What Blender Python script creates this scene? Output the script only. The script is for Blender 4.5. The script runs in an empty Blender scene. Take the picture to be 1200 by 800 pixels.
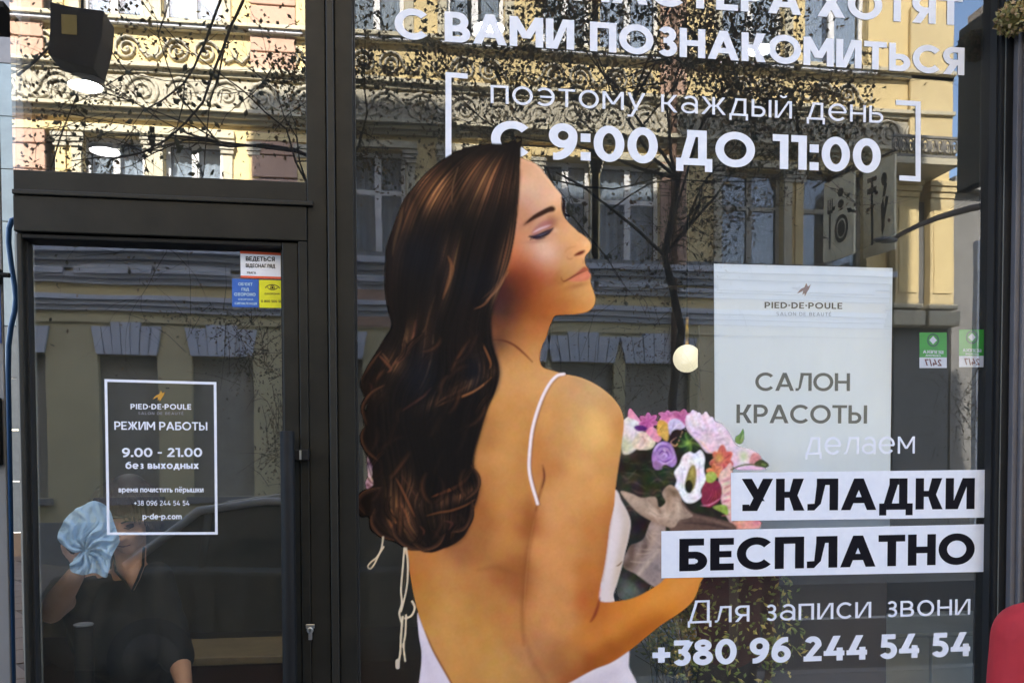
import bpy, bmesh, math, random
import numpy as np
from mathutils import Vector, Matrix

R = math.radians
random.seed(7)
rng = np.random.RandomState(11)
S = bpy.context.scene
COL = S.collection

# ------------------------------------------------------------ camera
CAM_P = np.array([0.0, -2.94, 1.60])
F_PX, CY = 1000.0, 580.0                       # focal length and principal row, in pixels of a 1200 x 800 frame
yaw, pit, rol = R(8.4), R(-1.8), R(-0.18)
fwd = np.array([math.sin(yaw) * math.cos(pit), math.cos(yaw) * math.cos(pit), math.sin(pit)])
rgt = np.array([math.cos(yaw), -math.sin(yaw), 0.0])
upv = np.cross(rgt, fwd)
rr = rgt * math.cos(rol) + upv * math.sin(rol)
uu = -rgt * math.sin(rol) + upv * math.cos(rol)
cd = bpy.data.cameras.new('camera')
cam = bpy.data.objects.new('camera', cd)
COL.objects.link(cam)
M = Matrix(((rr[0], uu[0], -fwd[0], CAM_P[0]), (rr[1], uu[1], -fwd[1], CAM_P[1]), (rr[2], uu[2], -fwd[2], CAM_P[2]), (0, 0, 0, 1)))
cam.matrix_world = M
cd.sensor_fit = 'HORIZONTAL'
cd.sensor_width = 36
cd.lens = 36 * F_PX / 1200
cd.shift_y = (CY - 400) / 1200
cd.clip_start = 0.05
cd.clip_end = 2000
S.camera = cam

# ------------------------------------------------------------ light: clear day, the sun behind the shop
SUN_EL, SUN_DX = R(38), 0.22                   # light runs from the shop side to the far side of the street, drifting to +x
W = bpy.data.worlds.new('World')
S.world = W
W.use_nodes = True
nt = W.node_tree
bg = nt.nodes['Background']
sky = nt.nodes.new('ShaderNodeTexSky')
sky.sky_type = 'NISHITA'
sky.sun_disc = False
sky.sun_elevation = SUN_EL
sky.sun_rotation = math.atan2(-SUN_DX, 1.0)    # towards +Y
sky.dust_density = 1.2
nt.links.new(sky.outputs[0], bg.inputs[0])
bg.inputs[1].default_value = 0.15
sl = bpy.data.lights.new('sun', 'SUN')
sun = bpy.data.objects.new('sun', sl)
COL.objects.link(sun)
sl.energy = 4.2
sl.angle = R(0.5)
sl.color = (1.0, 0.93, 0.80)
_h = Vector((SUN_DX, -1.0, 0)).normalized()
SUN_DIR = Vector((_h.x * math.cos(SUN_EL), _h.y * math.cos(SUN_EL), -math.sin(SUN_EL)))
sun.rotation_euler = SUN_DIR.to_track_quat('-Z', 'Y').to_euler()
S.view_settings.view_transform = 'Standard'
S.view_settings.look = 'None'
S.view_settings.exposure = 2.9
S.view_settings.gamma = 1
S.view_settings.use_curve_mapping = False
S.cycles.max_bounces = 8
S.cycles.transparent_max_bounces = 24
S.cycles.use_denoising = True
S.cycles.caustics_reflective = False
S.cycles.sample_clamp_indirect = 6

# ------------------------------------------------------------ measuring: a photograph pixel on a plane of the place -> metres
def at(px, py, Y=0.0):
    d = fwd + rr * ((px - 600) / F_PX) - uu * ((py - CY) / F_PX)
    t = (Y - CAM_P[1]) / d[1]
    p = CAM_P + d * t
    return Vector((p[0], Y, p[2]))
def X(px, Y=0.0, py=549): return at(px, py, Y).x
def Z(py, px=600, Y=0.0): return at(px, py, Y).z

# ------------------------------------------------------------ materials
def lin(c):
    return tuple(((v / 255) / 12.92 if v / 255 <= 0.04045 else ((v / 255 + 0.055) / 1.055) ** 2.4) for v in c)
MATS = {}
def mat(name, col, rough=0.6, noise=None, metal=0.0, bump=0.0, bscale=40, spec=0.5, col2=None, emit=None, estr=0, transl=None):
    """Principled material with a noise mottling between col and col2."""
    if name in MATS: return MATS[name]
    m = bpy.data.materials.new(name)
    m.use_nodes = True
    n = m.node_tree
    b = n.nodes['Principled BSDF']
    b.inputs['Roughness'].default_value = rough
    b.inputs['Metallic'].default_value = metal
    b.inputs['Specular IOR Level'].default_value = spec
    b.inputs['Base Color'].default_value = (*col, 1)
    tc = n.nodes.new('ShaderNodeTexCoord')
    sc = noise or 6
    t = n.nodes.new('ShaderNodeTexNoise')
    t.inputs['Scale'].default_value = sc
    t.inputs['Detail'].default_value = 6
    t.inputs['Roughness'].default_value = 0.65
    n.links.new(tc.outputs['Object'], t.inputs['Vector'])
    rp = n.nodes.new('ShaderNodeValToRGB')
    c2 = col2 or tuple(v * 0.78 for v in col)
    rp.color_ramp.elements[0].position = 0.32
    rp.color_ramp.elements[1].position = 0.68
    rp.color_ramp.elements[0].color = (*c2, 1)
    rp.color_ramp.elements[1].color = (*col, 1)
    n.links.new(t.outputs['Fac'], rp.inputs[0])
    n.links.new(rp.outputs[0], b.inputs['Base Color'])
    if bump:
        t2 = n.nodes.new('ShaderNodeTexNoise')
        t2.inputs['Scale'].default_value = bscale
        t2.inputs['Detail'].default_value = 4
        n.links.new(tc.outputs['Object'], t2.inputs['Vector'])
        bp = n.nodes.new('ShaderNodeBump')
        bp.inputs['Strength'].default_value = bump
        bp.inputs['Distance'].default_value = 0.01
        n.links.new(t2.outputs['Fac'], bp.inputs['Height'])
        n.links.new(bp.outputs[0], b.inputs['Normal'])
    if emit:
        b.inputs['Emission Color'].default_value = (*emit, 1)
        b.inputs['Emission Strength'].default_value = estr
    MATS[name] = m
    return m

def glass_mat(name, fac, tint=(1, 1, 1), wave=0.25, scale=1.6, dust=.03):
    """Outer face of a pane: part of the light is mirrored, the rest passes."""
    m = bpy.data.materials.new(name)
    m.use_nodes = True
    n = m.node_tree
    for x in list(n.nodes):
        if x.type != 'OUTPUT_MATERIAL': n.nodes.remove(x)
    out = [x for x in n.nodes if x.type == 'OUTPUT_MATERIAL'][0]
    tr = n.nodes.new('ShaderNodeBsdfTransparent'); tr.inputs[0].default_value = (*tint, 1)
    gl = n.nodes.new('ShaderNodeBsdfGlossy'); gl.inputs['Roughness'].default_value = 0.0
    gl.inputs['Color'].default_value = (0.96, 0.97, 1.0, 1)
    mx = n.nodes.new('ShaderNodeMixShader')
    # Schlick's formula, the same from both sides of the pane: fac + (1 - fac) * (1 - cos)^5
    fa = n.nodes.new('ShaderNodeLayerWeight'); fa.inputs['Blend'].default_value = .5
    pw = n.nodes.new('ShaderNodeMath'); pw.operation = 'POWER'; pw.inputs[1].default_value = 5
    lw = n.nodes.new('ShaderNodeMath'); lw.operation = 'MULTIPLY_ADD'; lw.inputs[1].default_value = 1 - fac; lw.inputs[2].default_value = fac
    n.links.new(fa.outputs['Facing'], pw.inputs[0]); n.links.new(pw.outputs[0], lw.inputs[0])
    tc = n.nodes.new('ShaderNodeTexCoord')
    mp = n.nodes.new('ShaderNodeMapping'); mp.inputs['Scale'].default_value = (1.0, 1.0, 2.2)
    t = n.nodes.new('ShaderNodeTexNoise'); t.inputs['Scale'].default_value = scale; t.inputs['Detail'].default_value = 1.5
    bp = n.nodes.new('ShaderNodeBump'); bp.inputs['Strength'].default_value = wave; bp.inputs['Distance'].default_value = 0.004
    n.links.new(tc.outputs['Object'], mp.inputs[0]); n.links.new(mp.outputs[0], t.inputs['Vector'])
    n.links.new(t.outputs['Fac'], bp.inputs['Height']); n.links.new(bp.outputs[0], gl.inputs['Normal'])
    n.links.new(lw.outputs[0], mx.inputs[0]); n.links.new(tr.outputs[0], mx.inputs[1]); n.links.new(gl.outputs[0], mx.inputs[2])
    # a thin uneven film of street dust and wiping streaks
    df = n.nodes.new('ShaderNodeBsdfDiffuse'); df.inputs[0].default_value = (.62, .61, .56, 1)
    m2 = n.nodes.new('ShaderNodeMapping'); m2.inputs['Scale'].default_value = (9, 1, 1.3); m2.inputs['Rotation'].default_value = (0, .5, 0)
    t2 = n.nodes.new('ShaderNodeTexNoise'); t2.inputs['Scale'].default_value = 1.7; t2.inputs['Detail'].default_value = 9; t2.inputs['Roughness'].default_value = .7
    rg_ = n.nodes.new('ShaderNodeMapRange'); rg_.inputs['From Min'].default_value = .35; rg_.inputs['From Max'].default_value = .72; rg_.inputs['To Min'].default_value = dust * .55; rg_.inputs['To Max'].default_value = dust * 1.8
    md = n.nodes.new('ShaderNodeMixShader')
    n.links.new(tc.outputs['Object'], m2.inputs[0]); n.links.new(m2.outputs[0], t2.inputs['Vector']); n.links.new(t2.outputs['Fac'], rg_.inputs[0])
    n.links.new(rg_.outputs[0], md.inputs[0]); n.links.new(mx.outputs[0], md.inputs[1]); n.links.new(df.outputs[0], md.inputs[2])
    n.links.new(md.outputs[0], out.inputs[0])
    MATS[name] = m
    return m
def clear_mat(name, tint):
    m = bpy.data.materials.new(name); m.use_nodes = True; n = m.node_tree
    out = [x for x in n.nodes if x.type == 'OUTPUT_MATERIAL'][0]
    for x in list(n.nodes):
        if x.type != 'OUTPUT_MATERIAL': n.nodes.remove(x)
    tr = n.nodes.new('ShaderNodeBsdfTransparent'); tr.inputs[0].default_value = (*tint, 1)
    n.links.new(tr.outputs[0], out.inputs[0]); MATS[name] = m
    return m

# ------------------------------------------------------------ mesh helpers
class MB:
    def __init__(s): s.v = []; s.f = []; s.mi = []; s.m = 0; s.sm = []
    def add(s, vs, fs, smooth=False):
        o = len(s.v); s.v += [tuple(v) for v in vs]
        for f in fs: s.f.append(tuple(i + o for i in f)); s.mi.append(s.m); s.sm.append(smooth)
        return s
    def box(s, x0, y0, z0, x1, y1, z1):
        if x0 > x1: x0, x1 = x1, x0
        if y0 > y1: y0, y1 = y1, y0
        if z0 > z1: z0, z1 = z1, z0
        vs = [(x0, y0, z0), (x1, y0, z0), (x1, y1, z0), (x0, y1, z0), (x0, y0, z1), (x1, y0, z1), (x1, y1, z1), (x0, y1, z1)]
        return s.add(vs, [(0, 3, 2, 1), (4, 5, 6, 7), (0, 1, 5, 4), (1, 2, 6, 5), (2, 3, 7, 6), (3, 0, 4, 7)])
    def quad(s, a, b, c, d): return s.add([a, b, c, d], [(0, 1, 2, 3)])
    def prism(s, pts, axis, a, b):
        """polygon pts (2D) extruded along axis from a to b; axis 'x': pts are (y,z), 'y': (x,z), 'z': (x,y)"""
        def mk(p, t): return {'x': (t, p[0], p[1]), 'y': (p[0], t, p[1]), 'z': (p[0], p[1], t)}[axis]
        n = len(pts)
        vs = [mk(p, a) for p in pts] + [mk(p, b) for p in pts]
        fs = [tuple(range(n)), tuple(range(2 * n - 1, n - 1, -1))] + [(i, i + n, (i + 1) % n + n, (i + 1) % n) for i in range(n)]
        return s.add(vs, fs)
    def tube(s, pts, rad, n=8, cap=True):
        pts = [Vector(p) for p in pts]
        rs = rad if isinstance(rad, (list, tuple)) else [rad] * len(pts)
        vs = []; up = None
        for i, p in enumerate(pts):
            t = (pts[min(i + 1, len(pts) - 1)] - pts[max(i - 1, 0)]).normalized()
            if up is None: up = t.orthogonal().normalized()
            else:
                up = (up - t * up.dot(t))
                up = up.normalized() if up.length > 1e-6 else t.orthogonal().normalized()
            w = t.cross(up)
            for k in range(n):
                a = 2 * math.pi * k / n
                vs.append(p + (up * math.cos(a) + w * math.sin(a)) * rs[i])
        fs = [(i * n + k, i * n + (k + 1) % n, (i + 1) * n + (k + 1) % n, (i + 1) * n + k) for i in range(len(pts) - 1) for k in range(n)]
        if cap: fs += [tuple(range(n - 1, -1, -1)), tuple(range((len(pts) - 1) * n, len(pts) * n))]
        return s.add(vs, fs, True)
    def ball(s, c, r, nu=16, nv=10, q=None):
        r = r if isinstance(r, (list, tuple)) else (r, r, r)
        vs = []; c = Vector(c)
        for j in range(nv + 1):
            th = math.pi * j / nv
            for i in range(nu):
                ph = 2 * math.pi * i / nu
                p = Vector((r[0] * math.sin(th) * math.cos(ph), r[1] * math.sin(th) * math.sin(ph), r[2] * math.cos(th)))
                if q: p = q @ p
                vs.append(c + p)
        fs = [(j * nu + i, (j + 1) * nu + i, (j + 1) * nu + (i + 1) % nu, j * nu + (i + 1) % nu) for j in range(nv) for i in range(nu)]
        return s.add(vs, fs, True)
    def capsule(s, a, b, ra, rb, n=14, flat=None):
        """tapered capsule"""
        a, b = Vector(a), Vector(b); t = (b - a)
        L = t.length; t.normalize(); pts = []; rs = []
        for k in range(5): pts.append(a - t * ra * math.cos(k * math.pi / 8)); rs.append(max(ra * math.sin(k * math.pi / 8), ra * .05))
        for k in range(5): pts.append(b + t * rb * math.sin(k * math.pi / 8)); rs.append(max(rb * math.cos(k * math.pi / 8), rb * .05))
        return s.tube(pts, rs, n)
    def lathe(s, c, prof, n=24, axis='z'):
        vs = []
        for (r, h) in prof:
            for k in range(n):
                a = 2 * math.pi * k / n
                if axis == 'z': vs.append((c[0] + r * math.cos(a), c[1] + r * math.sin(a), c[2] + h))
                elif axis == 'y': vs.append((c[0] + r * math.cos(a), c[1] + h, c[2] + r * math.sin(a)))
                else: vs.append((c[0] + h, c[1] + r * math.cos(a), c[2] + r * math.sin(a)))
        m = len(prof)
        fs = [(j * n + k, j * n + (k + 1) % n, (j + 1) * n + (k + 1) % n, (j + 1) * n + k) for j in range(m - 1) for k in range(n)]
        fs += [tuple(range(n - 1, -1, -1)), tuple(range((m - 1) * n, m * n))]
        return s.add(vs, fs, True)
    def mesh(s, name, mats):
        me = bpy.data.meshes.new(name)
        me.from_pydata(s.v, [], s.f)
        for m in (mats if isinstance(mats, (list, tuple)) else [mats]): me.materials.append(m)
        me.polygons.foreach_set('material_index', s.mi)
        me.polygons.foreach_set('use_smooth', s.sm)
        me.update()
        return me
    def build(s, name, mats, parent=None, bevel=0, **kw):
        o = bpy.data.objects.new(name, s.mesh(name, mats))
        COL.objects.link(o)
        if parent is not None: o.parent = parent
        if bevel:
            b = o.modifiers.new('bevel', 'BEVEL'); b.width = bevel; b.segments = 2; b.limit_method = 'ANGLE'; b.angle_limit = R(40)
        for k, v in kw.items(): o[k] = v
        return o
def thing(name, label, cat, group=None, loc=(0, 0, 0)):
    o = bpy.data.objects.new(name, None); COL.objects.link(o)
    o.location = loc; o.empty_display_size = .1
    o['label'] = label; o['category'] = cat
    if group: o['group'] = group
    return o
def tag(o, label, cat, group=None, kind=None):
    o['label'] = label; o['category'] = cat
    if group: o['group'] = group
    if kind: o['kind'] = kind
    return o
def recalc(o):
    bm = bmesh.new(); bm.from_mesh(o.data); bmesh.ops.recalc_face_normals(bm, faces=bm.faces); bm.to_mesh(o.data); bm.free()
    return o
def inst(o, name, parent, loc, rot=None, scale=None):
    c = o.copy(); c.name = name; COL.objects.link(c); c.parent = parent; c.location = loc
    if rot is not None: c.rotation_euler = rot
    if scale is not None: c.scale = scale
    return c
# ------------------------------------------------------------ materials of the shop
FRAME = mat('frame_metal', lin((30, 28, 23)), 0.5, noise=7, col2=lin((16, 15, 12)), spec=.25, bump=0.05, bscale=200)
FRAME2 = mat('frame_metal_worn', lin((31, 29, 25)), 0.5, spec=.3, noise=9, bump=0.04, bscale=250)
GASKET = mat('rubber_gasket', (0.008, 0.008, 0.009), 0.7)
BLACK = mat('black_powder_coat', (0.008, 0.008, 0.009), 0.6, spec=.2)
CHROME = mat('brushed_metal', (0.55, 0.55, 0.56), 0.28, metal=1.0)
VINYL_W = mat('white_vinyl', lin((226, 228, 240)), 0.55, noise=30, col2=lin((219, 221, 235)), spec=0.3)
VINYL_K = mat('black_vinyl', lin((14, 12, 22)), 0.6, noise=30, spec=.12)
VINYL_R = mat('red_vinyl', lin((214, 84, 50)), 0.5)
VINYL_B = mat('blue_vinyl', lin((38, 92, 180)), 0.5, noise=20)
VINYL_Y = mat('yellow_vinyl', lin((226, 222, 20)), 0.5, noise=20)
VINYL_G = mat('green_vinyl', lin((52, 168, 48)), 0.5, noise=20)
VINYL_NAVY = mat('navy_ink', lin((36, 42, 60)), 0.5)
GOLD_INK = mat('gold_ink', lin((190, 140, 50)), 0.45)
BROWN_INK = mat('brown_ink', lin((150, 110, 85)), 0.5)
GREY_INK = mat('grey_ink', lin((130, 138, 145)), 0.5)
CHALK = mat('grey_print', lin((176, 172, 178)), 0.6)
G_TRANSOM = glass_mat('transom_glass_face', 0.30, (0.8, 0.8, 0.82), wave=0.10, scale=1.2, dust=.012)
G_DOOR = glass_mat('door_glass_face', 0.195, (0.94, 0.95, 0.96), wave=0.16, scale=1.4, dust=.016)
G_DISP = glass_mat('display_glass_face', 0.130, (0.97, 0.97, 0.98), wave=0.14, scale=1.0, dust=.019)
G_BACK = clear_mat('glass_inner_face', (0.96, 0.97, 0.97))

# ------------------------------------------------------------ pavement, road
PAVE_Z = 0.0
ASPH = mat('asphalt', (0.05, 0.05, 0.052), 0.9, noise=30, bump=0.3, bscale=300)
PAVING = mat('paving_concrete', (0.26, 0.25, 0.235), 0.85, noise=8, bump=0.2)
KERB = mat('kerb_granite', (0.30, 0.29, 0.28), 0.8, noise=25)
EARTH = mat('earth', (0.10, 0.085, 0.06), 0.95)
PAINT = mat('road_paint', (0.75, 0.75, 0.72), 0.7)
g = MB().quad((-600, -600, -0.16), (600, -600, -0.16), (600, 600, -0.16), (-600, 600, -0.16)).build('ground', EARTH, kind='structure')
g = MB().box(-120, -9.0, -0.30, 120, -2.3 - 0.9, -0.13).build('road', ASPH, kind='structure')
g = MB().box(-120, -3.2, -0.30, 120, 0.6, 0.0).build('pavement', PAVING, kind='structure')
g = MB().box(-120, -12.3, -0.30, 120, -9.0, 0.0).build('pavement', PAVING, kind='structure')
g = MB().box(-120, -3.34, -0.30, 120, -3.203, 0.004).build('kerb', KERB, kind='structure')
g = MB().box(-120, -8.997, -0.30, 120, -8.86, 0.004).build('kerb', KERB, kind='structure')
lm = MB()
for i in range(-20, 21): lm.box(i * 4.5, -6.16, -0.126, i * 4.5 + 2.2, -6.04, -0.123)
lm.build('road_marking', PAINT, kind='structure')

# ------------------------------------------------------------ our building: mass above and round the shopfront, stepped parapet
TE = math.tan(SUN_EL) * math.sqrt(1 + SUN_DX ** 2)
YF = 12.0                                       # distance of the far side of the street
SHADE = [(-9000, 300, 262), (300, 530, 118), (530, 792, 208), (792, 1051, 142), (1051, 1150, 378)]   # where the parapet's shade ends on the far facade
XL = X(22.5, -0.05); XR = X(1181, -0.05)
TOP = 3.75
shop = thing('shop_building', 'rendered building that the dark shopfront is set into, stepped parapet', 'building')
RENDER = mat('grey_render', (0.42, 0.39, 0.34), 0.9, noise=4, bump=0.2)
steps = []
for a, b, y in SHADE:
    xa = -26 if a < -5000 else X(a, YF) - SUN_DX * YF
    xb = X(b, YF) - SUN_DX * YF
    steps.append((xa, xb, Z(y, (max(a, 0) + b) / 2, YF) + TE * YF))
HMIN = min(s[2] for s in steps) - 1.2
xr_end = steps[-1][1]
mb = MB(); mb.box(-26, -0.02, TOP, xr_end, 0.4, HMIN)
mb.build('wall', RENDER, shop)
mb = MB()
for xa, xb, h in steps: mb.box(xa, -0.02, HMIN + .002, xb - .002, 0.38, h)
mb.build('parapet', RENDER, shop)
MB().prism([(XL, .402), (xr_end, .402), (xr_end, 9), (X(21, 9), 9)], 'z', HMIN - .5, HMIN - .1).build('roof', mat('roof_felt', (0.08, 0.08, 0.08), .9), shop)
MB().box(X(21, 9) + .12, 9.002, -0.1, xr_end, 9.3, HMIN - .1).build('wall', RENDER, shop)
MB().box(xr_end - .3, .4, -0.1, xr_end, 9, HMIN - .5).build('wall', RENDER, shop)
MB().box(XR + 0.30, -0.02, 0.003, xr_end, 0.4, TOP - .002).build('wall', RENDER, shop)
MB().box(-26, -0.02, 0.003, XL - 3.2, 0.4, TOP - .002).build('wall', RENDER, shop)
# cornice over the shopfront
MB().box(XL - .02, -0.2, TOP + .01, XR + .3, -0.022, TOP + .22).build('cornice', RENDER, shop)

# ------------------------------------------------------------ the shopfront: fixed dark metal frame
yo = -0.05                                       # outer face of the frame
front = thing('shopfront_frame', 'dark bronze metal frame round the salon door and display window', 'window frame')
BOT = 0.12
m1, m2 = X(363, yo), X(417, yo, 500)
def wedge(mb, xa_t, xa_b, xb_t, xb_b, y0, y1, zt=TOP, zb=BOT):
    vs = [(xa_b, y0, zb), (xb_b, y0, zb), (xb_b, y1, zb), (xa_b, y1, zb), (xa_t, y0, zt), (xb_t, y0, zt), (xb_t, y1, zt), (xa_t, y1, zt)]
    return mb.add(vs, [(0, 3, 2, 1), (4, 5, 6, 7), (0, 1, 5, 4), (1, 2, 6, 5), (2, 3, 7, 6), (3, 0, 4, 7)])
doorR = X(352, yo)
mb = MB(); mb.box(m1, yo, BOT, X(386, yo), 0.06, TOP); mb.build('mullion', FRAME, front, bevel=.003)
mb = MB(); mb.box(X(386.8, yo), yo - .012, BOT, X(396, yo - .012), 0.06, TOP); mb.build('mullion_rib', FRAME2, front, bevel=.004)
mb = MB(); mb.box(X(396.6, yo), yo, BOT, m2, 0.06, TOP); mb.build('mullion', FRAME, front, bevel=.003)
mb = MB(); mb.box(m2 + .0006, yo + .02, BOT, m2 + .006, .02, TOP); mb.build('glazing_bead', GASKET, front)
# right post
r0, r1 = X(1166, yo), XR
mb = MB(); mb.box(r0, yo, BOT, r1, 0.06, TOP); mb.build('window_post', BLACK, front, bevel=.003)
mb = MB(); mb.box(r0 - .006, yo + .015, BOT, r0 - .0006, .0, TOP); mb.build('glazing_bead', GASKET, front)
mb = MB(); mb.box(r0 + .016, yo - .004, BOT, r0 + .019, yo - .0005, TOP); mb.build('post_trim', mat('post_trim_metal', (.10, .10, .09), .5), front)
# transom bar: upper band, step, lower band (slightly raised lines)
zt0, zt1, zt2 = Z(206, 190, yo), Z(231, 190, yo), Z(277, 190, yo)
mb = MB(); mb.box(XL, yo, zt1 + .004, m1 - .0006, 0.06, zt0); mb.build('transom_bar', FRAME, front, bevel=.003)
mb = MB(); mb.box(XL, yo - .014, zt1 - .012, m1 + .02, .05, zt1 + .003); mb.build('drip_ledge', FRAME2, front, bevel=.003)
mb = MB(); mb.box(XL, yo - .006, zt2, m1 - .0006, 0.06, zt1 - .013); mb.build('door_head', FRAME, front, bevel=.003)
mb = MB(); mb.box(XL, yo, TOP - .09, XR, .06, TOP - .002); mb.build('head_bar', FRAME, front)
mb = MB(); mb.box(m2, yo - .002, BOT - .1, XR, .06, BOT + .28); mb.build('bottom_rail', FRAME, front)
mb = MB(); mb.box(doorR + .0008, yo - .004, BOT, m1 - .0008, .05, zt2 - .001); mb.build('door_jamb', FRAME, front, bevel=.003)
# panes that stand in the fixed frame
def pane(name, x0, x1, z0, z1, face, parent, y=0.0):
    mb = MB()
    mb.quad((x0, y, z0), (x1, y, z0), (x1, y, z1), (x0, y, z1))
    mb.m = 1
    mb.quad((x0, y + .006, z1), (x1, y + .006, z1), (x1, y + .006, z0), (x0, y + .006, z0))
    return mb.build(name, [face, G_BACK], parent)
pane('transom_pane', X(22.8), m1, zt0, TOP - .09, G_TRANSOM, front)
pane('display_pane', m2, r0, BOT + .28, TOP - .09, G_DISP, front)

# ------------------------------------------------------------ the door leaf
door = thing('shop_door', 'glazed dark metal salon door with opening hours printed in white', 'door')
dl0, dl1 = XL + .001, doorR
gl0, gl1 = X(30, yo), X(333, yo)
dt = zt2 - .004
mb = MB(); mb.box(dl0 + .002, yo + .003, BOT, gl0, .045, dt); mb.build('stile', FRAME2, door, bevel=.004)
mb = MB(); mb.box(gl1, yo + .003, BOT, dl1, .045, dt); mb.build('stile', FRAME, door, bevel=.004)
mb = MB(); mb.box(gl0 + .0006, yo + .004, Z(284, 190, yo), gl1 - .0006, .045, dt - .001); mb.build('top_rail', BLACK, door, bevel=.003)
mb = MB(); mb.box(gl0 + .0006, yo + .004, BOT, gl1 - .0006, .045, BOT + .25); mb.build('bottom_rail', FRAME, door, bevel=.003)
mb = MB(); mb.box(gl0 + .0006, -.02, BOT + .25, gl0 + .007, .0, dt - .02); mb.box(gl1 - .007, -.02, BOT + .25, gl1 - .0006, .0, dt - .02); mb.build('glazing_bead', GASKET, door)
pane('door_pane', gl0, gl1, BOT + .25, dt - .01, G_DOOR, door)
# long black pull bar on the lock side with its bracket
hx = X(338, -.10, 650); hz = at(338, 505, -.10).z
hd = MB(); hd.tube([(hx, -.10, hz), (hx, -.10, .55)], .0225, 18)
hd.build('pull_bar', BLACK, door, bevel=.002)
bz = at(350, 533, -.08).z
mb = MB(); mb.box(hx, -.094, bz - .018, X(363, -.06), -.052, bz + .018); b_ = mb.build('bar_bracket', BLACK, door, bevel=.004)
mb = MB(); mb.box(X(351, -.096), -.098, bz - .015, X(353.3, -.096), -.0945, bz + .015); mb.build('bracket_pin', CHROME, b_)
mb = MB(); mb.box(hx, -.094, .70, X(363, -.06), -.052, .736); mb.build('bar_bracket', BLACK, door, bevel=.004)
# lock cylinder: rose, barrel and slot
lx, lz = X(363.5, yo - .01, 740), at(363, 738, yo - .01).z
mb = MB(); mb.box(lx - .014, yo - .012, lz + .006, lx + .014, yo - .004, lz + .020)
mb.lathe((lx, yo - .016, lz), [(.0001, 0), (.010, 0), (.011, .008), (.011, .014)], 20, 'y')
mb.box(lx - .006, yo - .013, lz - .032, lx + .006, yo - .004, lz - .006)
lk = mb.build('lock_cylinder', CHROME, door, bevel=.0015)
mb = MB(); mb.box(lx - .0015, yo - .0175, lz - .006, lx + .0015, yo - .0162, lz + .006); mb.build('key_slot', BLACK, lk)
# inner pull handle seen through the pane
ix = X(98.5, .07, 760); iz = at(98, 733, .07).z
mb = MB(); mb.tube([(ix, .07, iz), (ix, .07, .5)], .03, 20); ih = mb.build('pull_handle', mat('satin_black', (.005, .005, .005), .7, spec=.15), door, bevel=.003)
mb = MB(); mb.lathe((ix, .07, iz + .001), [(.028, 0), (.031, .003), (.031, .006), (.024, .009)], 20); mb.build('end_cap', mat('dull_metal', (.22, .22, .22), .5), ih)

# right side wall beyond the post, ribbed metal cladding
side = thing('wall_cladding', 'ribbed grey metal cladding on the wall beside the right window post', 'cladding')
CLAD = mat('grey_cladding', lin((92, 88, 92)), .6, noise=5, bump=.1)
x = XR + .001; k = 0
while x < XR + .62:
    w = .021 if k % 2 == 0 else .011
    d = .0 if k % 2 == 0 else .012
    MB().box(x, yo - .02 - d, .003, x + w, .05, TOP).build('cladding_rib', CLAD, side, bevel=.002)
    x += w + .0012; k += 1

# ------------------------------------------------------------ left: open passage to a tiled courtyard
TILE = mat('beige_floor_tile', lin((96, 80, 70)), .5, noise=3, col2=lin((84, 70, 60)))
GROUT = mat('grout', lin((84, 72, 64)), .8)
PANELG = mat('grey_door_panel', lin((126, 126, 130)), .5, noise=2)
WHITEP = mat('white_wall_panel', lin((148, 164, 172)), .6, noise=2)
HOSE = mat('blue_hose_rubber', lin((34, 78, 122)), .4)
MB().box(-26, .41, -.02, XL - .02, 40, -.004).build('passage_floor', GROUT, kind='structure')
fl = bpy.data.objects['passage_floor']
tm = MB().box(-.292, -.292, 0, .292, .292, .008).mesh('tile', TILE)
base_tile = None
ca, sa = math.cos(R(33)), math.sin(R(33))
for i in range(-30, 45):
    for j in range(-45, 60):
        u, v = i * .6, j * .6
        xx, yy = -4.5 + u * ca - v * sa, 14 + u * sa + v * ca
        if not (2.6 < yy < 30): continue
        e = X(19, yy)
        if e - 1.5 < xx < e + .3 and xx < XL - .45 - .0 :
            t = bpy.data.objects.new('tile', tm); COL.objects.link(t); t.parent = fl
            t.location = (xx, yy, -.003); t.rotation_euler = (0, 0, R(33))
cw = thing('courtyard_wall', 'white panelled wall at the back of the passage left of the door, extended to block the sun', 'wall')
YB = 14.0
x0, x1 = X(-40, YB) - 8, X(60, YB) + 7
for k in range(17):  # upper rows added unseen, ends widened, to block sun through the passage
    za, zb = .45 + k * .95, .45 + (k + 1) * .95 - .02
    if k == 0: MB().box(x0, YB, 0.0, x1, YB + .2, .43).build('skirting_panel', mat('brown_panel', lin((120, 100, 84)), .6), cw)
    MB().box(x0, YB, za, x1, YB + .2, zb).build('panel', PANELG if k > 8 else WHITEP if k > 3 else mat('pale_panel', lin((120, 126, 130)), .6), cw)
pp = thing('passage_post', 'grey metal post at the left edge with a black latch and a blue notice', 'post')
YP = .32
px1 = X(7.4, YP)
MB().box(px1 - .5, YP, .0, px1, YP + .014, Z(14, 5, YP)).build('post', PANELG, pp, bevel=.004)
MB().box(px1 - .5, YP - .02, Z(12, 5, YP), X(18.5, YP), YP + .2, Z(-3, 5, YP) * 0 + Z(12, 5, YP) + .0 + .02).build('head_rail', BLACK, pp)
lz_ = Z(324, 8, YP)
mb = MB(); mb.box(px1 - .05, YP - .03, lz_ - .028, px1 + .004, YP - .002, lz_ + .022); mb.tube([(px1 - .02, YP - .035, lz_), (px1 + .04, YP - .035, lz_ - .003)], .009, 10); mb.build('latch', BLACK, pp, bevel=.003)
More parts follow.
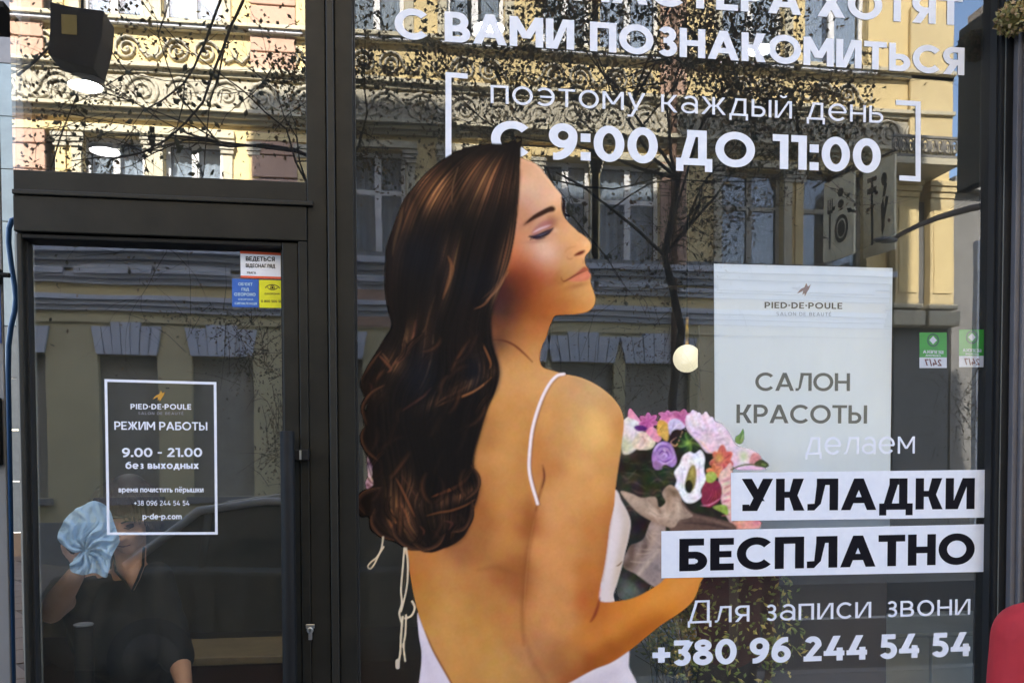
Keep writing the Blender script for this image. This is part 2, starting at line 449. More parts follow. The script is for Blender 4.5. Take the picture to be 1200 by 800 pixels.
MB().box(px1 - .25, YP - .004, Z(402, 5, YP), X(5.5, YP), YP - .001, Z(335, 5, YP)).build('notice', mat('blue_notice', lin((30, 80, 150)), .5, noise=12, col2=lin((20, 50, 110))), pp)
MB().box(px1 - .25, YP - .03, Z(545, 5, YP), X(5, YP), YP - .001, Z(466, 5, YP)).build('letter_box', BLACK, pp, bevel=.006)
hp = [at(a, b, .9) for a, b in ((19.5, 256), (14, 258), (10.5, 268), (10, 285), (13, 310), (17, 335), (18.5, 350), (17, 365), (13, 382), (10, 405), (9.5, 440))]
mb = MB(); mb.tube(hp + [Vector((hp[-1].x - .01, .9, 0.02))], .011, 10)
mb.tube([Vector((hp[0].x, .9, hp[0].z)), Vector((hp[0].x + .25, .9, hp[0].z + .02))], .011, 10)
tag(mb.build('hose', HOSE), 'blue rubber hose hanging in the passage at the left edge', 'hose')

# side blade board that stands out from the right post (it is what the display glass mirrors as a dark sloping slab)
yb = 1.05                                       # how far it stands out
BL = mat('dark_board', lin((92, 92, 82)), .6, noise=2, col2=lin((78, 78, 70)))
zb_top, zb_bot = Z(5, 1166, .03), Z(226, 1160, .12)
# ------------------------------------------------------------ a geometric sans drawn from rects, slanted bars and arcs
# glyph(w) -> (advance width, primitives); cap height 1, x height .72
XH = 0.72
def fR(x0, y0, x1, y1): return ('p', [(x0, y0), (x1, y0), (x1, y1), (x0, y1)])
def fP(x0, y0, x1, y1, h): return ('p', [(x0, y0), (x0 + h, y0), (x1 + h, y1), (x1, y1)])
def fA(cx, cy, rx, ry, a0, a1, w):
    n = max(4, int(abs(a1 - a0) / 9)); o = []; i_ = []
    for k in range(n + 1):
        a = R(a0 + (a1 - a0) * k / n)
        o.append((cx + rx * math.cos(a), cy + ry * math.sin(a))); i_.append((cx + (rx - w) * math.cos(a), cy + (ry - w) * math.sin(a)))
    return ('s', o, i_)
def diag_h(x0, y0, x1, y1, w):
    dx, dy = x1 - x0, y1 - y0
    return w * math.hypot(dx, dy) / abs(dy)
def bowl(x0, x1, y0, y1, w):
    """D-shaped bowl from stem x0 to x1"""
    r = (y1 - y0) / 2; cx = x1 - r
    out = []
    if cx > x0: out += [fR(x0, y0, cx, y0 + w * .92), fR(x0, y1 - w * .92, cx, y1)]
    else: cx = x0; 
    out.append(fA(cx, (y0 + y1) / 2, x1 - cx, r, -90, 90, w))
    return out
def glyph(c, w):
    O_, v = 1.0, w
    def ring(W_, y0=-.012, y1=1.012, x0=0): return [fA(x0 + W_ / 2, (y0 + y1) / 2, W_ / 2, (y1 - y0) / 2, 0, 360, v)]
    def slash(x0, y0, x1, y1):   # bar of thickness v
        h = diag_h(x0, y0, x1, y1, v); return fP(x0, y0, x1, y1, h)
    low = c.islower() or c in 'ьы' and c.islower()
    H = XH if (c.islower()) else 1.0
    C = c.upper() if c in 'взикмнптхшыьлжчягйі' else c
    k = .80 if H < 1 else 1.0
    if C in 'АA':
        if c == 'а': pass
        W_ = .86 + v * .35; h = v * 1.12
        return W_, [fP(0, 0, W_ / 2 - h / 2, 1, h), ('p', [(W_ - h, 0), (W_, 0), (W_ / 2 + h / 2, 1), (W_ / 2 - h / 2, 1)]), fR(W_ * .2, .22, W_ * .8, .22 + v * .85)]
    if C == 'Б': return .70, [fR(0, 0, v, 1), fR(v, 1 - v * .92, .62, 1), fR(v, .60 - v * .9, .3, .60)] + bowl(v, .70, 0, .60, v)
    if C == 'В' or c == 'B':
        s = H; return .70 * k, [fR(0, 0, v, s)] + bowl(v, .70 * k, 0, .55 * s, v) + bowl(v, .65 * k, .55 * s - v * .9, s, v)
    if C == 'Г': return .56 * k, [fR(0, 0, v, H), fR(v, H - v * .92, .56 * k, H)]
    if C in 'Дд':
        s = H; W_ = .86 * k if H < 1 else .90; b = .18
        return W_, [fR(0, -b, v * .85, v * .9), fR(W_ - v * .85, -b, W_, v * .9), fR(v * .85, 0, W_ - v * .85, v * .9), fR(W_ - v * 1.65, v * .9, W_ - v * .65, s),
                    fR(W_ * .30, s - v * .9, W_ - v * 1.65, s), ('p', [(v * .55, v * .9), (v * 1.5, v * .9), (W_ * .30 + v, s - v * .9), (W_ * .30, s - v * .9)])]
    if C in 'ЕE': return .60, [fR(0, 0, v, 1), fR(v, 0, .60, v * .9), fR(v, 1 - v * .9, .60, 1), fR(v, .5 - v * .42, .54, .5 + v * .42)]
    if c == 'É': return .60, [fR(0, 0, v, 1), fR(v, 0, .60, v * .9), fR(v, 1 - v * .9, .60, 1), fR(v, .5 - v * .42, .54, .5 + v * .42), fP(.25, 1.1, .38, 1.3, v)]
    if C == 'Ж':
        s = H; W_ = 1.12 * k; m = W_ / 2; h = v * 1.15
        return W_, [fR(m - v / 2, 0, m + v / 2, s), fP(0, 0, m * .62, s * .52, h), fP(m * .62, s * .48, 0.02, s, h),
                    ('p', [(W_ - h, 0), (W_, 0), (W_ - m * .62, s * .52), (W_ - m * .62 - h, s * .52)]), ('p', [(W_ - m * .62 - h, s * .48), (W_ - m * .62, s * .48), (W_ - .02, s), (W_ - h - .02, s)]), fR(m * .62, s * .5 - v * .4, W_ - m * .62, s * .5 + v * .4)]
    if C in 'З3' and c != '3':
        s = H; a = .62 * k
        return a, [fA(a - .29 * s, .28 * s, .29 * s, .29 * s, -150, 90, v * .95), fA(a - .30 * s, .73 * s, .27 * s, .28 * s, -90, 150, v * .95), fR(a * .35, .53 * s - v * .42, a * .62, .53 * s + v * .42)]
    if c == '3': return .62, [fA(.31, .31, .31, .32, -150, 90, v), fR(.2, .56 - v * .4, .36, .56 + v * .4), fR(.05, 1 - v * .92, .58, 1), slash(.27, .56, .46, 1 - v * .3)]
    if C in 'ИЙ' :
        s = H; W_ = .80 * k
        r = [fR(0, 0, v, s), fR(W_ - v, 0, W_, s), ('p', [(v * .6, 0), (v * .6 + v * .9, 0.0), (W_ - v * .6, s), (W_ - v * 1.5, s)])]
        if C == 'Й': r.append(fA(W_ / 2, s + .26, .15, .15, 200, 340, v * .75))
        return W_, r
    if C in 'К' or c == 'K' or c == 'к':
        s = H; W_ = .74 * k; h = v * 1.25
        return W_, [fR(0, 0, v, s), fR(v, s * .5 - v * .42, v + .16 * k, s * .5 + v * .42), ('p', [(W_ - h, 0), (W_, 0), (v + .16 * k + h * .5, s * .55), (v + .12 * k - h * .1, s * .5)]), ('p', [(v + .10 * k, s * .47), (v + .16 * k + h * .6, s * .47), (W_ - .02, s), (W_ - .02 - h, s)])]
    if c == 'Ц': return .84, [fR(0, 0, v, 1), fR(.76 - v, 0, .76, 1), fR(v, 0, .76 - v, v * .92), fR(.76, -.2, .76 + v * .7, v * .92)]
    if C == 'Л':
        s = H; W_ = .80 * k
        return W_, [fR(W_ - v, 0, W_, s), fR(W_ * .30, s - v * .9, W_ - v, s), ('p', [(v * .75, v * .2), (v * 1.55, v * .9), (W_ * .30 + v, s - v * .9), (W_ * .30, s - v * .9)]), ('p', [(0, 0), (v * .8, 0), (v * 1.56, v * .95), (v * .9, v * .95), (0, v * .9)])]
    if C == 'М' or c in 'Mm' and False:
        s = H; W_ = .94 * k; h = v * 1.1
        return W_, [fR(0, 0, v, s), fR(W_ - v, 0, W_, s), ('p', [(W_ / 2 - h * .5, s * .28), (W_ / 2 + h * .5, s * .28), (v * 1.05, s), (0, s)]), ('p', [(W_ / 2 - h * .5, s * .28), (W_ / 2 + h * .5, s * .28), (W_, s), (W_ - v * 1.05, s)])]
    if C in 'НH' or c == 'N':
        s = H; W_ = .76 * k
        if c == 'N': return W_, [fR(0, 0, v, s), fR(W_ - v, 0, W_, s), ('p', [(W_ - v * 1.5, 0), (W_ - v * .5, 0), (v * 1.5, s), (v * .5, s)])]
        return W_, [fR(0, 0, v, s), fR(W_ - v, 0, W_, s), fR(v, s * .5 - v * .45, W_ - v, s * .5 + v * .45)]
    if c in 'ОO': return 1.0, ring(1.0)
    if c == '0': return .74, ring(.74)
    if C == 'П': s = H; W_ = .76 * k; return W_, [fR(0, 0, v, s), fR(W_ - v, 0, W_, s), fR(v, s - v * .92, W_ - v, s)]
    if c in 'РP': return .68, [fR(0, 0, v, 1)] + bowl(v, .68, .34, 1, v)
    if c in 'СC': return .90, [fA(.50, .5, .50, .512, 42, 318, v)]
    if c == 'Є': return .90, [fA(.50, .5, .50, .512, 42, 318, v), fR(.2, .5 - v * .4, .7, .5 + v * .4)]
    if C == 'Т' or c == 'T': s = H; W_ = .72 * k; return W_, [fR(W_ / 2 - v / 2, 0, W_ / 2 + v / 2, s), fR(0, s - v * .92, W_, s)]
    if c == 'У': W_ = .80; h = v * 1.15; return W_, [fP(.14, v * .0, W_ - h, 1, h), ('p', [(.33, .34), (.33 + h, .30), (h, 1), (0, 1)]), fR(.02, 0, .2, v * .9)]
    if C == 'Х' or c == 'X': s = H; W_ = .78 * k; h = v * 1.25; return W_, [fP(0, 0, W_ - h, s, h), fP(W_ - h, 0, 0, s, h)]
    if C == 'Ь': s = H; return .68 * k, [fR(0, 0, v, s)] + bowl(v, .68 * k, 0, .62 * s, v)
    if C == 'Ы': s = H; W_ = .92 * k; return W_, [fR(0, 0, v, s), fR(W_ - v, 0, W_, s)] + bowl(v, .64 * k, 0, .62 * s, v)
    if C == 'Я':
        s = H; W_ = .70 * k; b = []
        for p in bowl(v, W_, .34 * s, s, v):
            if p[0] == 'p': b.append(('p', [(W_ - x, y) for x, y in p[1]][::-1]))
            else: b.append(('s', [(W_ - x, y) for x, y in p[1]], [(W_ - x, y) for x, y in p[2]]))
        return W_, [fR(W_ - v, 0, W_, s)] + b + [fP(0, 0, W_ * .42 - v * .3, .38 * s, v * 1.2)]
    if C in 'ІI': return v, [fR(0, 0, v, H)] + ([fR(0, .86, v, .86 + v)] if c == 'і' else [])
    if c == 'D': return .80, [fR(0, 0, v, 1)] + bowl(v, .80, 0, 1, v)
    if c == 'U': return .74, [fR(0, .36, v, 1), fR(.74 - v, .36, .74, 1), fA(.37, .36, .37, .37, 180, 360, v)]
    if c == 'L': return .56, [fR(0, 0, v, 1), fR(v, 0, .56, v * .92)]
    if c == 'S': return .64, [fA(.32, .72, .30, .29, 30, 270, v * .95), fA(.32, .27, .31, .28, -150, 90, v * .95)]
    # lower case with their own shapes
    xh = XH
    def o_(W_=.68, x0=0): return [fA(x0 + W_ / 2, xh / 2, W_ / 2, xh / 2 + .012, 0, 360, v)]
    if c == 'о' or c == 'o': return .70, o_(.70)
    if c == 'а': return .60, [fA(.29, .22, .29, .23, 0, 360, v * .9), fR(.60 - v, 0, .60, .44), fA(.32, .44, .28, .29, 0, 140, v * .95)]
    if c == 'б': return .70, [fA(.35, .36, .35, .37, 0, 360, v), fA(.52, .45, .52, .50, 110, 180, v), fR(.33, .95 - v * .8, .6, .95)]
    if c in 'её' or c == 'e':
        r = [fA(.35, xh / 2, .35, xh / 2 + .012, 0, 320, v), fR(v * .7, xh / 2 - v * .4, .70 - v * .3, xh / 2 + v * .4)]
        if c == 'ё': r += [fR(.14, .86, .14 + v, .86 + v), fR(.44, .86, .44 + v, .86 + v)]
        return .70, r
    if c == 'р' or c == 'p': return .72, [fR(0, -.26, v, xh), fA(.36, xh / 2, .36, xh / 2 + .012, 0, 360, v)]
    if c == 'd': return .72, [fR(.72 - v, 0, .72, 1.0), fA(.36, xh / 2, .36, xh / 2 + .012, 0, 360, v)]
    if c == 'с' or c == 'c': return .62, [fA(.35, xh / 2, .35, xh / 2 + .012, 45, 315, v)]
    if c == 'm': return .98, [fR(0, 0, v, xh), fR(.49 - v / 2, 0, .49 + v / 2, .42), fR(.98 - v, 0, .98, .42), fA(.245 + v / 4, .42, .245 + v / 4, .31, 0, 180, v), fA(.735 - v / 4, .42, .245 + v / 4, .31, 0, 180, v)]
    if c == 'у': h = v * 1.1; return .64, [fP(.08, -.26, .64 - h, xh, h), ('p', [(.27, .03), (.27 + h, .0), (h, xh), (0, xh)]), fR(0, -.26, .12, -.26 + v * .85)]
    if c == 'э': return .62, [fA(.27, xh / 2, .35, xh / 2 + .012, -135, 135, v), fR(.12, xh / 2 - v * .4, .6, xh / 2 + v * .4)]
    if c == 'ч' or c == 'Ч': return .60, [fR(.60 - v, 0, .60, xh), fA(.28, xh * .62, .28, .30, 180, 290, v), fR(0, xh * .62, v, xh), fR(.3, .17, .60 - v, .17 + v * .9)]
    if c == 'ш' or c == 'Ш': return .98, [fR(0, 0, v, xh), fR(.49 - v / 2, 0, .49 + v / 2, xh), fR(.98 - v, 0, .98, xh), fR(v, 0, .98 - v, v * .9)]
    # digits
    if c == '1': return .40, [fR(.40 - v, 0, .40, 1), fR(0, 1 - v * .92, .40 - v, 1)]
    if c == '2': return .64, [fR(0, 0, .64, v * .92), fA(.33, .69, .30, .32, 0, 160, v), ('p', [(.0, v * .5), (v * 1.35, v * .8), (.63, .62), (.635, .70), (.63 - v, .69)])]
    if c == '4': return .74, [fR(0, .20, .74, .20 + v * .9), fR(.46, 0, .46 + v, .52), fP(.0, .22, .34, 1, v * 1.18)]
    if c == '5': return .64, [fA(.31, .33, .33, .345, -150, 100, v), fR(.08, 1 - v * .92, .58, 1), fP(.05, .47, .08, 1 - v * .5, v), fR(.06, .67 - v * .95, .3, .67)]
    if c in '69':
        r = [fA(.34, .33, .34, .345, 0, 360, v), fA(.53, .36, .53, .66, 98, 180, v), fR(.44, 1.012 - v * .92, .58, 1.012)]
        if c == '9': r = [('p', [(.68 - x, 1 - y) for x, y in p[1]]) if p[0] == 'p' else ('s', [(.68 - x, 1 - y) for x, y in p[1]], [(.68 - x, 1 - y) for x, y in p[2]]) for p in r]
        return .68, r
    if c == '7': return .62, [fR(0, 1 - v * .92, .62, 1), fP(.10, 0, .62 - v * 1.1, 1 - v * .5, v * 1.1)]
    if c == '8': return .68, [fA(.34, .29, .34, .302, 0, 360, v), fA(.34, .76, .29, .25, 0, 360, v * .95)]
    if c == ':': return v * 1.1, [fR(0, 0, v * 1.1, v * 1.1), fR(0, .52, v * 1.1, .52 + v * 1.1)]
    if c == '.': return v * 1.1, [fR(0, 0, v * 1.1, v * 1.1)]
    if c == '·': return v * 1.1, [fR(0, .5 - v * .55, v * 1.1, .5 + v * .55)]
    if c == '-': return .36, [fR(0, .38, .36, .38 + v * .9)]
    if c == '+': return .60, [fR(0, .44 - v / 2, .60, .44 + v / 2), fR(.3 - v / 2, .14, .3 + v / 2, .74)]
    if c == '/': return .5, [fP(0, -.05, .5 - v, 1.05, v)]
    if c == "'": return v, [fR(0, .75, v, 1.0)]
    return .3, []

def write(text, x, z, width, cap, y, m, parent, name='lettering', w=.2, dz=0.0, gap=None, facing=-1, italic=0.0, **kw):
    """One line of lettering as thin film; left baseline (x,z), total width, cap height in metres; dz is the rise over the width."""
    gap = gap if gap is not None else (.075 if w > .15 else .13)
    items = []; cur = 0.0
    for ch in text:
        if ch == ' ': cur += .30 + gap; continue
        a, pr = glyph(ch, w)
        items.append((cur, pr)); cur += a + gap
    cur -= gap
    sx = width / cur
    mb = MB(); n = 0
    for off, pr in items:
        for p in pr:
            yy = y + facing * 2.5e-5 * (n % 9); n += 1
            def T(q):
                u = (q[0] + off) * sx; return (x + u, yy, z + q[1] * cap + dz * u / width)
            if p[0] == 'p':
                mb.add([T(q) for q in p[1]], [tuple(range(len(p[1])))])
            else:
                o, i_ = p[1], p[2]; L = len(o)
                mb.add([T(q) for q in o] + [T(q) for q in i_], [(k, k + 1, k + 1 + L, k + L) for k in range(L - 1)])
    return mb.build(name, m, parent, **kw)
def write_px(text, p0, p1, cap_px, y, m, parent, w=.2, name='lettering', gap=None, **kw):
    a, b = at(p0[0], p0[1], y), at(p1[0], p1[1], y)
    mx = ((p0[0] + p1[0]) / 2, (p0[1] + p1[1]) / 2)
    cap = at(mx[0], mx[1] - cap_px, y).z - at(mx[0], mx[1], y).z
    return write(text, a.x, a.z, b.x - a.x, cap, y, m, parent, name, w, b.z - a.z, gap, **kw)
def film(pts, y, m, name, parent=None, th=.0003, **kw):
    """thin film with the outline given as measured points on the plane y"""
    P = [at(a, b, y) for a, b in pts]
    if len(P) > 2 and sum((P[i].x * P[(i + 1) % len(P)].z - P[(i + 1) % len(P)].x * P[i].z) for i in range(len(P))) < 0: P = P[::-1]
    return MB().prism([(p.x, p.z) for p in P], 'y', y, y + th).build(name, m, parent, **kw)
# ------------------------------------------------------------ the printed picture on the display pane
# A cut-out vinyl print. Its picture is computed here on a fine grid and stored as the print's own colours.
PX0, PY0, PW, PH = 412, 158, 492, 680
YY, XX = np.mgrid[0:PH, 0:PW].astype(np.float64)
XX += PX0 + .5; YY += PY0 + .5
RGB = np.zeros((PH, PW, 3)); ALP = np.zeros((PH, PW)); CLS = np.zeros((PH, PW), int)
def blur(a, s):
    if s <= 0: return a
    r = max(1, int(s * 3)); k = np.exp(-.5 * (np.arange(-r, r + 1) / s) ** 2); k /= k.sum()
    for ax in (0, 1):
        p = np.pad(a, [(r, r) if i == ax else (0, 0) for i in range(a.ndim)], mode='edge')
        o = np.zeros_like(a)
        for i, w in enumerate(k):
            sl_ = [slice(None)] * a.ndim; sl_[ax] = slice(i, i + a.shape[ax]); o += w * p[tuple(sl_)]
        a = o
    return a
def spline(pts, closed=True, n=6):
    P = np.array(pts, float); N = len(P); out = []
    for i in range(N if closed else N - 1):
        p0, p1, p2, p3 = (P[(i - 1) % N], P[i], P[(i + 1) % N], P[(i + 2) % N]) if closed else (P[max(i - 1, 0)], P[i], P[i + 1], P[min(i + 2, N - 1)])
        for t in np.arange(n) / n:
            out.append(.5 * ((2 * p1) + (-p0 + p2) * t + (2 * p0 - 5 * p1 + 4 * p2 - p3) * t * t + (-p0 + 3 * p1 - 3 * p2 + p3) * t ** 3))
    if not closed: out.append(P[-1])
    return np.array(out)
def pmask(pts, soft=.45, smooth=True):
    P = spline(pts) if smooth else np.array(pts, float)
    x0, y0 = np.floor(P.min(0) - 12 - soft * 3).astype(int); x1, y1 = np.ceil(P.max(0) + 12 + soft * 3).astype(int)
    c0, c1, r0_, r1_ = max(x0 - PX0, 0), min(x1 - PX0, PW), max(y0 - PY0, 0), min(y1 - PY0, PH)
    m = np.zeros((PH, PW))
    if c1 <= c0 or r1_ <= r0_: return m
    ns = 3; sub = np.zeros((r1_ - r0_, c1 - c0))
    for oy in range(ns):
        ys = YY[r0_:r1_, 0] - .5 + (oy + .5) / ns
        xs = XX[0, c0:c1]
        ex = P; ey = np.roll(P, -1, 0)
        for r, yv in enumerate(ys):
            k = (ex[:, 1] > yv) != (ey[:, 1] > yv)
            if not k.any(): continue
            a, b = ex[k], ey[k]
            xi = np.sort(a[:, 0] + (yv - a[:, 1]) * (b[:, 0] - a[:, 0]) / (b[:, 1] - a[:, 1]))
            for q in range(0, len(xi) - 1, 2):
                sub[r] += np.clip(xs + .5 - xi[q], 0, 1) - np.clip(xs + .5 - xi[q + 1], 0, 1)
    m[r0_:r1_, c0:c1] = np.clip(sub / ns, 0, 1)
    return blur(m, soft) if soft > .3 else m
def put(m, col, cls=None, solid=True):
    global RGB, ALP
    col = np.asarray(col, float)
    c = col if col.ndim == 3 else np.broadcast_to(col, RGB.shape)
    if solid:
        A = m + ALP * (1 - m)
        k = np.where(A > 1e-4, m / np.maximum(A, 1e-4), 0)[..., None]
        RGB = RGB * (1 - k) + c * k; ALP = A
        if cls is not None: CLS[m > .5] = cls
    else: RGB = RGB * (1 - m[..., None]) + c * m[..., None]
def field(pts, sig=24):
    P = np.array(pts, float); st = 6
    gy, gx = YY[::st, ::st], XX[::st, ::st]
    w = 0; c = 0
    d = ((gx[..., None] - P[:, 0]) ** 2 + (gy[..., None] - P[:, 1]) ** 2)
    d -= d.min(-1, keepdims=True) * .92
    w = np.exp(-d / (2 * sig * sig)) + 1e-9
    c = (w[..., None] * P[:, 2:]).sum(-2) / w.sum(-1)[..., None]
    full = np.repeat(np.repeat(c, st, 0), st, 1)[:PH, :PW]
    return blur(full, st * .75)
def seg(pts, wid, col, a=1.0, soft=.5, taper=True, cls=None, solid=False):
    """brush stroke along a smooth curve"""
    P = spline(pts, False, 8); n = len(P)
    x0, y0 = np.floor(P.min(0) - wid * 2 - 5).astype(int); x1, y1 = np.ceil(P.max(0) + wid * 2 + 5).astype(int)
    c0, c1, r0_, r1_ = max(x0 - PX0, 0), min(x1 - PX0, PW), max(y0 - PY0, 0), min(y1 - PY0, PH)
    if c1 <= c0 or r1_ <= r0_: return
    gx, gy = XX[r0_:r1_, c0:c1], YY[r0_:r1_, c0:c1]
    best = np.full(gx.shape, 1e9)
    for i in range(n - 1):
        a_, b_ = P[i], P[i + 1]; d = b_ - a_; L2 = max(d @ d, 1e-9)
        t = np.clip(((gx - a_[0]) * d[0] + (gy - a_[1]) * d[1]) / L2, 0, 1)
        dist = np.hypot(gx - a_[0] - t * d[0], gy - a_[1] - t * d[1])
        u = (i + t) / (n - 1)
        wl = wid * (np.sin(np.pi * np.clip(u, .03, .97)) ** .6 if taper else 1)
        best = np.minimum(best, dist - wl / 2)
    m = np.zeros((PH, PW)); m[r0_:r1_, c0:c1] = np.clip(.5 - best / (2 * soft), 0, 1) * a
    put(m, col, cls, solid)
def glow(x, y, sx, sy, col, a, ang=0, within=None):
    c, s = math.cos(R(ang)), math.sin(R(ang))
    u = (XX - x) * c + (YY - y) * s; v = -(XX - x) * s + (YY - y) * c
    m = a * np.exp(-.5 * ((u / sx) ** 2 + (v / sy) ** 2))
    if within is not None: m = m * within
    put(m, col, solid=False)

SKIN_C, DRESS_C, HAIR_C, BOUQ_C, CORD_C, WRAP_C, GARL_C, HEM_C, STRAP_C = 1, 2, 3, 4, 5, 6, 7, 8, 9
# --- bouquet behind everything
put(pmask([(724, 520), (745, 505), (790, 500), (826, 520), (858, 560), (857, 618), (800, 622), (778, 640), (760, 690), (735, 704), (722, 690), (735, 640), (738, 606), (723, 580)], .6), (38, 38, 30), BOUQ_C)
for (x, y, c, a) in ((742, 560, (66, 62, 44), .8), (765, 575, (48, 52, 34), .7), (750, 548, (30, 34, 22), .9), (790, 560, (52, 58, 36), .6), (735, 585, (72, 62, 50), .7), (748, 615, (36, 30, 30), .8), (738, 690, (110, 118, 112), .8), (730, 698, (90, 100, 92), .8), (760, 560, (40, 48, 26), .8)):
    glow(x, y, 12, 7, c, a, rng.randint(-40, 40))
bq = (ALP > .5).astype(float)
for i in range(40):
    x, y = rng.uniform(728, 800), rng.uniform(540, 600)
    seg([(x, y), (x + rng.uniform(5, 14), y + rng.uniform(-5, 6)), (x + rng.uniform(14, 24), y + rng.uniform(-6, 10))], 2.2, [(70, 76, 46), (24, 26, 18), (92, 84, 62)][i % 3], .6, .9)
# flowers
def petals(cx, cy, n, r, col, col2, w=.42, a0=0, sq=1.0, edge=None):
    for k in range(n):
        a = R(a0 + 360 * k / n); jr = r * rng.uniform(.85, 1.1)
        ca_, sa_ = math.cos(a), math.sin(a) * sq; px_, py_ = -math.sin(a), math.cos(a) * sq
        P = [(cx, cy), (cx + ca_ * jr * .5 + px_ * jr * w, cy + sa_ * jr * .5 + py_ * jr * w), (cx + ca_ * jr + px_ * jr * w * .4, cy + sa_ * jr + py_ * jr * w * .4), (cx + ca_ * jr - px_ * jr * w * .4, cy + sa_ * jr - py_ * jr * w * .4), (cx + ca_ * jr * .5 - px_ * jr * w, cy + sa_ * jr * .5 - py_ * jr * w)]
        f = rng.uniform(.88, 1.08)
        m = pmask(P, .5); put(m, np.clip(np.array(col) * f, 0, 255), BOUQ_C)
        seg([(cx, cy), (cx + ca_ * jr * .8, cy + sa_ * jr * .8)], 1.4, col2, .55, .6)
        if edge: seg([P[1], P[2], P[3]], 1.0, edge, .6, .4)
put(pmask([(729, 500), (733, 490), (742, 487), (751, 496), (754, 512), (748, 524), (736, 532), (729, 528)], .5), (226, 214, 206), BOUQ_C)
glow(733, 522, 6, 8, (196, 186, 130), .7); glow(744, 496, 4, 6, (240, 232, 232), .7)
put(pmask([(736, 488), (738, 478), (744, 484), (751, 494), (745, 492)], .4), (226, 140, 172), BOUQ_C)
put(pmask([(741, 518), (748, 508), (757, 506), (766, 514), (768, 520), (762, 526), (750, 527), (743, 524)], .5), (228, 204, 172), BOUQ_C)
seg([(746, 514), (752, 511), (756, 517), (752, 521)], 1.4, (196, 158, 124), .7); seg([(756, 512), (763, 517), (760, 523)], 1.2, (240, 226, 204), .9)
petals(760, 494, 7, 11, (206, 92, 156), (160, 52, 116), .3, 10, .9, (232, 150, 196))
put(pmask([(743, 500), (748, 498), (755, 499), (760, 503), (752, 505), (746, 504)], .5), (88, 40, 118), BOUQ_C)
petals(784, 488, 7, 12, (222, 120, 172), (176, 70, 130), .32, 0, .7, (240, 180, 208))
petals(800, 490, 7, 13, (208, 98, 150), (160, 56, 112), .34, 20, .75, (236, 170, 200))
put(pmask([(757, 505), (764, 500), (772, 506), (775, 514), (770, 518), (763, 513)], .4), (232, 140, 168), BOUQ_C)
put(pmask([(771, 494), (776, 492), (783, 497), (784, 508), (782, 517), (776, 513), (770, 507)], .6), (222, 166, 60), BOUQ_C)
for k in range(9): seg([(777, 497 + k), (772 + k * 1.2, 503 + k)], 1.1, [(240, 200, 80), (176, 108, 30)][k % 2], .8, .4)
put(pmask([(783, 496), (790, 490), (798, 493), (803, 500), (798, 503), (792, 507), (786, 512)], .5), (204, 190, 226), BOUQ_C)
seg([(786, 508), (791, 500), (798, 495)], 1.2, (236, 228, 244), .9); seg([(790, 493), (788, 503)], 1, (150, 128, 190), .6)
put(pmask([(787, 506), (796, 503), (800, 512), (796, 524), (788, 530), (784, 520)], .5), (40, 24, 22), BOUQ_C)
seg([(800, 504), (797, 513), (792, 522), (786, 518), (793, 512)], 1.6, (226, 158, 118), .85, .5)
for k in range(16):
    a = R(-160 + k * 22); x, y = 808, 518
    seg([(x, y), (x + math.cos(a) * 9, y + math.sin(a) * 8), (x + math.cos(a + .2) * 15, y + math.sin(a + .2) * 12)], 3.4, [(44, 66, 30), (30, 44, 24), (76, 108, 44)][k % 3], 1, .5, cls=BOUQ_C, solid=True)
glow(806, 519, 3.5, 3, (150, 186, 64), .95)
# purple rose
put(pmask([(764, 534), (768, 522), (776, 517), (786, 520), (791, 530), (793, 541), (788, 547), (779, 544), (772, 550), (766, 547)], .5), (168, 124, 192), BOUQ_C)
put(pmask([(768, 540), (774, 543), (776, 549), (770, 550), (765, 545)], .6), (140, 100, 140), BOUQ_C)
for P, c in (([(768, 530), (774, 523), (783, 524), (787, 531)], (112, 58, 158)), ([(772, 533), (776, 528), (782, 530), (784, 535)], (104, 50, 150)), ([(775, 534), (779, 531), (781, 534), (778, 537)], (210, 180, 228)),
             ([(770, 537), (778, 541), (787, 537)], (108, 56, 150)), ([(766, 528), (773, 520), (782, 520)], (206, 170, 226)), ([(772, 539), (780, 543), (789, 538)], (206, 176, 226)), ([(785, 543), (790, 536), (789, 528)], (196, 160, 214)), ([(777, 526), (780, 529)], (222, 200, 236))):
    seg(P, 1.8, c, .9, .5)
# big pale chrysanthemum
put(pmask([(803, 492), (808, 484), (815, 481), (820, 486), (828, 484), (836, 492), (846, 497), (855, 508), (864, 522), (884, 528), (894, 540), (886, 546), (862, 548), (850, 536), (840, 530), (828, 530), (818, 518), (806, 505)], .6), (226, 196, 210), BOUQ_C)
for k in range(60):
    a = rng.uniform(-2.9, 1.0); cx, cy = 832, 514; r_ = rng.uniform(10, 28)
    x, y = cx + math.cos(a) * r_ * .9, cy + math.sin(a) * r_ * .9
    if y > 530 and x < 850: continue
    seg([(cx + math.cos(a) * r_ * .4, cy + math.sin(a) * r_ * .4), (x, y)], 3.0, [(238, 214, 226), (212, 178, 198), (196, 158, 184), (244, 226, 232)][k % 4], .6, .8)
for (x, y) in ((806, 488), (812, 482), (819, 485), (827, 484), (834, 490)): seg([(x + 6, y + 16), (x, y)], 4.2, (238, 214, 232), .95, .6, False, BOUQ_C, True)
seg([(815, 512), (824, 520), (834, 530), (846, 524)], 2.2, (236, 196, 180), .9)
petals(846, 540, 7, 15, (212, 88, 74), (150, 40, 40), .34, 15, 1.15, (238, 168, 140))
petals(838, 552, 5, 9, (226, 120, 70), (170, 66, 40), .34, 40, 1.1, (244, 180, 130))
glow(843, 537, 4, 4, (240, 176, 70), .9); glow(835, 553, 4, 4, (232, 150, 60), .6)
put(pmask([(843, 556), (850, 548), (858, 546), (859, 610), (852, 606), (846, 590), (842, 572)], .5), (226, 176, 168), BOUQ_C)
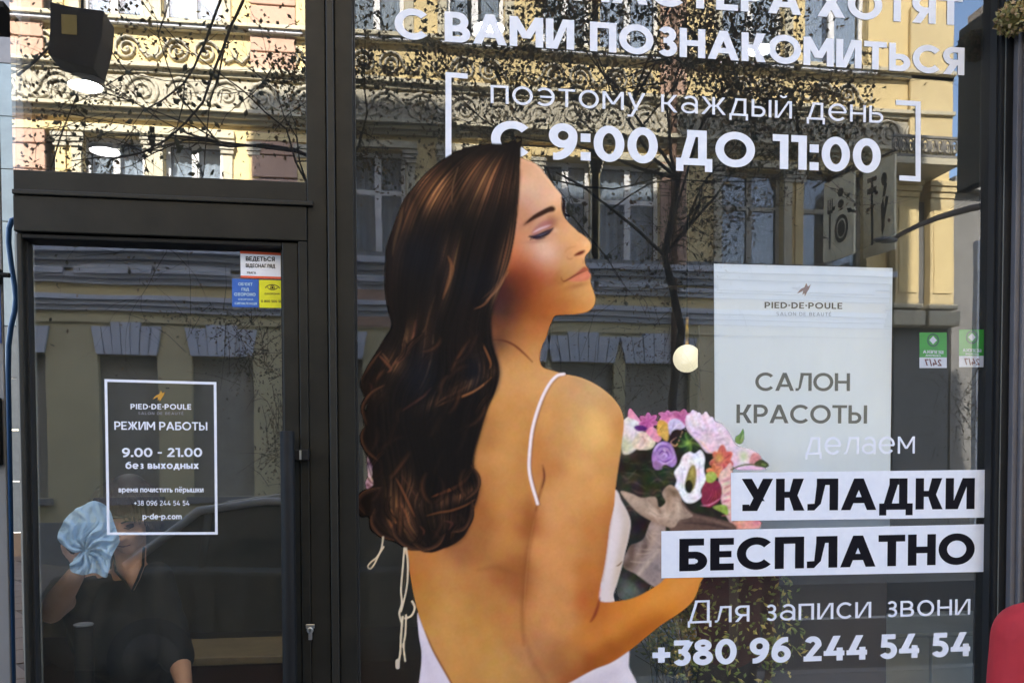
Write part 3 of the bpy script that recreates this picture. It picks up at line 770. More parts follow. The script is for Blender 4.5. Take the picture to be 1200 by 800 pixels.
for k in range(12): seg([(846 + rng.uniform(-2, 4), 560 + k * 4), (856, 556 + k * 4.2)], 2, [(240, 206, 190), (206, 120, 128), (220, 226, 180), (196, 90, 110)][k % 4], .7, .6)
put(pmask([(824, 566), (832, 562), (842, 564), (846, 574), (843, 586), (832, 594), (822, 588)], .5), (146, 36, 62), BOUQ_C)
for k in range(8): seg([(826 + k * 2, 568 + k), (834 + k, 578 + k), (828 + k * 1.5, 588)], 1.6, [(190, 66, 90), (100, 20, 40)][k % 2], .7, .6)
seg([(820, 592), (832, 591), (845, 583)], 2.0, (216, 120, 150), .8)
put(pmask([(826, 558), (830, 553), (837, 553), (840, 559), (835, 565), (828, 564)], .5), (166, 190, 62), BOUQ_C)
seg([(829, 556), (835, 557)], 2, (200, 216, 110), .8)
put(pmask([(835, 594), (845, 591), (852, 593), (853, 603), (846, 600)], .4), (140, 172, 62), BOUQ_C)
# white bell flower
put(pmask([(800, 534), (808, 529), (814, 531), (821, 527), (826, 536), (825, 550), (827, 562), (821, 574), (822, 582), (812, 589), (803, 588), (797, 580), (791, 571), (793, 562), (790, 553), (796, 544)], .45), (240, 234, 238), BOUQ_C)
put(pmask([(809, 547), (814, 545), (816, 556), (814, 570), (808, 577), (803, 573), (804, 560)], .6), (130, 128, 62), BOUQ_C)
put(pmask([(803, 566), (808, 562), (812, 568), (809, 577), (804, 575)], .5), (30, 30, 20), BOUQ_C)
glow(811, 553, 2, 6, (176, 176, 84), .8)
for P in ([(798, 545), (800, 560), (799, 575)], [(820, 540), (819, 555), (820, 570)], [(804, 536), (806, 545)], [(813, 583), (806, 584)]): seg(P, 1.4, (198, 190, 200), .7, .7)
# buds and stalk on the right
put(pmask([(862, 512), (867, 508), (871, 502), (872, 514), (868, 520), (862, 518)], .4), (122, 160, 66), BOUQ_C)
seg([(866, 516), (870, 507)], 1.2, (70, 104, 36), .8); seg([(868, 518), (871, 508)], 1, (196, 214, 140), .8)
put(pmask([(866, 545), (870, 540), (862, 540)], .4), (226, 196, 206), BOUQ_C)
put(pmask([(878, 540), (882, 531), (889, 532), (893, 540), (888, 545), (880, 544)], .5), (206, 132, 128), BOUQ_C)
put(pmask([(884, 543), (892, 538), (901, 544), (897, 548), (888, 548)], .4), (70, 80, 42), BOUQ_C)
seg([(892, 543), (898, 545)], 1.4, (150, 176, 80), .8)
seg([(857, 550), (866, 546), (876, 544), (888, 545)], 1.8, (96, 90, 50), .95, .4, False, BOUQ_C, True)
seg([(862, 549), (880, 548), (897, 549)], 4.5, (228, 176, 214), .95, .6, True, BOUQ_C, True)
glow(872, 535, 4, 4, (206, 214, 130), .7)
put(pmask([(857, 612), (866, 607), (886, 607), (893, 612), (890, 619), (857, 620)], .4, False), (238, 164, 136), BOUQ_C)
glow(886, 612, 5, 3, (220, 100, 130), .7); glow(865, 616, 4, 3, (226, 110, 90), .6)
# wrapping paper
put(pmask([(790, 590), (800, 588), (812, 600), (835, 606), (859, 613), (858, 622), (800, 626), (786, 622), (784, 606)], .5), (98, 76, 66), WRAP_C)
seg([(804, 604), (825, 607), (857, 616)], 3, (126, 100, 88), .7, .9); seg([(800, 612), (830, 614), (856, 619)], 3, (64, 48, 44), .7, 1)
put(pmask([(797, 590), (806, 598), (812, 604), (800, 608), (793, 606)], .4), (172, 148, 128), WRAP_C)
put(pmask([(762, 612), (772, 606), (780, 616), (779, 688), (765, 686), (745, 672), (730, 662), (738, 640), (746, 636), (755, 630)], .5), (158, 140, 132), WRAP_C)
for (x, y, sx, sy, c, a, an) in ((764, 630, 5, 16, (186, 160, 140), .8, 25), (748, 652, 4, 18, (190, 164, 142), .8, 35), (740, 645, 4, 12, (92, 68, 56), .8, 0), (755, 642, 3, 10, (86, 66, 60), .7, 20), (768, 665, 9, 10, (150, 136, 134), .8, 0), (735, 662, 6, 5, (80, 62, 50), .8, 0), (757, 662, 2, 20, (206, 184, 162), .7, 40), (745, 625, 8, 5, (44, 36, 34), .9, 0)):
    glow(x, y, sx, sy, c, a, an, (CLS == WRAP_C).astype(float))
put(pmask([(727, 576), (740, 578), (752, 583), (768, 582), (772, 594), (780, 588), (776, 578), (781, 570), (787, 568), (795, 575), (799, 588), (798, 602), (794, 612), (788, 618), (774, 614), (760, 608), (745, 598)], .5), (180, 154, 132), WRAP_C)
wm = (CLS == WRAP_C).astype(float)
for (x, y, sx, sy, c, a, an) in ((775, 602, 14, 3, (206, 182, 158), .8, 12), (789, 577, 6, 3, (110, 88, 66), .9, 30), (783, 585, 3, 7, (150, 124, 100), .8, 0), (765, 609, 14, 3, (140, 114, 96), .8, 22), (795, 596, 2, 8, (206, 184, 160), .8, 0), (748, 588, 10, 3, (196, 172, 148), .7, 25), (772, 597, 2, 6, (122, 98, 80), .8, -30)):
    glow(x, y, sx, sy, c, a, an, wm)
# --- dress behind the arm and at the bottom
put(pmask([(702, 570), (722, 574), (728, 586), (735, 599), (739, 612), (737, 628), (733, 645), (729, 662), (724, 680), (719, 696), (719, 706), (700, 708), (690, 650)], .5), (222, 208, 202), DRESS_C)
dm = (CLS == DRESS_C).astype(float)
for (x, y, sx, sy, c, a, an) in ((733, 625, 4, 26, (196, 176, 156), .7, 8), (724, 665, 4, 22, (206, 184, 160), .8, 10), (716, 640, 6, 30, (232, 220, 218), .8, 8), (731, 600, 4, 10, (206, 190, 176), .6, -20), (718, 590, 3, 12, (236, 226, 222), .5, -8)): glow(x, y, sx, sy, c, a, an, dm)
seg([(722, 663), (726, 661), (729, 657)], 1.4, (96, 66, 40), .9, .4)
put(pmask([(640, 800), (690, 780), (716, 774), (736, 760), (737, 780), (743, 793), (748, 806), (752, 840), (640, 840)], .5), (226, 216, 220), DRESS_C)
for (x, y, sx, sy, c, a, an) in ((715, 790, 20, 5, (208, 196, 204), .6, -20), (735, 800, 5, 16, (236, 228, 232), .7, -12), (690, 805, 20, 6, (214, 200, 204), .6, 0)): glow(x, y, sx, sy, c, a, an, (CLS == DRESS_C) * 1.0)
put(pmask([(489, 718), (492, 725), (497, 738), (508, 764), (528, 800), (548, 842), (484, 842), (489, 812), (493, 785), (494, 764), (491, 745)], .5), (222, 212, 222), HEM_C)
glow(500, 775, 4, 22, (206, 194, 206), .5, -20, (CLS == HEM_C) * 1.0)
# --- skin
skin = [(603, 178), (609.4, 184.5), (616, 187), (625, 190.6), (632.5, 195.6), (637.5, 202), (642.5, 208.8), (650, 218.8), (656, 226), (658.3, 230), (657.8, 238), (658, 245), (660, 252), (663.5, 257.5), (669, 263.5), (677.5, 271), (687.5, 278.8), (691.9, 284), (692.6, 290), (690, 295.2), (686.6, 299), (685.2, 303), (685.6, 307.5), (686.4, 311), (689.6, 315), (689.6, 318), (692.6, 322), (691.9, 328), (693, 334), (696, 342.5), (697.9, 350), (696.5, 357), (693, 362), (686, 366), (674, 368), (660, 368.6), (650.5, 370), (647, 376), (643.5, 384), (639.6, 396.5), (635.3, 405), (632.8, 415), (633, 424), (637, 430.6), (647.5, 434), (660, 437.6), (680, 442), (696, 449), (712, 460), (724, 473), (730, 486), (731, 500), (729, 516), (727, 532), (724, 552), (721, 574), (720, 590), (717, 604), (714, 618), (711, 644), (708, 664), (704, 684), (702, 702), (712, 705), (722, 704), (736, 702), (752, 696), (772, 684), (786, 674), (822, 674), (820, 684), (817, 694), (810, 706), (796, 718), (776, 731), (756, 747), (736, 763), (716, 776), (696, 784), (672, 797), (652, 810), (640, 842), (548, 842), (528, 800), (508, 764), (497, 738), (488, 710), (481, 676), (479, 654), (475, 636), (500, 560), (560, 380), (590, 240)]
fm = pmask(skin, .45)
SK = field([(612, 195, 214, 164, 126), (628, 200, 222, 176, 140), (620, 215, 212, 172, 142), (640, 218, 226, 180, 140), (650, 228, 234, 190, 152), (622, 240, 206, 164, 138), (640, 240, 206, 160, 128), (654, 246, 216, 160, 112),
            (610, 250, 190, 134, 96), (607, 275, 196, 134, 92), (612, 262, 190, 142, 112), (646, 262, 196, 148, 104), (658, 262, 214, 160, 112), (668, 272, 224, 174, 126), (664, 285, 206, 150, 104), (680, 284, 228, 172, 116), (688, 290, 232, 176, 122),
            (650, 280, 210, 160, 122), (615, 290, 212, 162, 128), (630, 292, 214, 176, 150), (642, 297, 210, 176, 156), (605, 297, 192, 112, 72), (620, 306, 204, 132, 98), (636, 308, 200, 140, 112), (652, 302, 204, 154, 112),
            (612, 316, 150, 80, 44), (630, 322, 166, 92, 56), (645, 318, 178, 112, 72), (660, 312, 196, 150, 96), (672, 306, 206, 156, 106), (656, 330, 170, 112, 64), (604, 330, 104, 58, 40), (620, 338, 148, 84, 44), (640, 342, 172, 108, 62),
            (660, 346, 184, 128, 72), (675, 340, 206, 156, 98), (690, 345, 222, 168, 106), (690, 358, 212, 150, 88), (672, 358, 196, 130, 68), (650, 362, 180, 110, 58), (630, 362, 158, 92, 48), (610, 356, 118, 66, 38), (596, 345, 70, 42, 36), (590, 365, 84, 52, 40),
            (600, 372, 150, 92, 54), (620, 380, 176, 112, 62), (640, 385, 186, 122, 70), (610, 395, 192, 134, 80), (628, 405, 196, 142, 88), (595, 395, 150, 100, 62), (590, 410, 176, 124, 76), (600, 425, 200, 148, 92), (620, 435, 204, 152, 96), (592, 445, 198, 146, 90),
            (645, 445, 206, 156, 102), (670, 455, 204, 158, 108), (690, 462, 206, 164, 114), (712, 476, 206, 158, 102), (725, 500, 196, 140, 82), (696, 498, 226, 178, 112), (700, 505, 222, 174, 110), (675, 490, 206, 160, 104), (650, 480, 202, 150, 92), (620, 470, 200, 146, 88),
            (590, 480, 196, 142, 84), (575, 500, 178, 126, 74), (600, 510, 196, 142, 84), (625, 530, 188, 130, 76), (655, 520, 200, 148, 92), (680, 530, 212, 162, 104), (710, 530, 204, 152, 92), (640, 545, 190, 130, 76), (585, 545, 200, 146, 88), (610, 560, 194, 138, 80),
            (570, 560, 188, 132, 78), (565, 600, 170, 112, 64), (590, 590, 194, 138, 80), (605, 600, 188, 130, 76), (618, 605, 164, 100, 56), (660, 570, 204, 150, 94), (690, 580, 206, 150, 92), (705, 600, 192, 130, 74), (640, 600, 206, 150, 96), (635, 640, 204, 144, 90), (665, 630, 200, 142, 86), (695, 630, 190, 130, 74),
            (560, 640, 172, 118, 70), (540, 645, 160, 108, 68), (500, 655, 182, 124, 72), (488, 665, 178, 118, 62), (520, 670, 192, 138, 82), (550, 672, 188, 132, 78), (585, 640, 186, 130, 76), (600, 665, 168, 108, 62), (612, 680, 158, 100, 58), (590, 675, 172, 112, 66), (575, 700, 184, 130, 74),
            (520, 710, 196, 144, 84), (545, 720, 188, 136, 76), (500, 700, 184, 130, 68), (600, 720, 190, 130, 76), (605, 740, 188, 132, 78), (560, 750, 194, 142, 80), (530, 760, 194, 142, 82), (580, 780, 198, 148, 86), (550, 800, 194, 140, 80), (610, 780, 190, 138, 84), (618, 760, 186, 132, 88),
            (630, 680, 206, 146, 92), (660, 680, 204, 144, 88), (690, 675, 188, 122, 66), (630, 720, 198, 140, 88), (655, 725, 200, 142, 86), (690, 690, 178, 108, 58), (628, 755, 188, 132, 86), (645, 770, 176, 118, 74), (640, 790, 186, 134, 86), (635, 810, 184, 128, 74), (665, 770, 184, 126, 70), (690, 745, 196, 128, 66), (720, 730, 202, 132, 64), (700, 715, 190, 118, 58),
            (750, 712, 206, 134, 62), (775, 700, 210, 138, 62), (800, 688, 214, 146, 72), (812, 692, 198, 132, 66), (740, 745, 184, 112, 50), (760, 728, 190, 116, 50), (715, 765, 168, 100, 46), (690, 778, 156, 92, 46), (665, 792, 158, 96, 54)], 9)
mu_ = np.array((196., 144., 92.)); SK = np.clip(mu_ + (SK - mu_) * 1.16, 0, 255)
put(fm, SK, SKIN_C)
sm = fm
# soft modelling lines of the body
seg([(636, 545), (637.5, 558), (635, 570), (631, 584), (628, 598)], 3.0, (96, 44, 26), .55, 1.6)
seg([(637, 548), (638, 560), (635, 572)], 1.5, (60, 26, 22), .7, .8)
seg([(628, 595), (622, 625), (617, 655), (614, 690), (612, 725), (614, 755)], 4.5, (120, 70, 36), .42, 3)
seg([(626, 608), (620, 640), (616, 680), (614, 715)], 1.2, (222, 166, 110), .35, .9)
seg([(703, 700), (700, 712), (696, 722), (692, 728)], 3.2, (112, 44, 30), .75, 1.4)
seg([(704, 688), (702, 700)], 1.6, (236, 120, 100), .5, .8)
seg([(719, 590), (714, 620), (710, 650), (706, 680)], 2.4, (158, 92, 60), .4, 1.6)
seg([(615, 745), (625, 775), (640, 800), (646, 830)], 5, (140, 92, 64), .4, 4)
seg([(560, 668), (580, 664), (600, 670), (612, 674)], 4, (130, 80, 44), .35, 3)
seg([(498, 738), (508, 762), (528, 798), (548, 838)], 1.8, (110, 62, 36), .8, .8)
seg([(578, 398), (590, 399), (602, 404), (613, 413), (624, 424)], 2.2, (84, 34, 20), .85, .8)
seg([(632, 405), (633, 424), (640, 431)], 1.6, (176, 110, 66), .5, 1)
seg([(660, 438.5), (684, 444), (700, 452), (716, 464), (727, 478), (730, 492)], 1.8, (236, 190, 136), .5, 1.0)
seg([(609, 188), (628, 194), (640, 208), (654, 226)], 2.0, (244, 206, 168), .5, 1.2)
seg([(610, 200), (607, 225), (606, 250)], 4, (150, 96, 62), .5, 2.5)
glow(592, 360, 10, 16, (58, 36, 34), .8, 0, sm); glow(600, 385, 22, 8, (130, 80, 48), .4, 20, sm); glow(640, 372, 24, 4, (140, 84, 44), .35, 0, sm)
glow(584, 400, 8, 10, (64, 42, 34), .6, 0, sm)
put(pmask([(575, 344), (579, 341), (582, 347), (580, 353), (576, 353)], .7), (178, 104, 70), solid=False)
# face: brow, lids, lashes
put(pmask([(613, 264.5), (618, 259), (626, 252.5), (634, 247.5), (642, 243.2), (647, 241.5), (650.5, 244), (649, 247.6), (642, 249), (634, 251.5), (626, 255.5), (619, 260.5)], .7), (62, 36, 26), solid=False)
glow(621, 258.5, 6, 2, (100, 62, 44), .5, -35, sm)
put(pmask([(623, 274), (628, 266), (636, 260), (643, 258), (648, 262), (645, 268), (636, 270), (628, 276)], 1.4) * .6, (150, 96, 100), solid=False)
glow(646, 258, 5, 4, (140, 92, 74), .55, 60, sm)
seg([(625, 272.5), (632, 268.5), (640, 265.5), (646, 263.5)], 2.4, (226, 204, 206), .85, .8)
put(pmask([(620, 276.8), (628, 275.2), (636, 271.6), (642, 269.2), (648.5, 267.6), (645.5, 271.2), (641, 274.8), (634.5, 277.6), (627, 279)], .7) * .95, (30, 24, 32), solid=False)
seg([(619, 277.4), (626, 278.6), (634, 277.8), (642, 274.6), (648, 268.6)], 1.7, (22, 16, 24), .9, .5)
for k in range(9): seg([(623 + k * 2.6, 278.6 - k * .85), (621 + k * 2.7, 282 - k * .9)], 1.0, (30, 22, 28), .7, .45)
seg([(620, 276), (625, 279), (632, 280), (640, 277.8)], 1.5, (34, 26, 40), .9, .5)
seg([(645, 270), (649, 266.5)], 1.5, (30, 24, 34), .85, .5)
glow(634, 275.4, 3, .8, (60, 66, 84), .4, -20, sm)
seg([(629, 276.4), (636, 274.6), (643, 271.4)], 1.0, (120, 128, 150), .55, .5)
seg([(628, 281.5), (636, 280.6), (643, 277)], 1.2, (150, 100, 82), .5, .7)
seg([(618, 260.5), (626, 254.6), (635, 249.8), (644, 245.4), (649, 244.4)], 5.4, (50, 28, 20), .92, .9)
glow(648, 262, 3.5, 6, (150, 98, 74), .4, 25, sm); glow(640, 262, 9, 2.5, (164, 108, 104), .45, -22, sm)
glow(628, 283, 8, 1.6, (152, 104, 88), .5, -5, sm); glow(651, 270, 2.5, 2.5, (226, 186, 156), .6, 0, sm)
seg([(658, 232), (661, 236), (660.5, 246), (663, 255)], 3.2, (40, 26, 28), .9, .7, True, SKIN_C, True)
seg([(662, 250), (668, 254)], 2.6, (32, 26, 36), .9, .5, True, SKIN_C, True)
seg([(676, 269), (680, 272.5)], 2.0, (36, 26, 34), .7, .5)
# nose, lips
put(pmask([(672.5, 299.5), (676, 296.5), (681, 294), (685.5, 293.6), (683, 297), (678, 299)], .6), (98, 42, 26), solid=False)
seg([(664.5, 300.5), (665.5, 303), (668.5, 303.6), (671, 302.4)], 1.5, (140, 82, 50), .35, 1.0)
seg([(662, 296), (666, 291), (674, 289)], 2.2, (178, 118, 74), .35, 1.4)
glow(687, 285.5, 3.5, 3.5, (244, 196, 148), .6, 0, sm)
put(pmask([(661, 329.4), (667, 325.8), (674, 321), (680, 316), (684, 312.8), (687, 313), (690, 315.4), (683, 318.2), (675, 322.6), (667, 327.2)], .7), (160, 88, 66), solid=False)
put(pmask([(666, 328.3), (674, 323.6), (683, 319.2), (690, 316.3), (692.2, 320), (691.6, 325), (688, 328.2), (681, 329.8), (673, 330)], .8), (206, 126, 98), solid=False)
seg([(664, 328.8), (660.5, 329.4), (658.2, 327.4), (657.6, 324.5)], 1.8, (112, 60, 38), .65, .7)
glow(660, 334.5, 4, 2, (216, 164, 110), .4, -20, sm)
glow(652, 326, 3, 6, (150, 94, 54), .35, 30, sm); glow(676, 334.5, 8, 1.4, (164, 108, 68), .45, -14, sm)
seg([(660, 330), (662, 329.4), (667, 326.8), (675, 322.2), (683, 318.6), (690, 316)], 1.5, (92, 36, 28), .8, .6)
glow(684, 324, 4, 2, (226, 150, 120), .6, -25, sm); glow(672, 336, 10, 2, (156, 104, 62), .35, -12, sm)
seg([(683, 304), (684, 310)], 2, (160, 104, 70), .35, 1)
glow(658, 333, 3, 3, (140, 92, 50), .4, 0, sm)
# strap of the dress
strap = [(661, 438), (653, 440), (645, 448), (637, 462), (630, 480), (624, 502), (621, 525), (620, 548), (623, 566), (628, 583), (630, 590)]
seg([(a + 2.4, b + .8) for a, b in strap], 2.2, (112, 76, 70), .5, 1.0, False)
seg(strap, 3.6, (242, 224, 222), 1, .6, False, STRAP_C, True)
seg([(a - .6, b) for a, b in strap], 1.2, (252, 244, 244), .8, .5, False)
# --- hair
hair = [(603, 162.5), (606.5, 167), (611, 166), (610, 176), (610, 185), (608.5, 205), (607, 222), (606, 240), (604.5, 262), (601, 286), (596, 308), (590, 326), (583, 346), (577, 362), (574, 380), (577, 401), (582.5, 420), (585.8, 439), (581, 457.8), (572, 472), (567, 490), (562, 507), (556.6, 524), (553.8, 546), (559, 558.6), (561.9, 571), (558.8, 584), (552.4, 600), (548, 620), (538, 633), (520.5, 641.5), (504, 646.8), (491, 643.7), (474, 639.4), (459, 634), (446, 628.8), (434, 620), (432, 606), (423, 605.4), (417.6, 597), (418.5, 583), (429, 574), (437, 568), (436, 558), (436, 545), (428, 530), (424.9, 520), (427, 503), (425.4, 490), (429.5, 474), (425.4, 462), (421.9, 448), (431.4, 429), (441, 412.5), (448, 400), (458.5, 382), (455.5, 367), (452.6, 350), (451.2, 338), (451.4, 313), (452.5, 290), (459, 270), (466.5, 250), (473, 234), (484, 220), (497.5, 204.5), (513, 191), (529, 180.6), (547, 173), (569.5, 168.6), (588, 168.6), (598, 166)]
hm = pmask(hair, .5)
hs = pmask(hair, 2.4)
rightside = np.clip((YY - 350) / 40, 0, 1) * np.clip((XX - 520) / 20, 0, 1)
hm = hm * (1 - rightside) + np.maximum(hs, pmask(hair, 1.2)) * rightside
# the pink garland inside the loop of hair, behind
put(pmask([(430, 534), (440, 536), (452, 540), (456, 552), (450, 566), (440, 572), (432, 576), (428, 566), (431, 556)], .6), (186, 150, 156), GARL_C)
for k in range(26):
    x, y = rng.uniform(431, 453), rng.uniform(537, 570)
    glow(x, y, rng.uniform(1, 2.6), rng.uniform(1, 2.2), [(226, 196, 200), (150, 104, 116), (206, 190, 120), (110, 74, 84), (232, 214, 214)][k % 5], .9)
HB = field([(600, 180, 34, 26, 22), (540, 180, 24, 20, 18), (480, 240, 58, 42, 30), (560, 200, 44, 32, 24), (520, 215, 60, 44, 30), (590, 240, 36, 26, 20), (540, 260, 26, 22, 20), (480, 300, 22, 28, 38), (500, 320, 24, 30, 42), (460, 290, 38, 24, 18), (550, 300, 26, 24, 24), (580, 320, 40, 28, 22), (530, 340, 24, 30, 40),
            (500, 370, 28, 20, 20), (550, 370, 30, 28, 26), (470, 420, 20, 20, 26), (490, 440, 18, 26, 40), (450, 440, 26, 16, 16), (440, 480, 18, 14, 12), (530, 420, 28, 26, 22), (560, 430, 24, 26, 36), (520, 480, 24, 24, 20), (560, 480, 26, 26, 22), (500, 540, 22, 20, 20), (540, 530, 24, 22, 20), (450, 520, 18, 15, 14), (460, 580, 30, 20, 14), (430, 590, 26, 18, 12), (500, 600, 26, 20, 14), (540, 600, 22, 14, 10), (500, 635, 18, 12, 10), (545, 560, 22, 18, 20)], 16)
keep = RGB.copy(), ALP.copy()
put(hm, HB, HAIR_C)
# strands: a family of curves between the left and the right contour, splatted with their own tone
Lc = spline([(598, 164), (560, 169), (529, 181), (500, 203), (478, 232), (463, 268), (452, 305), (453, 350), (458, 380), (445, 408), (426, 442), (428, 474), (426, 506), (432, 540), (440, 570), (438, 600), (455, 625), (480, 640), (500, 645)], False, 20)
Rc = spline([(604, 166), (608, 185), (608, 215), (605, 258), (600, 292), (592, 322), (583, 348), (576, 372), (576, 400), (584, 430), (580, 458), (570, 482), (560, 515), (554, 545), (560, 572), (554, 600), (545, 625), (525, 640), (510, 646)], False, 20)
Mc = spline([(602, 166), (590, 175), (575, 195), (560, 225), (545, 262), (535, 300), (527, 340), (515, 375), (508, 410), (505, 440), (490, 470), (485, 500), (495, 535), (500, 565), (490, 590), (495, 612), (500, 625), (505, 638), (505, 646)], False, 20)
nS = len(Lc)
acc = np.zeros((PH, PW, 3)); wgt = np.zeros((PH, PW))
HL = [(505, 222, 20, 20, 0, .95), (478, 250, 9, 22, 15, .75), (468, 290, 6, 30, 8, .35), (570, 212, 22, 20, 0, .85), (548, 218, 8, 20, 0, .5), (592, 300, 5, 34, 15, .75), (586, 335, 5, 16, 25, .9), (527, 320, 4, 26, 12, .8), (522, 300, 5, 16, 10, .4), (475, 405, 5, 26, 20, .55), (464, 425, 9, 12, -35, .55),
      (500, 400, 5, 40, 8, .35), (562, 425, 5, 22, -12, .5), (545, 452, 28, 5, -28, .65), (515, 468, 18, 5, -30, .55), (440, 460, 8, 10, 0, .3), (470, 600, 9, 26, -25, .75), (462, 620, 6, 16, -25, .7), (535, 582, 22, 5, -22, .6), (520, 610, 14, 8, 0, .3), (482, 575, 8, 22, -28, .45), (560, 240, 20, 14, 0, .3), (550, 400, 8, 30, 0, .16)]
batches = []
for k in range(1080):
    if k % 180 == 0: acc = np.zeros((PH, PW, 3)); wgt = np.zeros((PH, PW)); batches.append((acc, wgt))
    t = rng.rand(); amp = rng.normal(0, 1.0); ph = rng.rand() * 6.28
    if t < .5: C_ = Lc + (Mc - Lc) * (t * 2)
    else: C_ = Mc + (Rc - Mc) * (t * 2 - 1)
    s_ = np.linspace(0, 1, nS)[:, None]
    C_ = C_ + np.hstack([np.sin(s_ * 14 + ph) * (1.2 + 5 * np.clip(s_ - .45, 0, 1)) * amp * .8, np.cos(s_ * 11 + ph) * 1.5 * amp * np.clip(s_ * 2 - .4, 0, 1)])
    a0, a1 = (0.0, 1.0) if rng.rand() < .35 else tuple(sorted(rng.rand(2)))
    i0, i1 = int(a0 * (nS - 1)), int(a1 * (nS - 1))
    if i1 - i0 < 12: continue
    # resample densely
    q = C_[i0:i1]; d = np.r_[0, np.cumsum(np.hypot(*np.diff(q, axis=0).T))]
    u = np.arange(0, d[-1], .55); px_, py_ = np.interp(u, d, q[:, 0]), np.interp(u, d, q[:, 1])
    hl = np.zeros(len(u))
    for (hx_, hy_, sx, sy, an, am) in HL:
        c, s2 = math.cos(R(an)), math.sin(R(an)); du, dv = px_ - hx_, py_ - hy_
        hl = np.maximum(hl, am * np.exp(-.5 * (((du * c + dv * s2) / sx) ** 2 + ((-du * s2 + dv * c) / sy) ** 2)))
    tone = rng.uniform(.0, 1.0) ** 1.4
    br = np.clip(hl * (.10 + 1.75 * tone), 0, 1.25)[:, None]
    base = np.array((22, 17, 15)) * rng.uniform(.5, 1.7)
    hi = np.array([(142, 98, 62), (122, 82, 54), (164, 120, 78), (110, 70, 50)][k % 4])
    if (k % 7) == 0: hi = np.array((176, 124, 86))
    cc = base * (1 - br) + hi * br + rng.normal(0, 1.5, (1, 3))
    env = np.sin(np.pi * np.clip(np.linspace(0, 1, len(u)), .02, .98)) ** .3
    wd = .9 * env
    ix, iy = px_ - PX0 - .5, py_ - PY0 - .5
    fx, fy = np.floor(ix).astype(int), np.floor(iy).astype(int)
    for ox in (0, 1):
        for oy in (0, 1):
            w_ = (1 - abs(ix - fx - ox)) * (1 - abs(iy - fy - oy)) * wd
            X_, Y_ = fx + ox, fy + oy; ok = (X_ >= 0) & (X_ < PW) & (Y_ >= 0) & (Y_ < PH)
            np.add.at(wgt, (Y_[ok], X_[ok]), w_[ok]); np.add.at(acc, (Y_[ok], X_[ok]), cc[ok] * w_[ok][:, None])
for acc, wgt in batches:
    sc_ = acc / np.maximum(wgt, 1e-3)[..., None]
    mm = np.clip(wgt * .75, 0, .85) * hm
    RGB = RGB * (1 - mm[..., None]) + sc_ * mm[..., None]
# accent locks
hin = hm
def lock(P, w, c, a):
    seg(P, w, c, a, .8)
for P, w, c, a in (([(525, 300), (530, 315), (525, 332), (519, 350)], 4.5, (150, 98, 58), .8), ([(528, 310), (527, 328), (521, 345)], 1.6, (196, 142, 92), .7), ([(600, 300), (592, 322), (580, 340), (568, 356), (556, 362)], 3.0, (150, 100, 66), .8),
                   ([(596, 318), (584, 338), (570, 352)], 1.5, (204, 150, 106), .7), ([(588, 320), (578, 338), (565, 350)], 1.2, (120, 80, 54), .8), ([(510, 345), (504, 365), (498, 385), (488, 400)], 1.8, (98, 70, 48), .8), ([(508, 392), (506, 415), (500, 438), (492, 456)], 1.8, (112, 86, 64), .8),
                   ([(487, 375), (484, 395), (478, 412), (466, 424), (460, 426)], 4.0, (112, 70, 52), .8), ([(485, 390), (479, 408), (468, 420)], 1.6, (160, 112, 84), .7), ([(444, 416), (452, 424), (458, 432), (454, 436)], 3.4, (126, 80, 56), .75), ([(448, 414), (456, 424)], 1.4, (170, 120, 84), .7),
                   ([(565, 402), (570, 412), (575, 425), (574, 432)], 2.2, (166, 108, 66), .85), ([(576, 442), (565, 452), (548, 462), (530, 468), (512, 476)], 3.0, (158, 100, 58), .8), ([(572, 446), (556, 458), (536, 466)], 1.2, (206, 146, 92), .8), ([(548, 452), (534, 460), (518, 468), (508, 477)], 2.0, (128, 84, 56), .7),
                   ([(506, 454), (496, 464), (482, 474), (470, 482)], 3.2, (98, 58, 44), .8), ([(500, 462), (486, 472)], 1.4, (140, 88, 66), .7), ([(432, 448), (436, 454), (435, 462)], 3, (120, 66, 50), .6), ([(546, 406), (542, 414), (540, 424)], 3, (56, 50, 44), .8),
                   ([(428, 545), (430, 556), (434, 564), (440, 568)], 1.4, (70, 40, 30), .95), ([(447, 538), (448, 548), (444, 556), (438, 560)], 1.4, (44, 26, 20), .95), ([(418, 590), (424, 580), (434, 574), (446, 574)], 2.0, (98, 74, 58), .75),
                   ([(552, 552), (546, 562), (532, 572), (516, 578), (506, 582)], 3.0, (132, 78, 48), .85), ([(548, 558), (536, 568), (520, 575)], 1.2, (176, 112, 70), .7), ([(558, 584), (545, 592), (528, 598), (515, 600), (500, 604)], 2.6, (132, 84, 50), .75),
                   ([(464, 560), (472, 575), (480, 592), (486, 605)], 2.6, (140, 88, 56), .8), ([(470, 556), (480, 570), (490, 585)], 1.6, (96, 62, 44), .8), ([(458, 596), (462, 608), (468, 616)], 3.0, (176, 112, 66), .8), ([(455, 608), (460, 618), (464, 628)], 2.2, (150, 92, 56), .8),
                   ([(470, 590), (476, 602), (480, 612)], 2.0, (150, 92, 58), .7), ([(492, 616), (497, 622), (494, 628)], 2.0, (110, 64, 44), .7), ([(522, 610), (530, 613), (526, 620)], 2.6, (92, 56, 46), .7), ([(464, 622), (470, 632), (466, 638)], 2, (140, 96, 64), .7),
                   ([(472, 244), (468, 262), (463, 282), (460, 300)], 4.0, (104, 78, 52), .6), ([(492, 205), (480, 225), (474, 245), (472, 262)], 1.6, (24, 18, 16), .8), ([(543, 186), (534, 205), (530, 228), (528, 260)], 1.8, (24, 18, 16), .7), ([(537, 196), (531, 216), (529, 240)], 1.2, (170, 128, 86), .7)):
    lock(P, w, c, a)
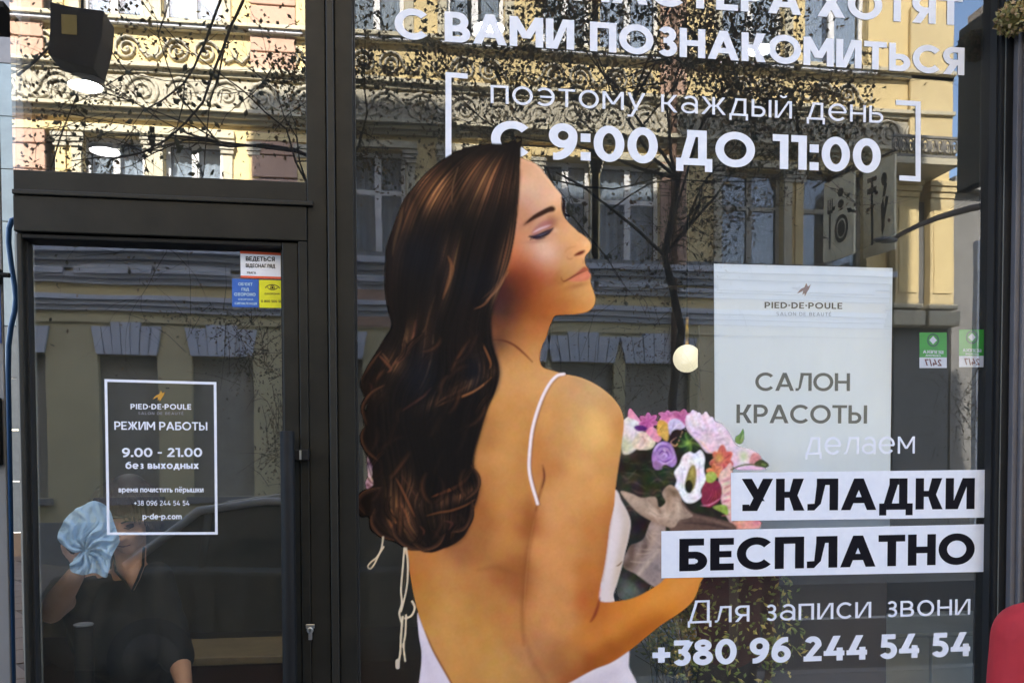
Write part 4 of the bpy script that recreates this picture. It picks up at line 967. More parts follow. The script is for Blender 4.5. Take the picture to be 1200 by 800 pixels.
# bundles of curled locks in the lower half
hbin = hm > .8
for k in range(70):
    x, y = rng.uniform(428, 572), rng.uniform(395, 640)
    ix_, iy_ = int(x - PX0), int(y - PY0)
    if not (0 <= ix_ < PW and 0 <= iy_ < PH and hbin[iy_, ix_]): continue
    ang = R(rng.uniform(95, 150) if y < 560 else rng.uniform(35, 150)); Ln = rng.uniform(18, 44); cv = rng.uniform(-.9, .9)
    for j in range(7):
        o = (j - 3) * rng.uniform(.9, 1.5); Pk = []
        for q in range(5):
            t = (q / 4 - .5) * Ln; aa = ang + cv * (q / 4 - .5)
            Pk.append((x + math.cos(aa) * t - math.sin(ang) * o, y + math.sin(aa) * t + math.cos(ang) * o + abs(t) * .06 * cv))
        Pk = [(min(max(a_, 414), 590), b_) for a_, b_ in Pk]
        bright = 1 - abs(j - 3) / 3.5
        c_ = np.array((20, 15, 13)) * (1 - .62 * bright) + np.array([(140, 88, 56), (104, 66, 46), (76, 50, 38)][k % 3]) * .62 * bright
        P_ = spline(Pk, False, 8); 
        if j % 2 and k % 2: c_ = np.array((14, 11, 11))
        n0 = RGB.copy(); seg(Pk, 1.5, c_, .55 if k % 3 else .8, .6)
        RGB = n0 * (1 - hm[..., None]) + RGB * hm[..., None]
# deep soft shadows inside the hair
for (x, y, sx, sy, an, a) in ((545, 262, 34, 9, 0, .35), (500, 500, 40, 30, 0, .55), (530, 530, 26, 30, 0, .5), (500, 350, 34, 22, 0, .3), (540, 385, 26, 14, 0, .35), (590, 270, 10, 30, 0, .2), (550, 178, 50, 5, -5, .6)): glow(x, y, sx, sy, (22, 20, 19), a, an, hin)
for (x, y, sx, sy, a) in ((488, 300, 22, 22, .45), (492, 440, 16, 20, .55), (560, 330, 26, 16, .35), (556, 436, 8, 16, .5)): glow(x, y, sx, sy, (20, 28, 42), a, 0, hin)
RGB = RGB * (1 - hm[..., None]) + (255 * (np.clip(RGB, 0, 255) / 255) ** 1.12) * hm[..., None]
# rolled curls that make the lower outline uneven
for P, w in (([(450, 452), (434, 462), (425, 478), (430, 496)], 6), ([(428, 500), (424, 512), (429, 526), (442, 538)], 6), ([(446, 572), (428, 577), (420, 588), (428, 600)], 8), ([(440, 598), (436, 612), (446, 626), (462, 632)], 7),
             ([(462, 612), (464, 628), (478, 640), (496, 643)], 8), ([(552, 546), (560, 558), (559, 572), (546, 584)], 6), ([(553, 588), (552, 604), (544, 618), (530, 622)], 8), ([(520, 626), (512, 638), (498, 643), (486, 636)], 8), ([(446, 412), (434, 428), (424, 444)], 5)):
    seg(P, w, (24, 17, 14), 1, .6, True, HAIR_C, True)
    for j, (o, c_, a_) in enumerate(((-w * .22, (150, 96, 60), .6), (w * .05, (92, 60, 42), .6), (w * .25, (54, 36, 28), .7), (-w * .36, (70, 46, 34), .5))):
        cx_, cy_ = np.mean([p[0] for p in P]), np.mean([p[1] for p in P])
        seg([(p[0] + (p[0] - cx_) / (math.hypot(p[0] - cx_, p[1] - cy_) + .1) * -o, p[1] + (p[1] - cy_) / (math.hypot(p[0] - cx_, p[1] - cy_) + .1) * -o) for p in P], 1.3, c_, a_, .5)
# loose dark strands over the outline
for k in range(60):
    i = rng.randint(0, nS - 40); side_ = Lc if k % 2 else Rc
    q = side_[i:i + rng.randint(20, 40)]
    off = rng.uniform(-2.6, 1.6); seg([(p[0] + (off if k % 2 else -off * .6), p[1] + rng.uniform(-1, 1)) for p in q[::8]], 1.0, (40, 28, 22), .6, .5, True, HAIR_C, k % 3 == 0)
seg([(603, 164), (606, 161), (611, 163), (609, 170)], 2.0, (30, 24, 20), .9, .6, True, HAIR_C, True)
# --- cords at the back of the dress
CR = (206, 190, 158)
for P, w in (([(449, 629), (447, 642), (442, 652), (435, 658), (431, 663), (434, 666), (439, 660), (444, 650), (450, 640)], 1.9), ([(474, 642), (472, 665), (470, 690), (471, 706), (468, 718), (471, 730)], 2.2), ([(476, 642), (478, 662), (477, 685), (473, 705), (470, 716)], 2.0),
             ([(483, 704), (486, 712), (482, 721), (475, 724)], 2.4), ([(472, 722), (470, 745), (469, 765), (466, 780)], 2.4), ([(476, 720), (475, 742), (473, 756), (475, 774)], 2.2)):
    seg(P, w, CR, 1, .6, False, CORD_C, True); seg([(a - .5, b) for a, b in P], w * .35, (236, 226, 200), .7, .4, False)
seg([(466, 774), (466, 781)], 5, (206, 192, 170), 1, .6, False, CORD_C, True)
# fine structure of petals, leaves and paper; faint mottling of the skin
bp = blur(rng.normal(0, 1, (PH, PW)), .9) - blur(rng.normal(0, 1, (PH, PW)), 1.0) * .0
rid = blur(rng.normal(0, 1, (PH, PW)), 1.6); rid = 1 - np.abs(rid) / rid.std()
bq_ = ((CLS == BOUQ_C) | (CLS == GARL_C)).astype(float); wq_ = (CLS == WRAP_C).astype(float); sq_ = (CLS == SKIN_C).astype(float)
big = blur(rng.normal(0, 1, (PH, PW)), 7); big /= big.std()
chrom = np.stack([blur(rng.normal(0, 1, (PH, PW)), 3.0) for _ in range(3)], -1); chrom /= chrom.std()
RGB = RGB * (1 + (bq_ * (bp * .032 / bp.std() + rid * .035) + wq_ * (rid * .05 + big * .05) + sq_ * big * .012)[..., None]) + chrom * (bq_ * 5 + sq_ * 1.3)[..., None]
for k in range(46):   # creases of the wrapping paper
    x, y = rng.uniform(728, 857), rng.uniform(570, 690); ix_, iy_ = int(x - PX0), int(y - PY0)
    if CLS[iy_, ix_] != WRAP_C: continue
    a_ = R(rng.uniform(-20, 75)); n0 = RGB.copy(); L_ = rng.uniform(6, 18)
    seg([(x - math.cos(a_) * L_, y - math.sin(a_) * L_), (x, y + rng.uniform(-2, 2)), (x + math.cos(a_) * L_, y + math.sin(a_) * L_)], 1.3, [(208, 186, 164), (110, 88, 76)][k % 2], .5, .8)
    RGB = n0 * (1 - wq_[..., None]) + RGB * wq_[..., None]
# stronger light and shade of the printed skin; calmer flower colours
for (x, y, sx, sy, c, a_, an) in ((697, 497, 9, 15, (244, 198, 124), .55, -15), (684, 575, 26, 16, (226, 168, 104), .35, 0), (650, 640, 12, 46, (222, 160, 104), .30, 4), (780, 697, 30, 7, (228, 160, 86), .4, -28), (534, 745, 16, 40, (214, 158, 94), .3, -20), (588, 520, 12, 40, (214, 156, 96), .3, 8), (622, 452, 26, 12, (222, 170, 110), .35, 10), (640, 294, 8, 7, (232, 192, 164), .5, 10), (628, 205, 10, 10, (230, 186, 148), .3, 30),
                                 (612, 330, 12, 20, (112, 56, 30), .45, 10), (640, 357, 26, 7, (150, 86, 42), .3, -5), (618, 625, 5, 34, (132, 78, 40), .35, 6), (598, 672, 18, 12, (140, 86, 46), .35, 10), (712, 640, 6, 50, (150, 92, 50), .35, 6), (745, 745, 40, 7, (140, 78, 32), .4, -32), (560, 600, 12, 50, (140, 88, 48), .3, 5), (655, 782, 20, 14, (150, 96, 56), .3, -20)):
    glow(x, y, sx, sy, c, a_, an, sq_)
lum = RGB.mean(-1, keepdims=True)
RGB = RGB * (1 - .16 * bq_[..., None]) + lum * (.16 * bq_)[..., None] + 6 * bq_[..., None] * (lum > 120)
RGB = lum * 0 + RGB + (RGB - lum) * (.10 * sq_)[..., None]
# slight print grain
gr = blur(rng.normal(0, 1, (PH, PW)), .8) * 5
RGB = np.clip(RGB + gr[..., None] * (RGB.mean(-1, keepdims=True) / 255 * .6 + .25), 0, 255)
print('decal painted')

# --- grid of print cells on the pane
PRINT_Y = -.0014
dd = fwd[None] + rr[None] * ((np.arange(PX0, PX0 + PW + 1) - 600) / F_PX)[:, None]
gx_, gy_ = np.meshgrid(np.arange(PX0, PX0 + PW + 1), np.arange(PY0, PY0 + PH + 1))
D = fwd + rr * ((gx_ - 600) / F_PX)[..., None] - uu * ((gy_ - CY) / F_PX)[..., None]
T_ = (PRINT_Y - CAM_P[1]) / D[..., 1]
P3 = CAM_P + D * T_[..., None]
ALP[ALP < .03] = 0
lincol = np.where(RGB / 255 <= .04045, RGB / 255 / 12.92, ((RGB / 255 + .055) / 1.055) ** 2.4)
PRINT_GAIN = np.array((1.0, .95, .97))
pm = bpy.data.materials.new('printed_film'); pm.use_nodes = True
n = pm.node_tree; b = n.nodes['Principled BSDF']
ca_n = n.nodes.new('ShaderNodeAttribute'); ca_n.attribute_name = 'print'
b.inputs['Roughness'].default_value = .6; b.inputs['Specular IOR Level'].default_value = .10
n.links.new(ca_n.outputs['Color'], b.inputs['Base Color']); n.links.new(ca_n.outputs['Alpha'], b.inputs['Alpha'])
decal = thing('window_sticker', 'life-size printed sticker of a dark-haired woman seen from behind with a bouquet', 'sticker')
names = {1: 'bare_skin', 2: 'dress', 3: 'hair', 4: 'bouquet', 5: 'cord', 6: 'wrapping_paper', 7: 'hair_garland', 8: 'dress', 9: 'shoulder_strap'}
CLS[(ALP > 0) & (CLS == 0)] = -1
for _ in range(6):
    z = CLS == -1
    if not z.any(): break
    for ax, sh in ((0, 1), (0, -1), (1, 1), (1, -1)):
        r_ = np.roll(CLS, sh, ax); z = CLS == -1; CLS[z & (r_ > 0)] = r_[z & (r_ > 0)]
CLS[CLS == -1] = 1
for cl, nm in names.items():
    sel = (CLS == cl) & (ALP > 0)
    if not sel.any(): continue
    r_, c_ = np.nonzero(sel); nf = len(r_)
    vid = np.full((PH + 1, PW + 1), -1)
    quad = np.stack([r_ + 1, c_, r_ + 1, c_ + 1, r_, c_ + 1, r_, c_], 1).reshape(-1, 4, 2)
    use = np.zeros((PH + 1, PW + 1), bool); use[quad[..., 0], quad[..., 1]] = True
    vid[use] = np.arange(use.sum())
    me = bpy.data.meshes.new(nm)
    me.vertices.add(int(use.sum())); me.vertices.foreach_set('co', P3[use].astype(np.float32).ravel())
    me.loops.add(nf * 4); me.loops.foreach_set('vertex_index', vid[quad[..., 0], quad[..., 1]].ravel().astype(np.int32))
    me.polygons.add(nf); me.polygons.foreach_set('loop_start', np.arange(0, nf * 4, 4, dtype=np.int32)); 
    me.update(calc_edges=True)
    # smooth colours at the cell corners: average of the touching cells
    pc = np.pad(lincol * ALP[..., None], ((1, 1), (1, 1), (0, 0))); pa = np.pad(ALP, 1)
    sc4 = pc[:-1, :-1] + pc[1:, :-1] + pc[:-1, 1:] + pc[1:, 1:]; sa4 = pa[:-1, :-1] + pa[1:, :-1] + pa[:-1, 1:] + pa[1:, 1:]
    vc = sc4 / np.maximum(sa4, 1e-4)[..., None] * PRINT_GAIN; va = sa4 / 4
    at_ = me.color_attributes.new('print', 'FLOAT_COLOR', 'POINT')
    at_.data.foreach_set('color', np.concatenate([vc[use], np.clip(va[use] * 1.15 - .08, 0, 1)[:, None]], 1).astype(np.float32).ravel())
    me.materials.append(pm)
    o = bpy.data.objects.new(nm, me); COL.objects.link(o); o.parent = decal
# ------------------------------------------------------------ lettering and signs on the glass
YL = -.0022
def sign_thing(name, label, cat, group=None): return thing(name, label, cat, group)
hd = sign_thing('window_lettering', 'white capital lettering across the top of the display window', 'lettering')
write_px('МАСТЕРА ХОТЯТ', (672, 0.5), (1128, 30.5), 36, YL, VINYL_W, hd, .215, 'text_line')
write_px('С ВАМИ ПОЗНАКОМИТЬСЯ', (462.5, 45), (1130, 88.5), 34, YL, VINYL_W, hd, .215, 'text_line')
write_px('поэтому каждый день', (575, 121), (1035, 144.5), 28.5, YL, VINYL_W, hd, .10, 'text_line')
tm_ = sign_thing('window_lettering', 'bold white offer hours inside two square brackets', 'lettering')
write_px('С 9:00 ДО 11:00', (575.5, 183.5), (1032, 203), 41, -.0007, VINYL_W, tm_, .215, 'text_line')
film([(522, 84.5), (548, 86.5), (548, 92.5), (529, 91), (529, 190), (522, 190)], -.0007, VINYL_W, 'bracket', tm_)
film([(1079, 119), (1079, 213), (1054, 211.5), (1054, 205.5), (1073, 206.5), (1073, 124.5), (1050, 123), (1050, 117)], YL, VINYL_W, 'bracket', tm_)
dl = sign_thing('window_lettering', 'thin white word overlapping the right edge of the white poster', 'lettering')
write_px('делаем', (944, 532.5), (1072, 531), 28, YL, VINYL_W, dl, .10, 'text_line')
b1 = sign_thing('lettering_band', 'upper white band with one bold black word', 'sticker')
film([(856.5, 553.6), (1162, 550), (1161, 606), (857, 610)], YL - .001, VINYL_W, 'band', b1)
write_px('УКЛАДКИ', (869, 598.5), (1142, 596), 37, YL - .0014, VINYL_K, b1, .225, 'text_line')
b2 = sign_thing('lettering_band', 'lower longer white band with one bold black word', 'sticker')
film([(775, 622), (1161.5, 613.7), (1161, 669.5), (775, 677)], YL - .001, VINYL_W, 'band', b2)
write_px('БЕСПЛАТНО', (796, 669), (1142, 660.5), 37, YL - .0014, VINYL_K, b2, .235, 'text_line')
l2 = sign_thing('window_lettering', 'thin white line of small letters under the lower band', 'lettering')
write_px('Для записи звони', (806, 730), (1137, 719.5), 26, YL - .0006, VINYL_W, l2, .105, 'text_line')
l3 = sign_thing('window_lettering', 'bold white phone number at the bottom of the display window', 'lettering')
write_px('+380 96 244 54 54', (764.5, 780.5), (1137, 768), 29, YL - .0006, VINYL_W, l3, .22, 'text_line')

def bird(cx, cy, s, y, m, parent):
    """small swallow-like emblem"""
    pts = [(-1, .55), (-.45, -.1), (.1, -.35), (.35, -.95), (.6, -.45), (1, -.75), (.75, -.1), (.5, .25), (.15, .9), (.1, .45), (-.2, .7), (-.1, .15), (-.45, .3)]
    a = at(cx, cy, y); k = (at(cx + 1, cy, y).x - a.x) * s
    return MB().prism([(a.x + px_ * k, a.z - py_ * k) for px_, py_ in pts], 'y', y, y + .0003).build('bird_emblem', m, parent)
# opening hours on the door pane
oh = sign_thing('opening_hours', 'white framed opening hours printed on the door glass', 'sticker')
fr = [(124, 445.6), (252, 449), (253.6, 624.5), (127, 625)]
def strip(a, b, w, y, m, name, parent):
    A, B = at(*a, y), at(*b, y); d = (B - A).normalized(); nrm = Vector((-d.z, 0, d.x)) * w / 2
    q = [A - d * w / 2 + nrm, A - d * w / 2 - nrm, B + d * w / 2 - nrm, B + d * w / 2 + nrm]
    return MB().prism([(p.x, p.z) for p in q], 'y', y, y + .0003).build(name, m, parent)
for i in range(4): strip(fr[i], fr[(i + 1) % 4], .0085, YL - .0004 * (i % 2), VINYL_W, 'border_line', oh)
bird(186, 464, 7.5, YL, GOLD_INK, oh)
write_px('PIED·DE·POULE', (153, 479.2), (224, 479.6), 6.2, YL, VINYL_W, oh, .19, 'text_line', gap=.16)
write_px('SALON DE BEAUTÉ', (162, 485.5), (215, 485.8), 3.0, YL, CHALK, oh, .12, 'text_line', gap=.3)
write_px('РЕЖИМ РАБОТЫ', (134, 503.2), (243, 504), 9.6, YL, VINYL_W, oh, .17, 'text_line')
write_px('9.00 - 21.00', (143, 535.2), (237, 535), 10.5, YL, VINYL_W, oh, .19, 'text_line')
write_px('без выходных', (147, 549), (233, 549), 8.6, YL, VINYL_W, oh, .19, 'text_line')
write_px('время почистить пёрышки', (139, 576.5), (238.5, 576.5), 6.4, YL, VINYL_W, oh, .18, 'text_line')
write_px('+38 096 244 54 54', (157, 592), (222, 592), 5.8, YL, VINYL_W, oh, .14, 'text_line')
write_px('p-de-p.com', (167, 608), (213, 608), 6.6, YL, VINYL_W, oh, .19, 'text_line')
# small security stickers
s1 = sign_thing('warning_sticker', 'small white sticker with orange edges at the top of the door glass', 'sticker')
film([(281.5, 294), (331, 296.5), (331, 327), (282, 325.5)], YL, VINYL_W, 'backing', s1)
film([(281.5, 294), (331, 296.5), (331, 299.4), (281.5, 297)], YL - .0004, VINYL_R, 'edge_strip', s1)
film([(282, 322.8), (331, 324.3), (331, 327), (282, 325.5)], YL - .0004, VINYL_R, 'edge_strip', s1)
write_px('ВЕДЕТЬСЯ', (288, 305.6), (322, 306.2), 5.2, YL - .0006, VINYL_K, s1, .2, 'text_line')
write_px('ВІДЕОНАГЛЯД', (288, 313.2), (322.5, 314), 4.4, YL - .0006, VINYL_K, s1, .2, 'text_line')
write_px('УВАГА', (289, 320.6), (300, 321), 2.6, YL - .0006, VINYL_K, s1, .18, 'text_line')
s2 = sign_thing('security_sticker', 'blue square sticker with lines of small white writing', 'sticker')
film([(272, 326.5), (303, 327.4), (303, 360), (272, 359.5)], YL, VINYL_B, 'backing', s2)
VW2 = mat('pale_print', lin((170, 196, 214)), .5)
write_px("ОБ'ЄКТ", (279, 334.4), (296, 334.8), 3.4, YL - .0004, VW2, s2, .2, 'text_line')
write_px('ПІД', (283, 340.6), (292, 340.8), 3.4, YL - .0004, VW2, s2, .2, 'text_line')
write_px('ОХОРОНОЮ', (274.5, 346.6), (301, 347), 3.8, YL - .0004, VW2, s2, .22, 'text_line')
write_px('ОХОРОНА', (279, 351.6), (297, 351.8), 2.0, YL - .0004, VW2, s2, .2, 'text_line')
write_px('СИГНАЛІЗАЦІЯ', (275, 356.6), (301, 357), 2.6, YL - .0004, VW2, s2, .2, 'text_line')
s3 = sign_thing('security_sticker', 'yellow square sticker with a printed eye', 'sticker')
film([(303.6, 328), (335, 328.6), (335, 360.8), (304, 360.4)], YL, VINYL_Y, 'backing', s3)
OL = mat('olive_ink', lin((92, 84, 10)), .5)
c0 = at(319.3, 337, YL); k1 = at(320.3, 337, YL).x - c0.x
def arcfilm(cx, cz, rx, rz, a0, a1, w, y, m, name, parent, n=20):
    o, i_ = [], []
    for k in range(n + 1):
        a = R(a0 + (a1 - a0) * k / n); o.append((cx + rx * math.cos(a), y, cz + rz * math.sin(a))); i_.append((cx + (rx - w) * math.cos(a), y, cz + (rz - w) * math.sin(a)))
    return MB().add(o + i_, [(k, k + 1, k + 2 + n, k + 1 + n) for k in range(n)]).build(name, m, parent)
arcfilm(c0.x, c0.z - 2.2 * k1, 9.2 * k1, 6.2 * k1, 15, 165, 1.1 * k1, YL - .0004, OL, 'eye_print', s3)
arcfilm(c0.x, c0.z + 1.4 * k1, 6.4 * k1, 4.4 * k1, 190, 350, .9 * k1, YL - .0004, OL, 'eye_print', s3)
arcfilm(c0.x, c0.z, 2.8 * k1, 2.8 * k1, 0, 360, .8 * k1, YL - .0006, OL, 'eye_print', s3)
arcfilm(c0.x, c0.z, 1.3 * k1, 1.3 * k1, 0, 360, 1.3 * k1, YL - .0008, VINYL_K, 'pupil_print', s3)
write_px('ОХОРОНА', (310, 345.2), (328, 345.4), 2.2, YL - .0004, OL, s3, .2, 'text_line')
write_px('0 800 500 500', (306, 354.2), (333, 354.6), 3.0, YL - .0004, OL, s3, .2, 'text_line')

# white poster hanging inside, just behind the pane
YPo = .085
PAPER = mat('poster_paper', lin((240, 246, 252)), .7, noise=4, col2=lin((234, 241, 248)))
po = sign_thing('poster', 'white paper salon poster hung inside the display window', 'poster')
film([(837, 309), (1046, 314), (1042.5, 624), (838.5, 624)], YPo, PAPER, 'paper', po, .004)
yq = YPo - .0008
bird(942, 339.5, 8, yq, BROWN_INK, po)
write_px('PIED·DE·POULE', (896, 361), (987, 362), 7.2, yq, VINYL_NAVY, po, .19, 'text_line', gap=.16)
write_px('SALON DE BEAUTÉ', (910, 369.6), (974, 370.2), 4.0, yq, GREY_INK, po, .12, 'text_line', gap=.3)
write_px('САЛОН', (885, 457.6), (996, 458), 21, yq, VINYL_NAVY, po, .165, 'text_line')
write_px('КРАСОТЫ', (863, 495.4), (1016, 496), 21.5, yq, VINYL_NAVY, po, .165, 'text_line')
# two small green stickers on an inner pane; their faces look into the shop, so they read mirrored
def mirrored(text, p0, p1, cap, y, m, parent, w=.2):
    o = write_px(text, p0, p1, cap, y, m, parent, w, 'text_line')
    a, b = at(*p0, y), at(*p1, y); cx = (a.x + b.x) / 2
    for v in o.data.vertices: v.co.x = 2 * cx - v.co.x
    o.data.update(); return o
for (x0, x1, y0, y1, lab) in ((1077.5, 1109.5, 389.5, 431, 'green and white square sticker nearer the poster'), (1124, 1154, 386, 430, 'green and white square sticker nearest the right post')):
    st = sign_thing('window_sticker', lab, 'sticker')
    ys = .020
    ym = y0 + (y1 - y0) * .70
    film([(x0, y0), (x1, y0), (x1, ym), (x0, ym)], ys, VINYL_G, 'backing', st)
    film([(x0, ym + .1), (x1, ym + .1), (x1, y1), (x0, y1)], ys, VINYL_W, 'backing', st)
    c = at((x0 + x1) / 2, y0 + 9, ys - .0005); kk = at((x0 + x1) / 2 + 1, y0 + 9, ys).x - c.x
    arcfilm(c.x, c.z, 6.5 * kk, 6.5 * kk, 0, 360, 1.5 * kk, ys - .0005, mat('dark_green_ink', lin((24, 84, 60)), .5), 'emblem_ring', st)
    MB().prism([(c.x - 4 * kk, c.z), (c.x, c.z - 4 * kk), (c.x + 4 * kk, c.z), (c.x, c.z + 4 * kk)], 'y', ys - .0007, ys - .0004).build('emblem', VINYL_W, st)
    mirrored('БЕЗПЕКА', (x0 + 4, ym - 4.5), (x1 - 4, ym - 4.4), 3.6, ys - .0006, VINYL_W, st)
    mirrored('ОХОРОНА', (x0 + 7, ym - 1), (x1 - 7, ym - 1), 2.2, ys - .0006, VINYL_W, st)
    mirrored('24/7', (x0 + 6, y1 - 2.6), (x1 - 6, y1 - 2.5), 7.6, ys - .0006, mat('maroon_ink', lin((110, 40, 50)), .5), st)
# ------------------------------------------------------------ inside the salon
room = dict(x1=XR + 1.6, y1=5.2, z1=3.4)
WALLD = mat('dark_interior_wall', lin((92, 88, 80)), .8, noise=2)
CEIL = mat('dark_ceiling', lin((70, 68, 64)), .85, noise=3)
FLOORD = mat('dark_parquet', lin((74, 60, 50)), .5, noise=5)
# the party wall towards the passage runs slantwise
wa, wb = (XL - .010, .066), (X(22.6, room['y1']), room['y1'])
plan = [wa, (room['x1'], .066), (room['x1'], room['y1']), wb]
MB().prism(plan, 'z', .0, .10).build('salon_floor', FLOORD, kind='structure')
MB().prism([(wa[0], .066), (room['x1'] + .2, .066), (room['x1'] + .2, 5.4), wb], 'z', room['z1'], room['z1'] + .2).build('salon_ceiling', CEIL, kind='structure')
MB().prism([(wb[0] + .03, 5.2), (room['x1'], 5.2), (room['x1'], 5.4), (wb[0] + .03, 5.4)], 'z', .0, room['z1'] - .002).build('salon_wall', WALLD, kind='structure')
MB().prism([wa, (wa[0] + .025, .066), (wb[0] + .028, wb[1] - .0), wb], 'z', .0, room['z1'] - .002).build('salon_wall', WALLD, kind='structure')
MB().box(room['x1'] + .002, .42, .0, room['x1'] + .2, 5.2, room['z1'] - .002).build('salon_wall', WALLD, kind='structure')
# downlights: ring, emitting disc
LAMP = mat('lamp_disc', (1, .98, .95), .5, emit=(1, .97, .95), estr=14)
RINGM = mat('white_ring', (.7, .7, .7), .4)
def lamp_at(px, py, r, lab):
    zc = room['z1'] - .012
    # where the sight line meets the ceiling
    d = fwd + rr * ((px - 600) / F_PX) - uu * ((py - CY) / F_PX)
    t = (zc - CAM_P[2]) / d[2]; p = CAM_P + d * t
    L = thing('ceiling_lamp', lab, 'ceiling lamp', 'round ceiling lamps in the salon', (p[0], p[1], zc))
    MB().lathe((0, 0, 0), [(r, .011), (r, -.012), (r - .010, -.016), (r - .012, -.006)], 28).build('ring', RINGM, L)
    MB().lathe((0, 0, 0), [(.0005, -.0065), (r - .013, -.0065), (r - .013, -.001), (.0005, -.001)], 28).build('diffuser', LAMP, L)
lamp_at(100, 98, .085, 'round glowing ceiling lamp under the dark hanging box in the pane above the door')
lamp_at(123, 175, .088, 'lowest round glowing ceiling lamp, seen above the door')
lamp_at(573, 30, .072, 'round glowing ceiling lamp behind the second row of capitals, left half')
lamp_at(890, 55, .066, 'round glowing ceiling lamp behind the second row of capitals, right half')
# pendant
pp_ = at(805, 420, 1.0); pr_ = .5 * (at(822, 420, 1.0).x - at(791, 420, 1.0).x)
pe = thing('pendant_lamp', 'small cream globe pendant on a brass rod beside the white poster', 'pendant lamp')
MB().ball(pp_, pr_, 24, 14).build('globe', mat('opal_globe', (.9, .87, .7), .4, emit=(1, .90, .62), estr=.125), pe)
MB().tube([(pp_.x, 1.0, pp_.z + pr_ * .9), (pp_.x, 1.0, pp_.z + pr_ * 1.0 + .13)], .0085, 10).build('rod', mat('brass', lin((190, 150, 70)), .3, metal=1.0), pe)
MB().tube([(pp_.x, 1.0, pp_.z + pr_ + .13), (pp_.x, 1.0, room['z1'])], .003, 6).build('cord', BLACK, pe)
# dark board behind the poster
ds = thing('display_stand', 'dark brown upright board behind the white poster', 'stand')
DKB = mat('dark_brown_board', lin((62, 52, 46)), .6, noise=6)
a, b = at(820.5, 392, .14), at(1040, 640, .14)
MB().box(a.x, .14, .1, b.x, .165, at(820, 380, .14).z).build('board', DKB, ds, bevel=.002)
MB().box(a.x - .02, .10, .1, b.x + .02, .30, .14).build('foot', DKB, ds, bevel=.002)
# grey window seat with dark dividers
ws = thing('display_bench', 'grey boxed window seat with dark dividers at the bottom of the window', 'bench')
GB = mat('grey_board', lin((190, 198, 190)), .6, noise=3, col2=lin((172, 180, 172)))
ysx = .42
zt_ = at(1000, 744, ysx).z
for k, (pa, pb) in enumerate(((560, 734), (737, 914), (934, 1092), (1095, 1230))):
    MB().box(X(pa, ysx), ysx, .12, X(pb, ysx), ysx + .03, zt_ - .02).build('panel', GB, ws, bevel=.003)
MB().box(X(560, ysx), ysx + .005, .1, X(1230, ysx), ysx + .5, .118).build('plinth', BLACK, ws)
MB().box(X(560, ysx), ysx + .004, zt_ - .018, X(1230, ysx), ysx + .50, zt_).build('seat_board', GB, ws, bevel=.004)
MB().box(X(916, .36), .36, .12, X(932, .36), .40, at(920, 684, .36).z).build('divider', BLACK, ws, bevel=.003)
# dark red armchair on the far side of the seat
ac = thing('armchair', 'dark wine red armchair behind the window seat', 'armchair')
WINE = mat('wine_velvet', lin((130, 36, 50)), .85, noise=14, col2=lin((100, 28, 40)), bump=.1)
yc = 1.25
cx0, cx1, czt = X(870, yc), X(1046, yc), at(950, 672, yc).z
sh = MB(); w_ = cx1 - cx0
sh.prism([(yc + .52, .35), (yc + .66, .35), (yc + .74, czt - .04), (yc + .70, czt), (yc + .62, czt)], 'x', cx0 + .08, cx1 - .08)
sh.build('backrest', WINE, ac, bevel=.04)
MB().box(cx0 + .1, yc + .02, .38, cx1 - .1, yc + .54, .54).build('seat', WINE, ac, bevel=.04)
for s_ in (0, 1):
    xx = cx0 if s_ == 0 else cx1 - .12
    MB().prism([(yc, .34), (yc + .68, .34), (yc + .70, czt - .10), (yc + .30, .74), (yc, .70)], 'x', xx, xx + .12).build('armrest', WINE, ac, bevel=.03)
for xx in (cx0 + .06, cx1 - .06):
    for yy in (yc + .06, yc + .60): MB().tube([(xx, yy, .10), (xx, yy, .36)], [.012, .02], 8).build('leg', BLACK, ac)
# second piece of wine red: curtain further back, right of the plant
# leafy plant in a planter, between seat and pane
pl = thing('potted_plant', 'bushy green-gold plant under the lower white band', 'plant')
LEAF = mat('plant_leaf', lin((150, 158, 76)), .55, noise=20, col2=lin((86, 104, 46)))
LEAF2 = mat('plant_leaf_gold', lin((220, 200, 110)), .55, noise=20, col2=lin((160, 140, 60)))
ypl = .24
pb_ = at(850, 700, ypl)
MB().box(pb_.x - .36, ypl - .09, .12, pb_.x + .15, ypl + .11, .42).build('planter', mat('dark_planter', (.03, .03, .032), .6), pl, bevel=.006)
stm = MB(); lf = MB()
for k in range(70):
    bx_ = pb_.x + rng.uniform(-.33, .12); by_ = ypl + rng.uniform(-.06, .08)
    tx_, tz_ = rng.uniform(735, 912), rng.uniform(672, 810)
    if tx_ > 880 and tz_ > 735: continue
    tip = at(tx_, tz_, ypl + rng.uniform(-.10, .10)); tip.y = ypl + rng.uniform(-.12, .12)
    P_ = [Vector((bx_, by_, .40)), Vector((bx_ * .7 + tip.x * .3, by_, .40 + (tip.z - .40) * .6)), tip]
    stm.tube(P_, [.004, .003, .0015], 5)
def leafq(mb, c, d, up_, L, w_):
    """a leaf folded along its midrib"""
    d = d.normalized(); s_ = d.cross(up_).normalized(); n_ = s_.cross(d).normalized()
    p0, p1 = c, c + d * L; m_ = c + d * L * .5 + n_ * L * .06
    mb.add([p0, m_ + s_ * w_ - n_ * w_ * .4, p1, m_ - s_ * w_ - n_ * w_ * .4, m_], [(0, 1, 4), (1, 2, 4), (2, 3, 4), (3, 0, 4)])
